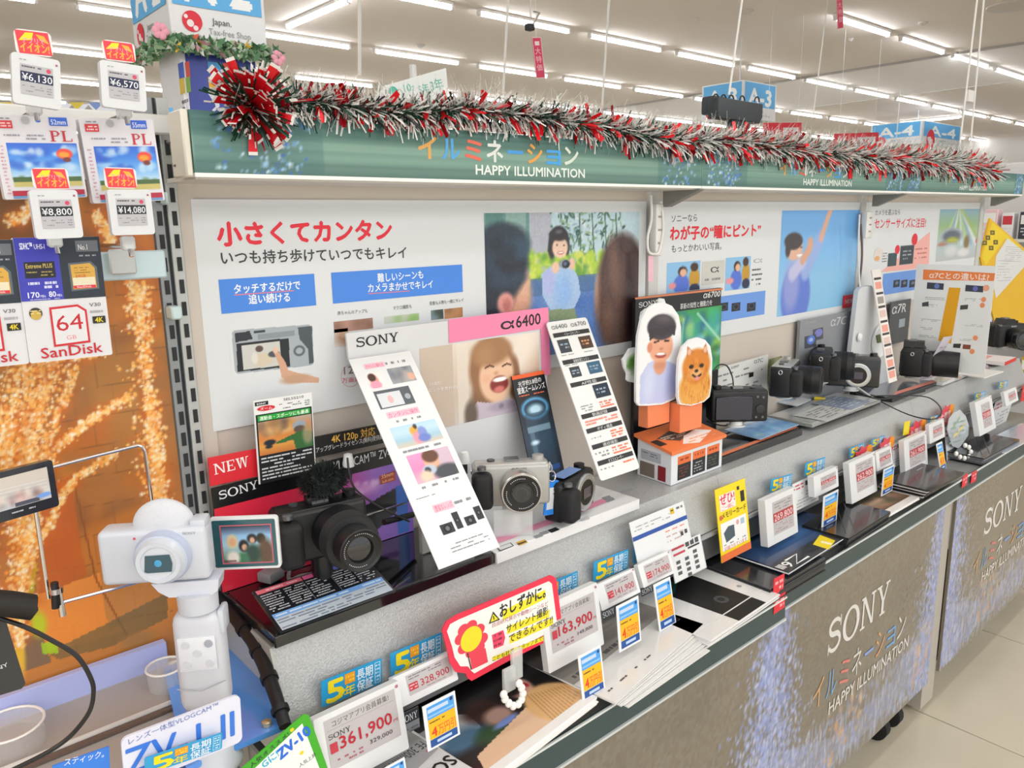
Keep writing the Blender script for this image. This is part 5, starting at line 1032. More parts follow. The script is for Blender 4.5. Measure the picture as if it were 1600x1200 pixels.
p.rect(0, .36, 1, .46, '2850a0'); p.bars(.05, .12, .3, .28, 2, 'a0a2a6', .3, .6); p.bars(.35, .12, .7, .28, 2, 'a0a2a6', .3, .6); p.rect(.72, .06, .79, .2, 'd8b820'); p.rect(.73, .1, .78, .13, '3a3a30'); p.bars(.84, .06, .96, .15, 1, '6a6c70', .6); p.bars(.56, .52, .95, .58, 1, 'f09070', .5); p.bars(.56, .62, .9, .86, 2, 'c8b0ac', .3); p.rect(.82, .70, .87, .8, '404246'); p.rect(.9, .68, .95, .78, '404246'); p.build(o)
fr = frL((1055, 912), (1104, 892), (1044, 856), .793); o = sheet('spec_sheet', fr, M('e8eaeb', .3), 'white sheet with small grey blocks right of the 174,900 price tag', 'card', None, .001); p = Pr(fr, 'n')
p.rect(.08, .08, .46, .14, 'c84050'); p.rect(.1, .24, .46, .3, 'c84050'); p.rect(.55, .22, .92, .27, '3c3e42')
for i in range(3):
    p.rect(.5 + .15 * i, .05, .5 + .15 * i + .11, .19, '4a4c50')
    for j in range(4 - (i == 0)): p.rect(.14 + .27 * i, .36 + .15 * (j + (i < 2) * .6), .14 + .27 * i + .12, .36 + .15 * (j + (i < 2) * .6) + .09, '55585c')
p.frame(.0, .0, 1, 1, .012, 'a8aaac'); p.build(o)
# yellow memory card notice in a clear holder
fr = frL((1128, 880), (1174, 848), (1117, 766), .792); o = sheet('memory_notice', fr, M('f4d818', .35), 'yellow notice for memory cards hanging on the rail right of the spec sheets', 'card', None, .0015); p = Pr(fr, 'n')
p.rect(.1, .1, .62, .32, 'f4e8e4'); p.text('ぜひ!', (.12, .23), (.6, .23), .13, 'd83050', .03, .8); p.text('ご一緒に', (.15, .31), (.55, .31), .055, 'd06078', .01, .8); p.rect(.8, .15, .93, .3, '1c1c1c'); p.rect(.7, .07, .78, .12, '2c2c2c'); p.text('メモリーカード', (.14, .42), (.95, .42), .075, '3a3010', .015, .8); p.disc(.1, .40, .05, 'd86050')
p.rect(.06, .48, .92, .86, 'eef0f0'); p.poly([(.14, .62), (.3, .55), (.5, .56), (.5, .72), (.2, .76)], '4a5a64'); p.disc(.62, .55, .05, 'd8a0a8'); p.rect(.72, .52, .85, .6, 'a8c0d0'); p.bars(.12, .77, .85, .80, 1, '6a6c70', .5); p.text('記録されています', (.12, .86), (.88, .86), .05, 'd83040', .01, .8); p.rect(0, .9, 1, 1, 'e8743c'); p.build(o)
fr = frY((1180, 845), (1196, 838), (1168, 722), .796)
# red bursts
for k, (x, y, r_, lab) in enumerate(((1348, 714, 12, 'red and orange burst badge, leftmost of four'), (1384, 700, 11, 'red and orange burst badge, second from the left'), (1432, 676, 12, 'red and orange burst badge beside the yellow flag'), (1478, 650, 10, 'red and orange burst badge left of the clear bead-chain tag'))):
    yy = .788; c = PY(x, y, yy); R1 = (PY(x + r_, y, yy) - c).length * .9; pts = [(c.x + R1 * (1.25 if q % 2 else .95) * math.cos(2*PI*q/18), c.z + R1 * (.75 if q % 2 else .55) * math.sin(2*PI*q/18)) for q in range(18)]
    o = MB().prism(pts, yy, yy + .001, 'y').build('burst_badge', M('e04858', .35)); tag(o, lab, 'badge', 'red burst badges'); fr = Fr((c.x - R1, yy, c.z - R1 * .6), (c.x + R1, yy, c.z - R1 * .6), (c.x - R1, yy, c.z + R1 * .6)); p = Pr(fr, 'n'); p.disc(.92, .3, .2, 'f09820'); p.text('お買得', (.1, .8), (.85, .8), .5, 'f8e0e0', .02, .8); p.build(o)
fr = frY((1411, 681), (1420, 678), (1409, 661), .789); o = sheet('yellow_flag', fr, M('f0dc20', .4), 'small yellow flag at the left of the 261,900 price tag', 'badge', None, .001)
fr = frY((1595, 628), (1612, 622), (1594, 604), .785); o = sheet('red_tag', fr, M('e02c30', .4), 'bright red tag at the right edge of the picture on the rail', 'tag', None, .001); p = Pr(fr, 'n'); p.bars(.1, .2, .9, .8, 2, 'f8c8c0', .5); p.build(o)
for k, (q, lab) in enumerate(((((1208, 931), (1224, 922), (1202, 909)), 'red shelf edge tag, upper one under the blue catalog'), (((1209, 960), (1226, 949), (1202, 940)), 'red shelf edge tag, lower one below its twin'), (((1503, 763), (1511, 757), (1499, 749)), 'small red tag on the shelf edge, left of its twin'), (((1517, 756), (1525, 751), (1514, 742)), 'small red tag on the shelf edge, right of its twin'))):
    yy = .6745; fr = frY(*q, yy - (.006 if k < 2 else 0)); o = sheet('shelf_edge_tag', fr, M('e0283c', .4), lab, 'tag', 'red shelf edge tags', .001); p = Pr(fr, 'n'); p.bars(.1, .15, .9, .85, 2, 'f8b8bc', .5); p.build(o)
# handwritten notice with red border
YN = .745
O = [(691, 985), (697, 972), (712, 962), (860, 899), (866, 901), (870, 908), (879, 983), (876, 991), (800, 1030), (737, 1064), (731, 1060), (727, 1052), (712, 1050), (703, 1035), (700, 1020)]
fr = Fr(PY(700, 1068, YN), PY(868, 992, YN), PY(690, 985, YN))
no = sheet('handwritten_notice', fr, M('ee3050', .35), 'handwritten notice with red border and yellow highlights clipped to the rail', 'notice', None, .002, pxo=O)
Oi = [(698, 986), (703, 975), (716, 968), (857, 908), (862, 912), (871, 980), (798, 1020), (741, 1052), (736, 1048), (731, 1041), (719, 1041), (710, 1027), (706, 1010)]
p = Pr(fr); p.poly(Oi, 'f2f2ee')
for (a, b, w_) in (((785, 962), (852, 928), 15), ((792, 985), (858, 958), 12), ((796, 1000), (864, 970), 12), ((769, 1030), (872, 988), 7)): p.line([a, b], w_, 'f0e42c')
p.text('おしずかに。', (781, 964), (852, 931), 19, '26262a', .035, .8); p.text('自由研究展示や動物シーンなど', (769, 980), (856, 945), 6.5, 'a83850', .01, .8); p.text('サイレント撮影', (791, 989), (856, 958), 12, '2c2c2c', .02, .8); p.text('できるんです!!', (795, 1004), (863, 972), 12, '4c3428', .02, .8); p.text('ことも社員  スタッフまでお気軽に', (769, 1033), (872, 989), 6.5, '4c4820', .01, .8)
p.poly([(768, 992), (786, 984), (789, 996), (786, 1008), (771, 1014)], 'e84868'); p.bars(771, 990, 784, 1008, 3, '8a2440', .4); p.poly([(770, 955), (781, 968), (763, 975)], '2c2c20'); p.poly([(770, 959), (778, 967), (766, 972)], 'f0e020'); p.line([(770.5, 962), (771.5, 968)], 2, '2c2c20')
for k in range(8): a = 2 * PI * k / 8; p.disc(736 + 17 * math.cos(a), 998 + 20 * math.sin(a), 8.5, 'e84458', 9)
p.disc(736, 998, 15.5, 'ecdc28', 19, n=28); p.line([(730, 1020), (736, 1046)], 2, '40302c'); p.poly([(733, 1022), (758, 1012), (762, 1034), (737, 1046)], 'e84458')
p.build(no)
tc = thing('bead_clip', PY(803, 1050, .74), 'white bead chain with clear clip hanging below the handwritten notice', 'clip')
child(MB().box(*PY(789, 1086, .712), *(PY(806, 1040, .712) + Vector((0, .006, 0))), .001, 1).build('clear_clip', M('e8eeee', .05, alpha=.45, coat=1.)), tc)
child(MB().box(*PY(802, 1066, .716), *(PY(817, 1012, .716) + Vector((0, .006, 0))), .001, 1).build('clear_clip', M('e8eeee', .05, alpha=.45, coat=1.)), tc)
bd = [(811, 1068), (815, 1075), (817, 1084), (815, 1093), (810, 1100), (802, 1103), (795, 1099), (789, 1092), (787, 1085)]
def beads(L, y, r_, par):
    for q in L:
        v = PY(*q, y); child(MB().sph(v, r_, (1, .8, 1.05), 12, 8).build('bead', M('f2f2ee', .3, coat=.3)), par)
beads(bd, .700, .0056, tc)
ct = thing('bead_tag', PY(1500, 690, .765), 'clear oval tag with yellow print and a white bead chain near the right end', 'tag')
ol = [(1480, 672), (1483, 655), (1490, 645), (1500, 640), (1509, 650), (1514, 665), (1513, 680), (1505, 692), (1498, 701), (1488, 697)]
fr = Fr(PY(1480, 700, .77), PY(1514, 690, .77), PY(1480, 640, .77)); o = sheet('oval_plate', fr, M('dfe8f0', .15, alpha=.8, coat=.8), t=.0015, pxo=ol); child(o, ct); p = Pr(fr); p.line([(1490, 683), (1508, 662)], 6, 'e8d890'); p.line([(1489, 668), (1500, 652)], 4, '98b8a0'); p.bars(1488, 658, 1506, 690, 5, '9ab0a8', .35); o = p.build(None); child(o, ct)
beads([(1508, 696), (1514, 699), (1517, 706), (1514, 713), (1507, 716), (1500, 714), (1494, 709)], .725, .0068, ct)
# green-edged card
fr = Fr(PY(405, 1290, .735), PY(515, 1215, .735), PY(375, 1200, .735))
gcx = sheet('green_edge_card', fr, M('44b028', .35), 'white card with green border and blue handwriting below the cable bundle', 'card', None, .0015, pxo=[(372, 1206), (475, 1116), (483, 1118), (512, 1200), (508, 1300), (380, 1300)])
p = Pr(fr); p.poly([(385, 1212), (472, 1130), (502, 1208), (500, 1296), (388, 1296)], 'f2f4f2'); p.text('ZV-10', (438, 1187), (486, 1145), 17, '2870e0', .06); p.text('Gに!', (412, 1200), (436, 1180), 12, '40b8d8', .04, .8); p.text('人気オススメ!', (392, 1200), (452, 1148), 7, '3a3c40', .01, .8); p.disc(456, 1140, 3, 'f0d820'); p.disc(471, 1176, 3, 'f0d820'); p.text('人気上昇', (468, 1199), (494, 1180), 6, '4a4c40', .01, .8); p.build(gcx)
# ================================================================== CATALOG PILES ON THE LOWER SHELF
def pile(fl, frr, bl, zt, n, th, cover, edge, paint, label, under, group, skew=.0015, depth=None, w=None):
    """covers lie flat: fl, frr = front corners, bl = back left corner (pixels on the plane z = zt)"""
    A, B, C_ = PZ(*fl, zt), PZ(*frr, zt), PZ(*bl, zt); V = (C_ - A)
    if depth: V = V.normalized() * depth
    top = None; src = None
    for i in range(n):
        d = Vector((rnd.uniform(-skew, skew), rnd.uniform(-skew, skew), -i * th)); fr = Fr(A + d, B + d, A + V + d)
        if i == 0:
            top = sheet('catalog', fr, [M(cover, .18, coat=.5)], label, 'catalog', group, th * .86)
            p = Pr(fr, 'n', .0003)
            if paint: paint(p, fr, top)
            p.build(top)
        else:
            if src is None: src = o = sheet('catalog', fr, M(edge, .35), under, 'catalog', group, th * .86)
            else: o = src.copy(); COL.objects.link(o); o.matrix_basis = fr.mw()
            o['label'] = under + ', ' + ordn[i] + ' from the top'
    return top
def pt_z6(p, fr, o):
    cv = Cv(fr, .03, .03, 1, .97, 70, 'n'); cv.vg('0c1420', '142848', '1a2c4c', '101820'); cv.ell(.55, .45, .42, .30, '2c5c98', .8, .9); cv.ell(.5, .42, .2, .12, '6a98c8', .9, .6); cv.rect(0, .75, 1, 1, '10151c', .8); cv.build(o, coat=.5)
    p.poly([(.0, .985), (1., .985), (1, 1), (0, 1)], 'e8ecf0'); p.poly([(0, 0), (.014, 0), (.014, 1), (0, 1)], 'c8ccd2')
    for q in ([(.32, .93), (.17, .93), (.30, .80), (.16, .80)],): p.line(q, .03, 'f4f6f8')
    p.text('6', (.155, .80), (.095, .80), -.13, 'f4f6f8', .02); p.text('III', (.085, .80), (.04, .80), -.10, 'f4f6f8', .03)
    p.c = fr.px; p.poly([(1270, 851), (1281, 836), (1305, 845), (1295, 859)], 'f0d818'); p.poly([(1284, 845), (1300, 849), (1298, 852), (1282, 848)], 'f8f4c8')
pile((1232, 898), (1348, 824), (1128, 846), .695, 1, .003, '111a28', '1c1e22', pt_z6, 'blue and black catalog with white Z lettering, by the red edge tags', '', None)
pile((1205, 922), (1290, 872), (1108, 872), .690, 8, .0035, '2a2c30', '34363a', None, 'black catalog directly under the blue one, sticking out to the left', 'black catalog in the pile under the blue one', 'black catalogs under the blue one', .002)
def pt_lens(p, fr, o):
    p.poly([(.12, .12), (.30, .02), (.62, .06), (.80, .12), (.80, .98), (.25, .98)], '0c1012'); p.poly([(.2, .1), (.42, .05), (.5, .3), (.3, .5)], '123c34'); p.poly([(.4, .3), (.5, .25), (.6, .9), (.52, .92)], '3a4448'); p.disc(.6, .85, .05, '4a5054'); p.poly([(0, .82), (1, .82), (1, .835), (0, .835)], 'd0d4d6')
def pt_lens2(p, fr, o):
    p.poly([(.34, .02), (.72, -.0), (.80, .35), (.80, 1.), (.40, 1.)], '0a0d10'); p.poly([(.36, .06), (.5, .03), (.6, .3), (.42, .4)], '14403a'); p.disc(.6, .72, .06, '3c444c'); p.disc(.6, .72, .03, '15181c'); p.poly([(0, .86), (1, .86), (1, .872), (0, .872)], 'e4e6e8'); p.disc(.9, .7, .02, '9a9ca0')
pile((1109, 1000), (1217, 927), (990, 905), .684, 7, .0016, 'e2e3e4', 'eeeeee', pt_lens2, 'white catalog with black lens photo, topmost of its pile left of the red edge tags', 'white catalog lower in the pile with the black lens photo', 'white lens catalogs', .003)
def pt_white(p, fr, o):
    p.poly([(0, .0), (1, .0), (1, .35), (0, .5)], '4a4644'); p.poly([(.0, .3), (1., .2), (1, .62), (.0, .62)], '9a9690'); p.bars(.05, .52, .6, .6, 1, '5c5c5c', .5); p.bars(.06, .86, .5, .9, 1, '5a5c60', .4); p.text('α', (.93, .80), (.97, .80), .06, '303236')
for k in range(6):
    pile((960 + 4 * k, 1100 + k), (1098 + 2 * k, 976 + 7 * k + k), (880 + 5 * k, 975), .684 - .003 * k, 1, .002, 'e4e4e2', 'e8e8e8', pt_white if k == 0 else None, 'white catalog with grey band fanned %s under the discount cards' % ['on top', 'second from the top', 'third from the top', 'fourth from the top', 'fifth from the top', 'at the bottom'][k], '', 'fanned white catalogs', .004)
def pt_port(p, fr, o):
    cv = Cv(fr, .015, .0, .985, .93, 130, 'n'); cv.vg('141014', '100e10', '181214', '14100e')
    cv.poly([(0, .35), (.28, .38), (.34, .46), (.3, .62), (0, .6)], 'a8a8ac'); cv.ell(.15, .62, .18, .10, '4c6c88', .4); cv.ell(.3, .72, .12, .08, '2a4a2c', .4); cv.ell(.42, .50, .13, .12, '38201c', .3); cv.ell(.45, .62, .10, .09, 'a8887c', .3); cv.ell(.44, .7, .10, .03, '7088c8', .3)
    cv.poly([(.1, .8), (.62, .7), (.7, .93), (.05, .93)], 'e0bc9c'); cv.ell(.74, .50, .10, .13, 'd8a494', .15); cv.ell(.69, .43, .10, .13, '140e10', .2); cv.ell(.80, .52, .018, .03, 'c03040', .3)
    cv.ell(.80, .82, .20, .24, 'dcb078', .08, 1, 30)
    for k in range(12): cv.line([(.62 + .03 * k, .99 - .01 * k), (.72 + .022 * k, .62 + .01 * k)], .010, '9a6a38', .5)
    cv.build(o, coat=.5)
pile((762, 1222), (934, 1090), (640, 1092), .684, 5, .002, 'ececec', 'f0f0f0', pt_port, 'catalog with dark portrait and straw hat cover, near the white bead chain', 'catalog lower in the pile under the dark portrait cover', 'portrait catalogs', .003)
def pt_fe(p, fr, o):
    p.poly([(0, 0), (1, 0), (1, .5), (0, .62)], 'a4a4a6'); p.text('FE 300mm F2.8', (.96, .30), (.35, .30), -.10, '2c2e32', 0); p.text('SONY', (.98, .62), (.40, .62), -.14, '1c1e22', .03); p.disc(.9, .45, .02, 'b84050')
pile((640, 1300), (752, 1208), (560, 1180), .690, 3, .002, 'd8d8da', 'e4e4e4', pt_fe, 'grey and white lens catalog with upside-down lettering at the bottom edge', 'lens catalog under the upside-down one', 'lens catalogs at the bottom edge', .002)
def pt_black(p, fr, o): p.line([(.2, .95), (.9, .05)], .03, '4a4e54'); p.line([(.1, .85), (.75, .02)], .015, '303438')
pile((1326, 842), (1392, 800), (1284, 804), .700, 7, .0028, '17191c', '2c2e32', pt_black, 'black catalog right of the yellow mark, topmost of its pile', 'black catalog lower in the pile right of the yellow mark', 'black catalogs by the yellow mark', .003)
def pt_photo(p, fr, o):
    cv = Cv(fr, .03, .0, .97, .8, 46, 'n'); cv.vg('243824', '6a5440', 'a88468', '5c4430'); cv.spots(20, .1, .1, .9, .7, .12, ['c89878', '2c3c24', '18140e', 'd8b8a0'], .4, .8); cv.build(o)
pile((1386, 806), (1437, 777), (1352, 776), .692, 3, .002, 'e8e4e2', 'f0f0f0', pt_photo, 'catalog with brown and green garden photo under the tall 262,900 tag', 'catalog under the garden photo one', 'garden photo catalogs', .002)
def pt_blue(p, fr, o): p.poly([(.1, .3), (.6, .1), (.7, .7), (.2, .8)], '78a0f0'); p.poly([(.62, .5), (.98, .4), (.98, .9), (.66, .95)], '181a1e')
pile((1318, 845), (1384, 806), (1290, 822), .684, 4, .002, 'eceef0', 'f0f0f0', pt_blue, 'white leaflet with blue patch at the shelf edge below the black catalogs', 'white leaflet under the blue-patched one', 'blue patched leaflets', .004)
for k in range(7):
    pile((1440 + 2 * k, 779 - 2 * k), (1500 + k, 744 - 1 * k), (1395 + 3 * k, 748 - 2 * k), .684 + .005 * k, 1, .0024, 'dcdcdc' if k % 2 else '1e1f22', 'e8e8e8', None, 'thin %s catalog, %s from the bottom, in the fan left of the bead chain' % ('white' if k % 2 else 'black', ordn[k]), '', 'fanned black and white catalogs', .004)
pile((1536, 716), (1592, 686), (1488, 700), .688, 7, .0028, '1a1b1f', '7a7c80', pt_black, 'black catalog topmost of the pile under the tall 259,800 tag', 'catalog lower in the pile under the 259,800 tag', 'black catalogs at the far end', .004)
pile((1570, 706), (1640, 668), (1530, 692), .678, 5, .002, 'b8c4d4', 'e0e0e0', None, 'pale blue catalog at the right edge of the shelf', 'pale catalog lower in the pile at the right edge', 'pale catalogs at the right edge', .004)

# ================================================================== ORANGE HOUSE BOX WITH CUT-OUTS
A, B, C_ = PZ(1048, 759, ZT + .001), PZ(1127, 729, ZT + .001), PZ(996, 741, ZT + .001)
hb = thing('house_shaped_stand', A.lerp(B, .5), 'white and orange house-shaped card stand carrying the boy and dog cut-outs', 'stand')
U = (B - A); W_ = U.length; U.normalize(); Vd = (C_ - A); Dp = Vd.length; Vd.normalize(); hH = (PY(1046, 711, A.y) - A).z
def hp(u, v, z): return A + U * u + Vd * v + Vector((0, 0, z))
g = MB(); P = [hp(0, 0, 0), hp(W_, 0, 0), hp(W_, Dp, 0), hp(0, Dp, 0), hp(0, 0, hH), hp(W_, 0, hH), hp(W_, Dp, hH * 1.25), hp(0, Dp, hH * 1.25)]
for q in ((0, 1, 5, 4), (1, 2, 6, 5), (2, 3, 7, 6), (3, 0, 4, 7), (4, 5, 6, 7), (3, 2, 1, 0)): g.quad(*[P[i] for i in q])
child(g.build('box_body', M('e6eaf0', .4)), hb)
g = MB(); e = .006; Q = [hp(-e, -e, hH), hp(W_ + e, -e, hH), hp(W_ + e, Dp + e, hH * 1.25), hp(-e, Dp + e, hH * 1.25)]
for q in Q[:]: Q.append(q + Vector((0, 0, .006)))
for q in ((0, 1, 5, 4), (1, 2, 6, 5), (2, 3, 7, 6), (3, 0, 4, 7), (4, 5, 6, 7), (3, 2, 1, 0)): g.quad(*[Q[i] for i in q])
child(g.build('roof_board', M('f0824c', .35)), hb)
ff = Fr(P[0], P[1], P[4]); p = Pr(ff, 'n')
for k in range(3):
    x = .12 + .285 * k; p.rect(x, .16, x + .25, .92, '22262a'); p.rect(x, .16, x + .25, .42, 'e8743c'); p.bars(x + .04, .22, x + .21, .34, 1, '9a2c20', .6); p.bars(x + .03, .5, x + .2, .86, 4, ['8a3838', 'b8bcc0', '5c6a5c'][k], .35)
p.rect(0, 0, 1, .06, 'e88a58'); p.build(hb)
fl_ = Fr(P[3], P[0], P[3] + Vector((0, 0, hH))); p = Pr(fl_, 'n'); p.rect(.1, .1, .7, .42, 'b4bac4'); p.bars(.14, .15, .6, .3, 2, '5c626c', .4); p.rect(.08, .5, .52, .95, '7c7066'); p.rect(.62, .48, .85, .95, '8a1c24'); p.build(hb)
fr_ = Fr(Q[4], Q[5], Q[7]); p = Pr(fr_, 'n'); p.poly([(.15, .42), (.55, .25), (.75, .5), (.35, .72)], '5c5048'); p.bars(.2, .42, .6, .6, 3, 'd8c8b8', .5); p.poly([(.3, .85), (.5, .6), (.8, .5), (.95, .7), (.5, .98)], 'f4ece8'); p.bars(.4, .72, .9, .9, 2, 'f0a878', .4); p.rect(.02, .45, .14, .7, '2c2a28'); p.build(hb)
# posts
def postbox(x0, x1, ytop, ybot, yy, m, par):
    a = PY(x0, ybot, yy); b = PY(x1, ybot, yy); t = PY(x0, ytop, yy); return child(MB().box(a.x, yy, a.z - .002, b.x, yy + (b.x - a.x) * .35, t.z, .001, 1).build('post', m, None), par)
om = M('f08a5c', .45)
YB = A.y + .045
postbox(1012, 1046, 618, 668, YB, om, hb); postbox(1062, 1096, 632, 676, YB - .02, om, hb)
# boy cut-out
YO = YB - .004
fr = Fr(PY(995, 640, YO), PY(1062, 632, YO), PY(995, 468, YO))
ol = [(998, 634), (994, 628), (994, 600), (995, 560), (997, 525), (1002, 500), (1010, 484), (1022, 475), (1036, 472), (1050, 478), (1060, 492), (1064, 510), (1064, 545), (1061, 580), (1058, 612), (1054, 624), (1035, 632), (1012, 634)]
bo = sheet('boy_cutout', fr, M('eef0f2', .4), 'white oval cut-out with photo of a smiling boy in pale blue shirt', 'cutout', None, .005, pxo=ol)
def cutpic(par, fr, ol, draw, res):
    pass
cv = Cv(fr, 992, 470, 1066, 636, 84, base='eef0f2').clip([(1029 + (x - 1029) * .95, 553 + (y - 553) * .97) for x, y in ol])
cv.poly([(999, 632), (1000, 588), (1012, 568), (1022, 563), (1034, 583), (1040, 563), (1056, 570), (1058, 612), (1052, 622), (1035, 630)], 'c2c8ec'); cv.ell(1014, 600, 8, 26, 'd4dcf4', .5, .7); cv.ell(1046, 600, 6, 24, 'a8aedc', .6, .6)
cv.ell(1031, 570, 9, 15, 'dc9c7c', .15); cv.ell(1033, 542, 18, 24, 'e6a888', .08); cv.ell(1015, 543, 4, 8, 'd88c70', .2); cv.ell(1034, 511, 22, 20, '423c44', .06); cv.poly([(1013, 515), (1056, 508), (1054, 524), (1044, 520), (1036, 526), (1026, 522), (1015, 534)], '3a343a'); cv.ell(1038, 498, 12, 6, '6a6468', .7, .7)
cv.line([(1022, 535), (1029, 533)], 1.8, '3a2420'); cv.line([(1038, 533), (1045, 532)], 1.8, '3a2420'); cv.ell(1033, 545, 3, 2, 'cc8464', .5); cv.ell(1032, 555, 8.5, 4.5, 'a84840', .15); cv.ell(1032, 553.2, 7, 2, 'ffffff', .3); cv.ell(1030, 571, 8, 5, 'c88868', .5, .6)
cv.build(bo)
# dog cut-out
YO2 = YB - .026
fr = Fr(PY(1060, 636, YO2), PY(1113, 626, YO2), PY(1060, 528, YO2))
ol = [(1062, 632), (1059, 622), (1059, 590), (1061, 560), (1067, 542), (1078, 531), (1090, 527), (1102, 531), (1110, 541), (1113, 560), (1112, 600), (1109, 620), (1100, 628), (1080, 634)]
dg = sheet('dog_cutout', fr, M('eef0f2', .4), 'white oval cut-out with photo of a fluffy orange dog, on the orange stand', 'cutout', None, .005, pxo=ol)
cv = Cv(fr, 1057, 525, 1115, 636, 76, base='eef0f2').clip([(1086 + (x - 1086) * .94, 580 + (y - 580) * .97) for x, y in ol])
cv.ell(1086, 605, 24, 30, 'e09a40', .12); cv.ell(1088, 572, 21, 27, 'd88430', .1); cv.ell(1086, 620, 20, 14, 'e8a850', .4); cv.poly([(1073, 558), (1074, 541), (1085, 550)], 'c87838'); cv.poly([(1095, 550), (1103, 536), (1107, 556)], 'c87838'); cv.ell(1077, 550, 3, 5, 'e8b8a0', .3); cv.ell(1102, 546, 3, 5, 'e8b8a0', .3)
for _ in range(160): a = rnd.uniform(0, 6.28); x, y = 1087 + 22 * math.cos(a) * rnd.random() ** .4, 592 + 34 * math.sin(a) * rnd.random() ** .4; cv.line([(x, y), (x + rnd.uniform(-1, 1), y + rnd.uniform(3, 7))], 1, rnd.choice(['f0b868', 'c87428', 'e8a048', 'b86420']), .5)
cv.ell(1080, 573, 3.6, 3.2, '1c1410', .2); cv.ell(1096, 571, 3.4, 3.2, '1c1410', .2); cv.ell(1088, 584, 9, 8, 'e8b070', .4); cv.ell(1088, 579.5, 3, 2.4, '181214', .2); cv.line([(1082, 586), (1088, 590), (1095, 585)], 2.2, '2c1814'); cv.ell(1089, 591, 3.4, 3, 'e89098', .3)
cv.build(dg)
# cloud shaped cut-out with plant
YO3 = YB + .02
fr = Fr(PY(974, 600, YO3), PY(1000, 596, YO3), PY(974, 540, YO3)); ol = [(982, 596), (980, 584), (975, 574), (973, 562), (978, 555), (984, 545), (992, 543), (1002, 545), (1006, 600), (990, 598)]
pc = sheet('plant_cutout', fr, M('eff1f2', .4), 'white cloud-edged cut-out with green leaves left of the boy cut-out', 'cutout', None, .004, pxo=ol); cv = Cv(fr, 979, 549, 1003, 590, 26, base='eff1f2'); cv.ell(992, 565, 11, 10, '5c9438', .4); cv.spots(26, 982, 554, 1002, 586, 3, ['78b040', '3c6c28', '98c860', '507a34'], .5, .9); cv.build(pc)
ol = [(1030, 478), (1028, 470), (1032, 466), (1038, 467), (1040, 473), (1038, 480)]; fr = Fr(PY(1028, 480, YO3), PY(1040, 480, YO3), PY(1028, 466, YO3)); sheet('cloud_cutout', fr, M('eff1f2', .4), 'small white knob of a cut-out peeping above the boy cut-out', 'cutout', None, .004, pxo=ol)
ol = [(1006, 505), (1001, 498), (1003, 488), (1010, 482), (1018, 484), (1016, 505)]; fr = Fr(PY(1001, 505, YO3), PY(1018, 505, YO3), PY(1001, 482, YO3)); sheet('cloud_cutout', fr, M('eff1f2', .4), 'small white lobe of a cut-out left of the top of the boy cut-out', 'cutout', None, .004, pxo=ol)

# ================================================================== MIDDLE BAY DISPLAYS
YC = .978
a = PY(993, 466, YC); b = PY(1127, 452, YC)
fr = Fr((a.x, YC, ZT + .015), (b.x, YC, ZT + .015), (a.x, YC, (a.z + b.z) / 2 + .002)); c67 = sheet('display_card', fr, M('17191c', .3), 'black display card with orange top edge and green photo behind the dog cut-out', 'card', None, .008)
p = Pr(fr); p.poly([(992, 465), (1129, 450), (1129, 453), (992, 468)], 'd8845c'); p.slab('SONY', (998, 481), (1026, 476), 8, 'e8eaec'); p.text('α6700', (1098, 466), (1124, 463), 9, 'eceeee', .015, slant=.2); p.text('革新の知性と機動力を', (1062, 483), (1112, 476), 8, 'e4e6e8', .01, .8); p.line([(1000, 560), (998, 620)], 3, '30343a'); p.build(c67)
cv = Cv(fr, 1050, 488, 1124, 576, 80, base='3c8c58'); cv.vg('3c9c58', '2f8a50', '28805c', '4c9c48')
cv.spots(90, 1050, 488, 1124, 576, 7, ['7cc048', '1c6c9c', '2c8cc8', 'a8d060', '186040', '3cb878', '88c8e0'], .7, .55, 1.4); cv.line([(1090, 490), (1124, 530)], 3, 'a8e0c8', .8); cv.line([(1068, 500), (1064, 540)], 4, 'c8e8c0', .5); cv.ell(1078, 515, 6, 16, 'b8e080', .5, .6); cv.build(c67, coat=.3)
def tray(name, fl, frr, yb, z0, th, body, top, label, dz=0.):
    A = PZ(*fl, z0 + th); B = PZ(*frr, z0 + th); y0 = (A.y + B.y) / 2; t = thing(name, ((A.x + B.x) / 2, y0, z0), label, 'tray')
    child(MB().box(A.x, y0, z0 + .001, B.x, yb, z0 + th, .001, 1).build('tray_body', M(body, .2, coat=.5)), t); child(MB().box(A.x + .003, y0 + .003, z0 + th, B.x - .003, yb - .002, z0 + th + .001).build('tray_top', M(top, .12, coat=.8)), t)
    return t, Fr((A.x, y0, z0 + th + .0012), (B.x, y0, z0 + th + .0012), (A.x, yb, z0 + th + .0012))
t1, f1 = tray('display_tray', (1128, 716), (1253, 669), .975, ZT, .017, '2c2e30', '101317', 'black display tray with orange front line right of the dog cut-out')
p = Pr(f1); p.poly([(1128, 713), (1246, 668), (1243, 665), (1128, 708)], 'ec8860'); p.build(t1)
t2, f2 = tray('display_tray', (1270, 663), (1376, 624), .975, ZT + .009, .010, '9a9c9a', 'c4c8c6', 'pale grey display tray in the middle under papers and cables')
child(MB().box(PZ(1275, 668, ZT).x, PZ(1275, 668, ZT).y - .0, ZT + .0005, PZ(1372, 630, ZT).x, .97, ZT + .010).build('tray_foot', M('1c1e20', .4)), t2)
t3, f3 = tray('display_tray', (1392, 622), (1466, 597), .97, ZT, .012, '26282a', '5c6470', 'dark display tray with red line under the narrow leaning card')
p = Pr(f3); p.poly([(1396, 618), (1463, 597), (1458, 594), (1400, 612)], 'd88878'); p.build(t3)
t4, f4 = tray('display_tray', (1470, 598), (1545, 573), .97, ZT, .010, 'e4e4e6', 'dcdce0', 'white display tray under the clear comparison board')
p = Pr(f4)
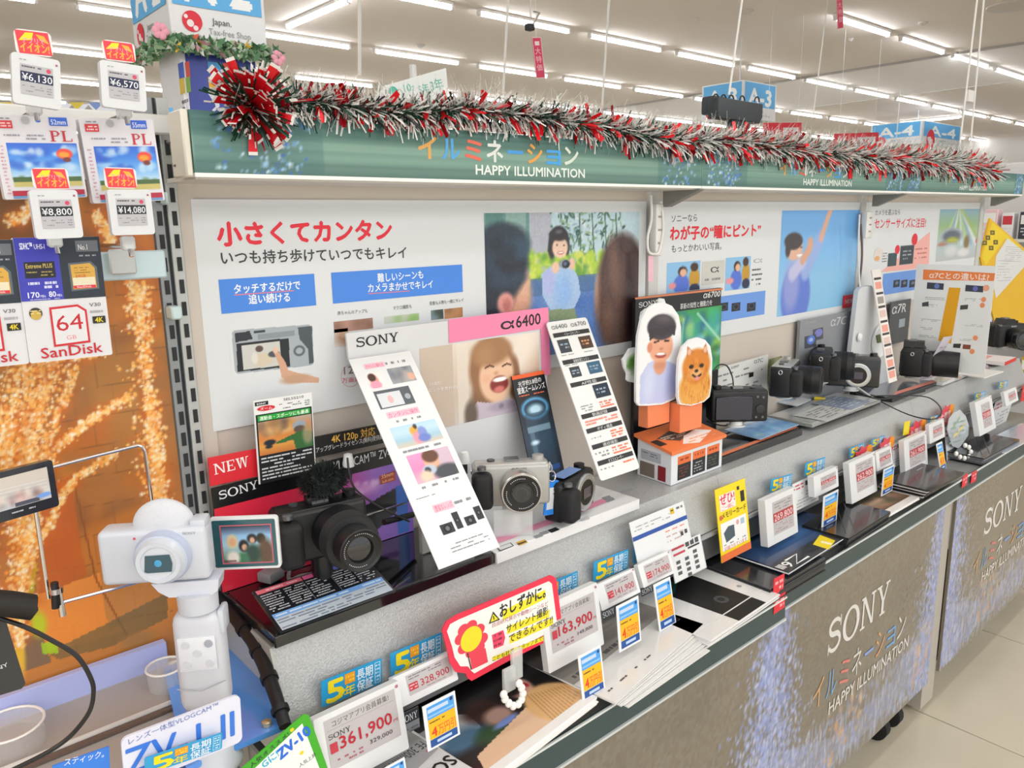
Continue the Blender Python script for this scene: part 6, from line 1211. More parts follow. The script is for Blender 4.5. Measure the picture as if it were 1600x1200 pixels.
for k in range(5): p.poly([(1478 + 12 * k, 583 - 4 * k), (1484 + 12 * k, 580 - 4 * k), (1505 + 10 * k, 590 - 4.5 * k), (1500 + 10 * k, 593 - 4 * k)], ['c8b0a8', '8a8480', 'd0b8b0', 'a09890', 'b8a8c0'][k])
p.build(t4)
# papers on the grey tray
zp = ZT + .0225
for k, (q, c_, lab) in enumerate(((((1292, 658), (1352, 633), (1262, 640)), 'd8dad8', 'white printed paper on the grey middle tray, front one'), (((1330, 640), (1362, 627), (1290, 622)), '8c9cb4', 'blue grey printed paper on the grey middle tray, rear one'))):
    fr = Fr(*[PZ(*z, zp + .001 * k) for z in q]); o = sheet('tray_paper', fr, M(c_, .3, coat=.3), lab, 'paper', None, .0008); p = Pr(fr, 'n'); p.bars(.08, .12, .92, .88, 6, '6c7076' if k == 0 else 'dce4f0', .3, .6); p.build(o)
# leaflet on the black tray
fr = Fr(PZ(1188, 686, ZT + .024), PZ(1248, 663, ZT + .024), PZ(1141, 668, ZT + .028)); o = sheet('tent_leaflet', fr, M('a8c4e0', .2, coat=.6), 'blue glossy leaflet lying on the black tray right of the dog cut-out', 'leaflet', None, .002); cv = Cv(fr, 0, 0, 1, 1, 50, 'n'); cv.vg('e4ecf4', '88b4e0', '5c98d8', '8cb8e0'); cv.spots(40, .05, .1, .95, .95, .07, ['3c78c0', 'd8ecf8', '60c0d8', '4858a0', 'a8d8c8'], .3, .7); cv.build(o, coat=.5)
fr = Fr(PZ(1245, 634, ZT + .030), PZ(1268, 624, ZT + .030), PZ(1160, 608, ZT + .038)); o = sheet('tent_leaflet', fr, M('c8d8e8', .2, coat=.6), 'long pale blue leaflet on a clear stand left of the silver-topped camera', 'leaflet', None, .002); cv = Cv(fr, 0, 0, 1, 1, 24, 'n'); cv.vg('d8e0f0', '90b4e4', '78c0e0', 'c8d0d8', 'e0e0e0'); cv.spots(20, .1, .1, .9, .8, .15, ['5878c0', 'e8f0f8', '60b8e0'], .3, .7, .6); cv.build(o, coat=.5)
a = PZ(1162, 632, ZT + .002); b = PZ(1245, 655, ZT + .002); 
# white spec board behind with bracket
YC = .985
fr = frY((1113, 640), (1198, 612), (1113, 578), YC); o = sheet('display_card', fr, M('dfe1df', .35), 'low white display card with fine print right of the dog cut-out', 'card', None, .004); p = Pr(fr); p.text('α7C', (1178, 568), (1192, 565), 6, '5a5c60', .01); p.bars(1118, 585, 1190, 606, 5, '8a8c8e', .3, .6); p.rect(1170, 583, 1177, 588, '1c1c1c'); p.text('SONY', (1142, 577), (1155, 573), 4, '3a3c40'); p.build(o)
fr = frY((1202, 610), (1220, 604), (1202, 562), YC); o = sheet('display_card', fr, M('6c7c4c', .4), 'narrow green photo card behind the silver-topped camera', 'card', None, .003); cv = Cv(fr, 0, 0, 1, 1, 16, 'n', '6c7c4c'); cv.spots(12, 0, 0, 1, 1, .3, ['8a9c5c', '4c5c34', 'c8c0a8'], .5, .8); cv.build(o)
a = PY(1251, 500, YC); b = PY(1336, 486, YC)
fr = Fr((a.x, YC, ZT + .01), (b.x, YC, ZT + .01), (a.x, YC, (a.z + b.z) / 2)); o = sheet('display_card', fr, M('8c9096', .3), 'grey display card with faint camera picture behind the middle cameras', 'card', None, .008); p = Pr(fr); p.text('α7C II', (1297, 510), (1331, 505), 13, 'd4d6da', -.005, slant=.15); p.poly([(1270, 515), (1286, 511), (1286, 529), (1270, 533)], '4c525c'); p.disc(1279, 520, 6, '7c80c8', 6); p.poly([(1257, 526), (1275, 522), (1275, 541), (1257, 545)], '444a54'); p.disc(1267, 531, 6, '5c7cd8', 7); p.disc(1267, 531, 3, 'a8c0f0'); p.text('SONY', (1258, 507), (1275, 504), 4, 'a8acb0'); p.build(o)
fr = Fr(PY(1387, 540, YC), PY(1418, 532, YC), PY(1387, 473, YC)); o = sheet('display_card', fr, M('4c5054', .3), 'small dark grey display card right of the narrow leaning card', 'card', None, .004); p = Pr(fr); p.text('α7R', (1393, 491), (1415, 487), 14, 'e4e6e8', .01, slant=.15); p.rect(1405, 499, 1413, 510, 'a8b4bc'); p.build(o)

# cameras of the middle and far bays
def cam_at(px, py, y, *a, **k): q = PY(px, py, y); return camera((q.x, y, q.z), *a, **k)
c4 = cam_at(1150, 656, .90, math.radians(178), 'black camera seen from its screen side, behind the blue leaflet on the black tray', W=.122, D=.045, H=.069, group=None, strapring=False); c4.rotation_euler.z = math.radians(140)
cam_at(1225, 613, .925, math.radians(20), 'camera with silver top plate, seen from its black grip side, left of the grey card', W=.124, D=.05, H=.071, top=M('b8b8b2', .3, metal=.5), lens=((0, .03), (.02, .033), (.05, .033), (.052, .030)), group=None, body=M('1c1d20', .4))
cam_at(1282, 590, .95, math.radians(25), 'black camera with large lens in front of the grey display card', W=.124, D=.05, H=.071, lens=((0, .03), (.02, .036), (.045, .036), (.05, .033)), group=None)
c5 = cam_at(1330, 602, .90, math.radians(-62), 'large black camera body with open square mount and strap ring, in the middle tray', W=.128, D=.05, H=.078, bare=True, group=None, grip=False, body=M('121316', .2, coat=.5))
cam_at(1425, 583, .915, math.radians(18), 'black camera with long lens right of the narrow leaning card', W=.127, D=.06, H=.079, hump=True, lens=((0, .031), (.02, .036), (.06, .038), (.085, .038)), group=None)
cam_at(1566, 540, .93, math.radians(-30), 'black camera with round lens in front of the yellow board', W=.13, D=.06, H=.082, hump=True, lens=((0, .031), (.03, .037), (.05, .038)), group=None)
# narrow leaning comparison card
fr = frL((1389, 599), (1402, 592), (1362, 422), .95); o = sheet('leaflet_board', fr, M('ece8e4', .35), 'narrow leaning comparison card with dark bars, left of the clear comparison board', 'card', None, .003)
p = Pr(fr, 'n')
for y in (.07, .2, .32, .45, .56, .66, .76, .87): p.rect(.1, y, .92, y + .02, '3a3638')
for y in (.11, .24, .36, .49, .6, .7, .8, .9): p.rect(.15, y, .85, y + .06, rnd.choice(['e8a090', 'd8c0b8', '9a9490', 'f0c8b8'])) 
p.build(o)
# white security stand
ol = [(1341, 455), (1346, 449), (1362, 446), (1375, 470), (1386, 540), (1396, 600), (1390, 604), (1336, 592), (1331, 588), (1330, 548)]
fr = Fr(PY(1330, 600, .955), PY(1396, 590, .955), PY(1330, 448, .955)); wp = sheet('white_stand', fr, M('d4d8dc', .35), 'tall white plastic stand with round dish behind the narrow leaning card', 'stand', None, .012, pxo=ol)
v = PY(1374, 533, .954); child(MB().lathe([(0, .050), (.004, .050), (.006, .046), (.002, .040), (.0015, .0001)], v, '-y', 36).build('round_dish', M('e0e4e6', .3)), wp)
v = PY(1343, 527, .95); child(MB().lathe([(0, .012), (.004, .010), (.006, .002)], v, '-y', 20).build('knob', M('eceeee', .3)), wp); child(MB().prism([(PY(x, y, .9528).x, PY(x, y, .9528).z) for x, y in ((1368, 524), (1377, 521), (1379, 534), (1370, 536))], .950, .952, 'y').build('dish_picture', M('5c6440', .4)), wp)
# clear comparison board
fr = Fr(PZ(1416, 592, ZT + .012), PZ(1532, 569, ZT + .012), PY(1442, 413, .93)); 
fr = Fr(Vector((2.42, .945, .900)), Vector((2.42, .737, .900)), Vector((2.42, .945, 1.206))); cb2 = sheet('comparison_board', fr, M('ecefee', .15, coat=.8), 'large clear-framed comparison board with orange heading and yellow column', 'board', None, .004, .004)
p = Pr(fr); p.frame(1441, 413, 1538, 570, 1.5, 'a8b8c4') if 0 else None
p.poly([(1443, 421), (1555, 427), (1553, 439), (1442, 437)], 'f08848'); p.text('α7Cとの違いは?', (1452, 434), (1545, 438), 9, 'fbeee4', .02, .8)
p.poly([(1483, 449), (1501, 450), (1486, 537), (1466, 532)], 'e8a818')
p.poly([(1449, 441), (1475, 443), (1474, 453), (1448, 451)], '3c4250'); p.disc(1464, 447, 4, '6a80c0'); p.poly([(1509, 445), (1537, 447), (1536, 457), (1508, 455)], '3c4250'); p.disc(1524, 451, 4, '6a70c0'); p.disc(1541, 450, 5, 'f0a888')
for (x, y, w_) in ((1446, 463, 30), (1444, 474, 22), (1440, 497, 30), (1438, 510, 26), (1436, 522, 26), (1508, 465, 30), (1505, 505, 34), (1500, 528, 26)): p.bars(x, y, x + w_, y + 7, 2, '9aa0a8', .3)
for (x, y) in ((1537, 468), (1535, 477), (1524, 528), (1519, 549)): p.disc(x, y, 4, 'f09868')
p.poly([(1501, 477), (1513, 476), (1512, 483), (1500, 484)], '4a4644'); p.poly([(1441, 473), (1451, 471), (1451, 478), (1441, 479)], '4a4c50'); p.poly([(1490, 537), (1502, 537), (1500, 544), (1489, 543)], '3c3a38'); p.poly([(1505, 538), (1517, 539), (1516, 546), (1504, 545)], '8a4c38'); p.build(cb2)
fr = Fr(PZ(1437, 594, ZT + .014), PZ(1457, 590, ZT + .014), PY(1431, 534, .86)); o = sheet('hanging_slip', fr, M('dcd8e4', .4), 'pale paper slip standing in front of the black long-lens camera', 'slip', None, .001); p = Pr(fr, 'n'); p.bars(.15, .2, .8, .9, 8, 'a8a4b4', .3); p.build(o)
v = PZ(1471, 584, ZT + .012); t = thing('shell_ornament', v, 'small cream ornament on the white tray under the clear comparison board', 'ornament')
g = MB()
for k in range(9): g.sph((rnd.uniform(-.022, .022), rnd.uniform(-.008, .008), .006 + rnd.uniform(0, .012)), .007, (1, 1, .9), 10, 7, .1)
g.build('cluster', M('d8ccb0', .5), t)
fr = Fr(PZ(1535, 586, ZT + .02), PZ(1560, 578, ZT + .02), PZ(1500, 562, ZT + .02)); sheet('white_leaflet', Fr(PZ(1538, 590, ZT + .012), PZ(1568, 580, ZT + .012), PZ(1512, 562, ZT + .012)), M('e8e8e8', .4), 'white leaflet lying right of the clear comparison board', 'leaflet', None, .003)
fr = Fr(PZ(1570, 566, ZT + .02), PZ(1588, 558, ZT + .02), PZ(1545, 544, ZT + .02)); o = sheet('small_box', fr, M('ece6e6', .4), 'flat white and red box in front of the far black camera', 'box', None, .012); p = Pr(fr, 'n'); p.rect(.2, .2, .8, .5, 'e8a0a0'); p.build(o); child(MB().prism([(0, -.0005), (fr.w, -.0005), (fr.w, -.0002), (0, -.0002)], -.012, 0, 'z').build('red_side', M('d83028', .4), None, fr.mw()), o)
# black and white cables of the middle tray
YQ = ZT + .03
pts = [PZ(1283, 585, ZT + .05), PZ(1322, 600, ZT + .045), PZ(1345, 618, ZT + .03), PZ(1380, 618, ZT + .016), PZ(1440, 619, ZT + .014), PZ(1462, 628, ZT + .010), PZ(1471, 642, ZT + .006), PZ(1466, 652, ZT + .004), PZ(1450, 655, ZT + .004), PZ(1420, 648, ZT + .004), PZ(1385, 632, ZT + .006), PZ(1345, 610, ZT + .02)]
tag(MB().tube(smooth(pts), .0016, 8).build('cable', M('2a2c2e', .4)), 'thin dark cable looping over the grey counter edge in the middle', 'cable')
tag(MB().tube(smooth([PZ(1283, 590, ZT + .05), PZ(1318, 603, ZT + .04), PZ(1365, 622, ZT + .025), PZ(1400, 621, ZT + .016), PZ(1445, 611, ZT + .014)]), .0022, 8).build('cable', M('18191c', .4)), 'thicker black cable lying along the front of the middle trays', 'cable')
q0 = PZ(1315, 590, ZT + .045); q1 = PZ(1338, 603, ZT + .04); tag(MB().tube([q0, q1], .0065, 8).build('cable_connector', M('e4e6e2', .3)), 'white rectangular cable connector in front of the open mount camera', 'connector')
q0 = PZ(1340, 606, ZT + .03); q1 = PZ(1366, 624, ZT + .016); tag(MB().tube([q0, q1], .0035, 8).build('cable_sleeve', M('eceeea', .3)), 'white cable sleeve below the white connector', 'connector')
q0 = PZ(1256, 618, ZT + .03); t = thing('camera_bracket', q0, 'white curved bracket with yellow clamp under the middle cameras', 'bracket')
child(MB().tube(smooth([PZ(1262, 623, ZT + .022), PZ(1264, 608, ZT + .04), PZ(1276, 612, ZT + .04), PZ(1286, 600, ZT + .05)]), .004, 8).build('arm', M('d4d6d4', .3)), t); child(MB().tube([PZ(1272, 622, ZT + .024), PZ(1289, 624, ZT + .022)], .005, 8).build('yellow_clamp', M('ecd020', .4)), t)
tag(MB().tube(smooth([PZ(1225, 575, ZT + .1), PZ(1228, 600, ZT + .06), PZ(1236, 618, ZT + .03)]), .0018, 6).build('cable', M('c8cac8', .3)), 'short pale cable hanging down the black grip of the silver-topped camera', 'cable')
tag(MB().tube(smooth([PY(1114, 580, .93), PY(1124, 570, .93), PY(1136, 572, .93), PY(1144, 588, .93), PY(1146, 604, .92)]), .0017, 6).build('cable', M('3a3c40', .4)), 'thin dark cable arching above the black camera on the black tray', 'cable')
tag(MB().tube(smooth([PZ(1105, 658, ZT + .05), PZ(1130, 665, ZT + .03), PZ(1165, 661, ZT + .022), PZ(1180, 652, ZT + .022)]), .0018, 6).build('cable', M('141518', .4)), 'black cable lying on the black tray below the camera screen', 'cable')
# clear security mounts and cords near the first cameras
tag(MB().tube(smooth([PY(543, 715, .96), PY(546, 740, .955), PY(556, 765, .95), PY(590, 790, .94), PY(640, 815, .93)]), .0016, 6).build('cable', M('2c3030', .35)), 'thin black cord hanging from the white knob behind the black vlog camera', 'cable')
for k, (x, y, lab) in enumerate(((544, 716, 'white knob with black cord on the red display card'), (726, 712, 'white knob left of the silver camera'))):
    v = PY(x, y, .965 if k == 0 else .955); t = thing('cord_knob', v, lab, 'knob', 'white cord knobs'); MB().lathe([(-.012, .0085), (-.004, .008), (.006, .006), (.008, .0001)], n=18).build('cap', M('eceeee', .3), t); MB().lathe([(-.03, .004), (-.012, .0042)], n=12).build('stem', M('2a2c2e', .4), t)
tag(MB().tube(smooth([PZ(420, 868, ZT + .05), PZ(450, 880, ZT + .03), PZ(452, 905, ZT + .022), PZ(470, 900, ZT + .022), PZ(500, 892, ZT + .022), PZ(522, 866, ZT + .04)]), .003, 8).build('security_strap', M('7c7e80', .3)), 'grey curved strap under the black vlog camera', 'strap')
tag(MB().tube(smooth([PZ(330, 905, ZT + .01), PZ(360, 890, ZT + .03), PZ(395, 885, ZT + .03), PZ(430, 880, ZT + .03), PZ(520, 868, ZT + .03)]), .0016, 6).build('cable', M('101113', .4)), 'black cable running into the black tray from its left end', 'cable')
v = PZ(424, 905, ZT + .022); tag(MB().box(-.014, -.012, 0, .014, .012, .014, .002, 2).build('connector_block', M('8c8e92', .3), None, Matrix.Translation(v) @ Matrix.Rotation(.4, 4, 'Z')), 'grey connector block on the left end of the black tray', 'connector')
t = thing('chrome_rail', PY(585, 802, .93), 'thin chrome rod with black end piece right of the black vlog camera', 'rod')
child(MB().tube([PY(572, 805, .93), PY(634, 786, .95)], .0018, 8).build('rod', CHROME), t); child(MB().tube([PY(600, 816, .93), PY(645, 804, .95)], .0045, 10).build('end_piece', M('131416', .4)), t)
v = PZ(668, 862, ZT + .02); t = thing('clear_block', v, 'clear acrylic block at the right end of the black tray', 'block'); MB().box(-.012, -.004, 0, .012, .004, .085, .001, 1).build('block', M('b8b8b4', .05, alpha=.4, coat=1.), t)
# ================================================================== YELLOW BOARD, FAR GOODS
YF = 1.02
ol = [(1547, 341), (1601, 388), (1660, 440), (1660, 528), (1560, 522), (1548, 480), (1532, 402)]
fr = Fr(PY(1540, 525, YF), PY(1660, 505, YF), PY(1535, 345, YF)); yb = sheet('yellow_board', fr, M('e8b800', .4), 'large yellow slanted board behind the far black camera', 'board', None, .006, pxo=ol)
p = Pr(fr); p.poly([(1550, 347), (1601, 392), (1601, 400), (1570, 372), (1540, 415), (1534, 402)], 'ecd020')
for x, y in ((1550, 363), (1543, 371), (1538, 379), (1555, 378), (1548, 387)): p.poly([(x - 3, y - 3), (x + 4, y - 3), (x + 4, y + 4), (x - 3, y + 4)], '5c5418'); p.poly([(x - 1, y - 1), (x + 2, y - 1), (x + 2, y + 2), (x - 1, y + 2)], 'b8a030')
p.poly([(1574, 372), (1603, 396), (1603, 414), (1556, 466), (1552, 446), (1556, 400)], 'dcdede'); p.bars(1572, 384, 1596, 410, 8, 'a8aab0', .25); p.bars(1560, 405, 1580, 440, 8, 'b4b6bc', .25); p.build(yb)
for k, (x0, y0, x1, y1, sx) in enumerate(((1536, 300, 1605, 420, 4.6), (1570, 290, 1640, 430, 6.5))):
    a = PX(x0, y1, sx); b = PX(x1, y0, sx)
    t = thing('goods_shelf', (sx, a.y, 0), ['white shelf unit with colourful goods behind the yellow board', 'second white shelf unit with goods at the far right edge'][k], 'shelving')
    y_lo, y_hi = min(a.y, b.y), max(a.y, b.y)
    child(MB().box(sx + .3, y_lo - .4, 0, sx + .32, y_hi + .1, b.z + .06).build('back_panel', M('d8d8d6', .5)), t)
    for z in (.2, .45, .7, .95, 1.2): child(MB().box(sx, y_lo - .4, z, sx + .3, y_hi + .1, z + .015).build('shelf_board', M('dcdcda', .4)), t)
    for z in (.465, .715, .965, 1.215):
        y = y_lo - .36; n = 0
        while y < y_hi:
            w_ = rnd.uniform(.05, .11); h_ = rnd.uniform(.08, .17); c_ = rnd.choice(['3878d8', 'e8e8ec', 'c8a848', '58a0a8', 'd84858', '303440', 'e8c8d0', '4858b8', 'c0c8d4'])
            o = MB().box(-.04, 0, 0, .04, w_, h_, .003, 1).build('goods_box', M(c_, .4), None, Matrix.Translation((sx + .06, y, z))); fr = Fr((sx + .0199, y + w_, z), (sx + .0199, y, z), (sx + .0199, y + w_, z + h_)); p = Pr(fr, 'n'); p.rect(.1, .12, .9, .45, 'f0f0f0' if c_ != 'e8e8ec' else 'c83848'); p.bars(.15, .55, .85, .9, 3, 'd8dae0', .4); p.build(o)
            tag(o, '%s package on the %s shelf of the %s shelf unit, %s from the right' % ({'3878d8': 'bright blue', 'e8e8ec': 'white', 'c8a848': 'gold', '58a0a8': 'teal', 'd84858': 'red', '303440': 'black', 'e8c8d0': 'pink', '4858b8': 'dark blue', 'c0c8d4': 'pale grey'}[c_], {.465: 'lowest', .715: 'second', .965: 'third', 1.215: 'top'}[z], ['nearer', 'farther'][k], ordn[min(n, 13)]), 'package', 'packages on the far shelves'); y += w_ + rnd.uniform(.01, .03); n += 1
# more gondola beyond (white end post) and green lamp
v = PX(1579, 307, 5.035); tag(MB().box(-.014, -.05, -.016, .014, .05, .016, .004, 2).build('green_lamp', M('30e880', .4, emit=1.2), None, Matrix.Translation(v)), 'small glowing green exit lamp below the right end of the header', 'lamp')
tag(MB().box(-.15, -.3, 0, .15, .3, 1.62, .01, 1).build('advert_column', M('e4e2e4', .4), None, Matrix.Translation((PX(1575, 260, 5.2).x, PX(1578, 260, 5.2).y, 0))), 'white advert column behind the right end of the garland', 'column')
# fixtures seen past the left bay: white valance with triangles
fr = frY((-60, 205), (268, 206), (-60, 158), 1.9); va = sheet('valance_strip', fr, M('dfe4f0', .4), 'pale valance with yellow and blue triangles behind the hanging price tags', 'sign', None, .01); p = Pr(fr)
for k, (x, c_) in enumerate(((8, 'd8c030'), (120, 'd0bc38'), (150, '7890c8'), (40, '8898b0'))): p.poly([(x - 12, 160), (x + 12, 160), (x, 172)], c_)
for x in (112, 138, 15): p.poly([(x - 7, 172), (x + 7, 172), (x, 164)], '9a9a9c')
p.text('20', (231, 176), (252, 176), 9, 'e04848', .05); p.rect(255, 168, 272, 180, '70b8ec'); p.build(va)
fr = frY((-60, 330), (262, 310), (-60, 200), 1.9)

# ================================================================== HANGING SIGNS
def cube_sign(cx0, cy, cz0, w, h, d, txt, label, garland=False):
    t = thing('aisle_sign', (cx0, cy, cz0), label, 'sign', 'hanging aisle signs')
    MB().box(0, 0, 0, w, d, h, .002, 1).build('sign_box', M('e9ebee', .4), t)
    MB().tube([(w/2, d/2, h - .001), (w/2, d/2, HC - cz0)], .01).build('hanging_pole', M('e6e6e6', .4), t)
    for fr in (Fr((0, -.001, 0), (w, -.001, 0), (0, -.001, h)), Fr((-.001, d, 0), (-.001, 0, 0), (-.001, d, h))):
        p = Pr(fr, 'n', .0008); p.rect(.04, .03, .96, .66, '5fb4ee'); p.text(txt, (.16, .60), (.84, .60), .42, 'f6fafc', .05); p.disc(.22, .80, .10, 'e02840', n=22); p.disc(.2, .82, .035, 'f6e8ea'); p.disc(.25, .86, .025, 'f6e8ea'); p.disc(.16, .76, .02, 'f6e8ea'); p.text('Japan.', (.42, .80), (.62, .80), .06, '5a5c60', .01); p.text('Tax-free Shop', (.38, .90), (.82, .90), .06, '9a9ca0', 0)
        me = bpy.data.meshes.new('print'); me.from_pydata(p.V, [], p.F); me.polygons.foreach_set('material_index', p.I); link('print', me, p.ms, t, fr.mw())
    if garland:
        g = MB(); mats = [M('5c8a64', .6), M('a8c8a0', .6), M('e8a0b4', .6), M('f0c840', .6), M('e8604c', .5), M('e8ece8', .5)]
        for k in range(900):
            s_ = rnd.random(); 
            if s_ < .62: q = Vector((rnd.uniform(-.02, w + .02), -.012, rnd.uniform(-.022, .008)))
            else: q = Vector((-.012, rnd.uniform(0, d), rnd.uniform(-.022, .008)))
            q += Vector((rnd.gauss(0, .006), rnd.gauss(0, .006), 0)); a = Vector((rnd.uniform(-1, 1), rnd.uniform(-1, 1), rnd.uniform(-1, 1))).normalized() * .014; b = a.cross(Vector((rnd.random(), rnd.random(), rnd.random()))).normalized() * .006
            g.mi = rnd.choices(range(6), [6, 4, .4, .3, .2, 2])[0]; g.quad(q - a, q - b, q + a, q + b)
        tag(g.build('leaf_garland', mats, t), kind='stuff'); g = MB()
        for (x, y, z, c_) in ((-.03, -.02, .01, 2), (w + .015, -.02, -.015, 2)):
            g.mi = 0
            for a in range(6): g.sph((x + .010 * math.cos(a), y - .004, z + .010 * math.sin(a)), .009, (1, .5, 1), 8, 6)
        tag(g.build('paper_flower', [M('f0a8bc', .6)], t), kind='stuff')
    return t
YA = 1.9; a = PY(268, 62, YA); b = PY(418, 76, YA); w_ = b.x - a.x
cube_sign(a.x, YA, a.z, w_, w_ * 1.0, PY(268, 62, YA).x * 0 + .26, 'A-2', 'large cubic aisle sign reading A-2 with leaf garland, top left', True)
# blue and white panel under it
c0 = PY(303, 185, YA); c1_ = PY(302, 85, YA); c2_ = PY(378, 190, YA)
t = thing('corner_panel', (c0.x, YA + .01, c0.z - .2), 'blue and white corner panel with four coloured squares behind the garland', 'sign')
bx = MB().box(c0.x - .0, YA + .02, c0.z - .3, c0.x + .17, YA + .16, c1_.z + .02, .002, 1).build('panel_box', M('3c4ca8', .4)); child(bx, t)
child(MB().box(c0.x - .012, YA + .018, c0.z - .3, c0.x + .0, YA + .16, c1_.z + .02).build('panel_side', M('e8e8ec', .4)), t)
fr = Fr((c0.x, YA + .0195, c0.z), (c0.x + .17, YA + .0195, c0.z), (c0.x, YA + .0195, c0.z + .2)); p = Pr(fr)
p.rect(324, 96, 346, 117, '4ca4e4'); p.rect(348, 98, 368, 119, 'ec5c4c'); p.rect(325, 120, 346, 141, 'e8b020'); p.rect(348, 121, 368, 142, '8cc050'); p.text('J', (329, 168), (342, 160), 22, 'dfe4f4', .02); o = p.build(None); child(o, t)
fr = Fr((c0.x - .0125, YA + .16, c0.z), (c0.x - .0125, YA + .018, c0.z), (c0.x - .0125, YA + .16, c0.z + .2)); p = Pr(fr); p.rect(278, 100, 289, 122, '4c68c8'); p.rect(289, 98, 298, 121, 'd8584c'); p.rect(280, 124, 290, 145, 'e0c050'); p.rect(290, 122, 299, 143, '8ab850'); p.bars(284, 155, 296, 172, 2, '7a7c80', .5); o = p.build(None); child(o, t)
for k, (x0, x1, yb_, d, txt, yy) in enumerate(((1160, 1211, 186, .5, 'A-3', 5.2), (1439, 1500, 226, .5, 'A-4', 6.4))):
    a = PY(x0, yb_ - 2, yy); b = PY(x1, yb_ + 4, yy); w_ = b.x - a.x
    cube_sign(a.x, yy, a.z, w_, (PY(x0, 124 if k == 0 else 187, yy) - a).z, w_ * .8 if k == 0 else w_ * .5, txt, ['cubic aisle sign reading A-3 behind the black scalloped sign', 'cubic aisle sign reading A-4 near the right end of the garland'][k])
# black scalloped sign on the header
v = PY(1112, 196, .93); v2 = PY(1196, 160, .93); t = thing('scalloped_sign', (v.x, .93, v.z), 'black box-shaped sign with scalloped wire top standing above the header', 'sign')
a, b = PY(1122, 184, .93), PY(1193, 162, .93); child(MB().box(a.x, .93, a.z - .0, b.x, .955, b.z, .003, 2).build('sign_body', M('33383e', .5)), t)
a2, b2 = PY(1108, 170, .955), PY(1123, 155, .955); child(MB().box(a2.x, .945, a2.z - .01, b2.x + .02, .975, b2.z + .004, .004, 2).build('sign_end', M('3c4046', .5)), t)
a3, b3 = PY(1140, 200, .94), PY(1170, 183, .94); child(MB().box(a3.x, .935, a3.z, b3.x, .95, b3.z, .003, 2).build('sign_foot', M('2c3036', .5)), t)
for k, x in enumerate((1122, 1134, 1146, 1163, 1186)): q = PY(x, 155 + (x - 1122) * .06, .935); child(MB().tube([(q.x + .009 * math.cos(a_), .94, q.z + .010 * math.sin(a_)) for a_ in [j * PI/8 for j in range(9)]], .0016, 6).build('wire_loop', M('202428', .5)), t)
# hanging wires and strips
def rod(p0, p1, r, lab, m='ecebe8', cat='wire'):
    p0 = p1 + (p0 - p1) * ((HC - p1.z) / (p0.z - p1.z)); return tag(MB().tube([p0, p1], r, 8).build('hanging_wire', M(m, .4)), lab, cat, 'hanging wires')
rod(PY(1157, 18, 1.3), PY(1139, 148, 1.3), .0030, 'white hanging wire ending at the black scalloped sign'); rod(PY(1529, -20, 1.1), PY(1499, 232, 1.1), .0032, 'left one of the two long white wires at the right'); rod(PY(1539, -20, 1.12), PY(1516, 228, 1.12), .0032, 'right one of the two long white wires at the right')
rod(PY(562, -20, 3), PY(562, 118, 3), .008, 'white rod left of the hand-written green sign'); rod(PY(795, -20, 3), PY(786, 150, 3), .006, 'white rod left of the pink hanging strip'); rod(PY(953, -20, 3), PY(941, 165, 3), .006, 'white rod right of the pink hanging strip'); rod(PY(1286, 60, 4), PY(1271, 180, 4), .006, 'faint white rod under the smoke curtain'); rod(PY(1411, 90, 6), PY(1400, 225, 6), .008, 'white rod left of the A-4 sign')
tag(MB().box(*PY(1513, 158, 1.115), *(PY(1523, 142, 1.115) + Vector((0, .01, 0))), .001, 1).build('wire_clip', M('e8e6e2', .3)), 'small white clip on the right long wire', 'clip')
for k, (q, lab) in enumerate(((((838, 123), (852, 122), (837, 58)), 'pink hanging strip with white characters in the middle of the ceiling'), (((1309, 46), (1318, 44), (1316, -12)), 'pink hanging strip at the top edge right of the middle'))):
    fr = frY(*q, 2.6); o = sheet('hanging_strip', fr, M('d83c64', .4), lab, 'sign', 'pink hanging strips', .002); p = Pr(fr, 'n'); p.frame(0, 0, 1, 1, .02, 'f0d8dc'); p.rect(.25, .1, .75, .2, 'f8e4e8'); p.text('大', (.2, .40), (.8, .40), .14, 'f4b8c4', .02, .8); p.text('特', (.2, .60), (.8, .60), .14, 'f4b8c4', .02, .8); p.text('価', (.2, .80), (.8, .80), .14, 'f4b8c4', .02, .8); p.build(o); c_ = fr.O + fr.U * fr.w / 2 + fr.V * fr.h; child(MB().tube([c_, (c_.x, c_.y, HC)], .0015, 5).build('hanging_thread', M('e8e8e8', .4)), o)
t = thing('sign_clip', PY(832, 35, 2.5), 'black and silver clip hanging from a white wire above the pink strip', 'clip'); q_ = PY(829, -10, 2.5); child(MB().tube([(q_.x, q_.y, HC), PY(829, 28, 2.5)], .004, 6).build('wire', M('d8d6d2', .4)), t); child(MB().box(*PY(827, 46, 2.5), *(PY(836, 37, 2.5) + Vector((0, .03, 0))), .004, 2).build('clip_body', M('26282a', .5)), t); child(MB().tube([PY(833, 38, 2.5), PY(843, 20, 2.5), PY(834, 18, 2.5)], .004, 6).build('clip_wire', M('b8b6b2', .3, metal=.6)), t)
fr = Fr(PY(602, 178, 1.5), PY(699, 172, 1.5), PY(602, 120, 1.5)); o = sheet('handwritten_sign', fr, M('e4e9e6', .4), 'white sign with green handwritten numbers behind the garland', 'sign', None, .003, pxo=[(560, 178), (604, 133), (697, 106), (703, 176)])
p = Pr(fr); p.disc(614, 142, 7, '58b8a0'); p.text('10:', (632, 144), (646, 142), 12, '5cb8a4', .01); p.text('5年', (655, 146), (671, 143), 13, '58b4a0', .01, .8); p.text('3年', (674, 142), (693, 138), 16, '58b4a0', .01, .8); p.build(o); c_ = fr.O + fr.U * fr.w * .5; child(MB().tube([(c_.x, c_.y + .01, 0), (c_.x, c_.y + .01, c_.z + .1)], .008, 8).build('stand_pole', M('d8d8d8', .4)), o)
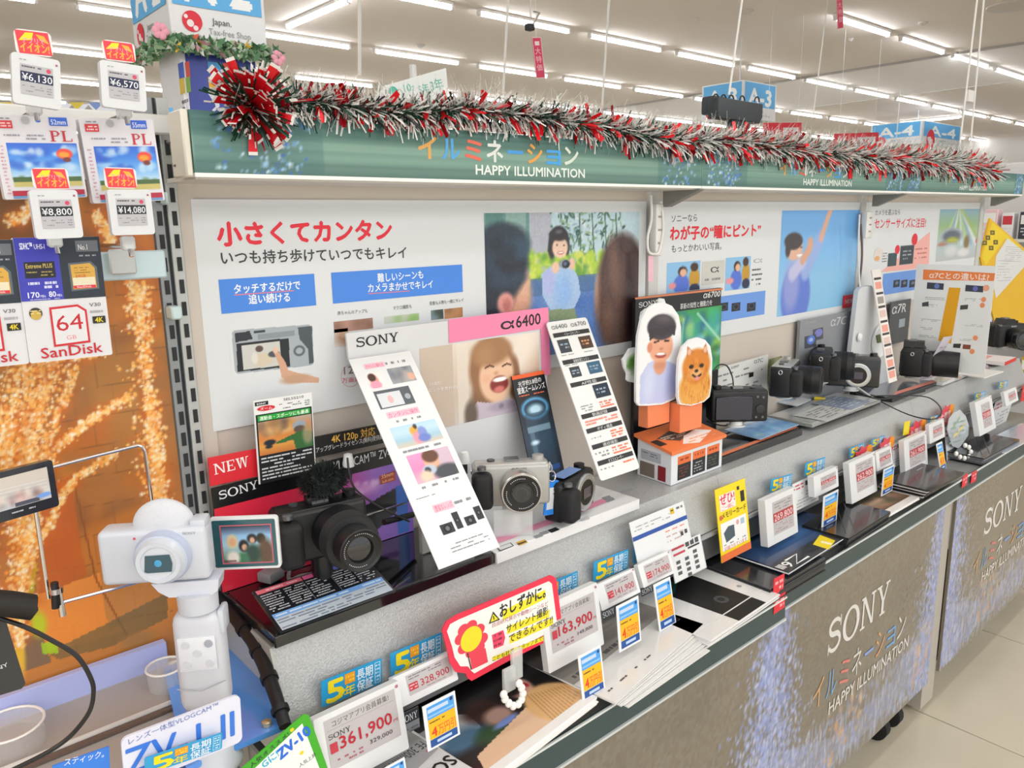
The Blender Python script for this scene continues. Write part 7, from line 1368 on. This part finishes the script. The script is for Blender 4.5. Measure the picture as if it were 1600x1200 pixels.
for k, (q, lab) in enumerate(((((1193, 218), (1252, 216), (1195, 192)), 'red edged sign behind the garland under the A-3 sign'), (((1303, 232), (1372, 228), (1304, 209)), 'red edged sign behind the garland left of the A-4 sign'))):
    fr = Fr(*[PY(*z, 4.5) for z in q]); o = sheet('sale_sign', fr, M('ee3048', .4), lab, 'sign', 'red edged sale signs', .004); p = Pr(fr, 'n'); p.rect(.5, .3, .92, 1, 'f2e4e8'); p.text('SALE', (.1, .85), (.45, .85), .4, 'f8d8dc', .03); p.text('¥', (.62, .85), (.78, .85), .4, 'e84058', .03); p.build(o)
    for u_ in (.1, .9): c_ = fr.O + fr.U * fr.w * u_ + fr.V * fr.h; child(MB().tube([c_, (c_.x, c_.y, HC)], .002, 5).build('hanging_thread', M('e8e8e8', .4)), o)
# power taps on the posts
for k, (x, y0, y1, lab) in enumerate(((1026, 318, 400, 'white power tap with looped cord on the post between the two big posters'), (1354, 330, 372, 'white power tap on the post left of the sensor-size poster'))):
    q = PY(x, y1, .975); q2 = PY(x, y0, .975); t = thing('power_tap', q, lab, 'power tap', 'power taps on the posts'); ww = .012 if k == 0 else .02
    child(MB().box(q.x - ww, .968, q.z, q.x + ww, .985, q2.z, .004, 2).build('tap_body', M('e6e6e2', .35)), t)
    for j in range(3): z = q.z + (q2.z - q.z) * (.25 + .25 * j); child(MB().box(q.x - .006, .9672, z - .002, q.x + .006, .9682, z + .002).build('socket', M('9a9a96', .5)), t)
    cpts = [(1017, 305), (1018, 340), (1012, 370), (1013, 392), (1022, 397), (1030, 392), (1036, 360), (1035, 330)] if k == 0 else [(1343, 335), (1341, 400), (1345, 470)]
    child(MB().tube(smooth([PY(a_, b_, .966) for a_, b_ in cpts]), .0026, 8).build('cord', M('eceae6', .35)), t)
fr = frY((1013, 440), (1021, 439), (1013, 400), .97); sheet('pink_slip', fr, M('ecc0cc', .5), 'small pale pink slip on the post between the two big posters', 'slip', None, .001)
tag(MB().tube(smooth([PY(1345, 350, .97), PY(1347, 400, .97), PY(1342, 450, .97)]), .003, 6).build('cable', M('6a5c5c', .5)), 'dark cable running down the post left of the sensor-size poster', 'cable')

# ================================================================== TINSEL GARLAND
gt = thing('tinsel_garland', (1.7, .89, 1.48), 'red, green and white tinsel garland draped along the top of the header boards', 'garland')
path = []
for (x, y) in ((362, 172), (400, 168), (470, 160), (550, 168), (640, 178), (730, 172), (790, 178), (870, 188), (930, 198), (1000, 212), (1060, 222), (1130, 222), (1200, 230), (1280, 240), (1350, 246), (1430, 252), (1500, 258), (1548, 268)): path.append(PY(x, y, .885))
sp = smooth(path, 10); seg = [(sp[i + 1] - sp[i]).length for i in range(len(sp) - 1)]; cum = np.cumsum([0] + seg); TL_ = cum[-1]
def along(s_):
    i = min(len(sp) - 2, max(0, int(np.searchsorted(cum, s_)) - 1)); t = (s_ - cum[i]) / max(1e-6, seg[i]); return sp[i].lerp(sp[i + 1], t), (sp[i + 1] - sp[i]).normalized()
def strands(n, r0, r1, wd, mats, wts, seed, tipm=None, droop=.3, up=False):
    r = random.Random(seed); V, F, I = [], [], []
    for _ in range(n):
        s_ = r.uniform(0, TL_); c, t = along(s_); a = r.uniform(0, PI) if up else r.uniform(0, 2 * PI); side = t.cross(Vector((0, 0, 1))).normalized(); upv = side.cross(t)
        d = (side * math.cos(a) + upv * math.sin(a) + t * r.uniform(-.75, .75)).normalized(); L = r.uniform(r0, r1) * (.85 + .55 * s_ / TL_); q = Vector((r.uniform(-1, 1), r.uniform(-1, 1), r.uniform(-1, 1))).cross(d).normalized() * wd * r.uniform(.6, 1.2)
        b0 = c + d * .004; b1 = c + d * L * .55; b2 = c + d * L + Vector((0, 0, -L * droop * r.random())); m = r.choices(range(len(mats)), wts)[0]; k = len(V)
        V += [b0 - q * .6, b0 + q * .6, b1 + q, b1 - q, b2 + q * .8, b2 - q * .8]; F += [(k, k + 1, k + 2, k + 3), (k + 3, k + 2, k + 4, k + 5)]; I += [m, tipm if tipm is not None and r.random() < .5 else m]
    return V, F, I
def strand_obj(name, arg, mats):
    V, F, I = arg; me = bpy.data.meshes.new(name); me.from_pydata([tuple(v) for v in V], [], F); me.polygons.foreach_set('material_index', I); return tag(child(link(name, me, mats), gt), kind='stuff')
strand_obj('green_tinsel', strands(9500, .014, .038, .0013, [0, 1, 2], [6, 2, 1], 3, 3, .15), [M('1c4a38', .25, metal=.4), M('2c2430', .25, metal=.5), M('8a9a94', .25, metal=.6), M('e6e4e2', .35)])
strand_obj('white_tinsel', strands(3600, .018, .043, .0010, [0, 1], [3, 1], 9, None, .15), [M('eceae6', .35), M('b8c4c0', .3, metal=.4)])
strand_obj('silver_haze', strands(2400, .03, .058, .0006, [0], [1], 19, None, .1, True), [M('d8dcd8', .3, alpha=.5)])
strand_obj('red_foil', strands(900, .020, .042, .0040, [0, 1], [3, 2], 29, None, .15), [M('e8101f', .2, metal=.2), M('a80c1c', .22, metal=.4)])
child(MB().tube(sp, .003, 6).build('core_wire', M('1c3828', .5)), gt)
# burst at the left end
q0 = PY(392, 165, .882); V, F, I = [], [], []; r = random.Random(4)
for k in range(360):
    d = Vector((r.uniform(-1, 1), r.uniform(-1, .3), r.uniform(-1, 1))).normalized(); L = r.uniform(.026, .056); red = k % 4 == 0; q = d.cross(Vector((r.random(), r.random(), r.random()))).normalized() * (.005 if red else .0011); n_ = len(V)
    a_, b_, c_ = q0 + d * .004, q0 + d * L * (.93 if red else .85), q0 + d * L; V += [a_ - q * .6, a_ + q * .6, b_ + q, b_ - q, c_ + q, c_ - q]; F += [(n_, n_+1, n_+2, n_+3), (n_+3, n_+2, n_+4, n_+5)]; I += [0, 2] if red else [1, 2 if k % 3 == 0 else 1]
strand_obj('end_burst', (V, F, I), [M('d81424', .22, metal=.35), M('1c4a38', .25, metal=.4), M('eceae6', .35)])
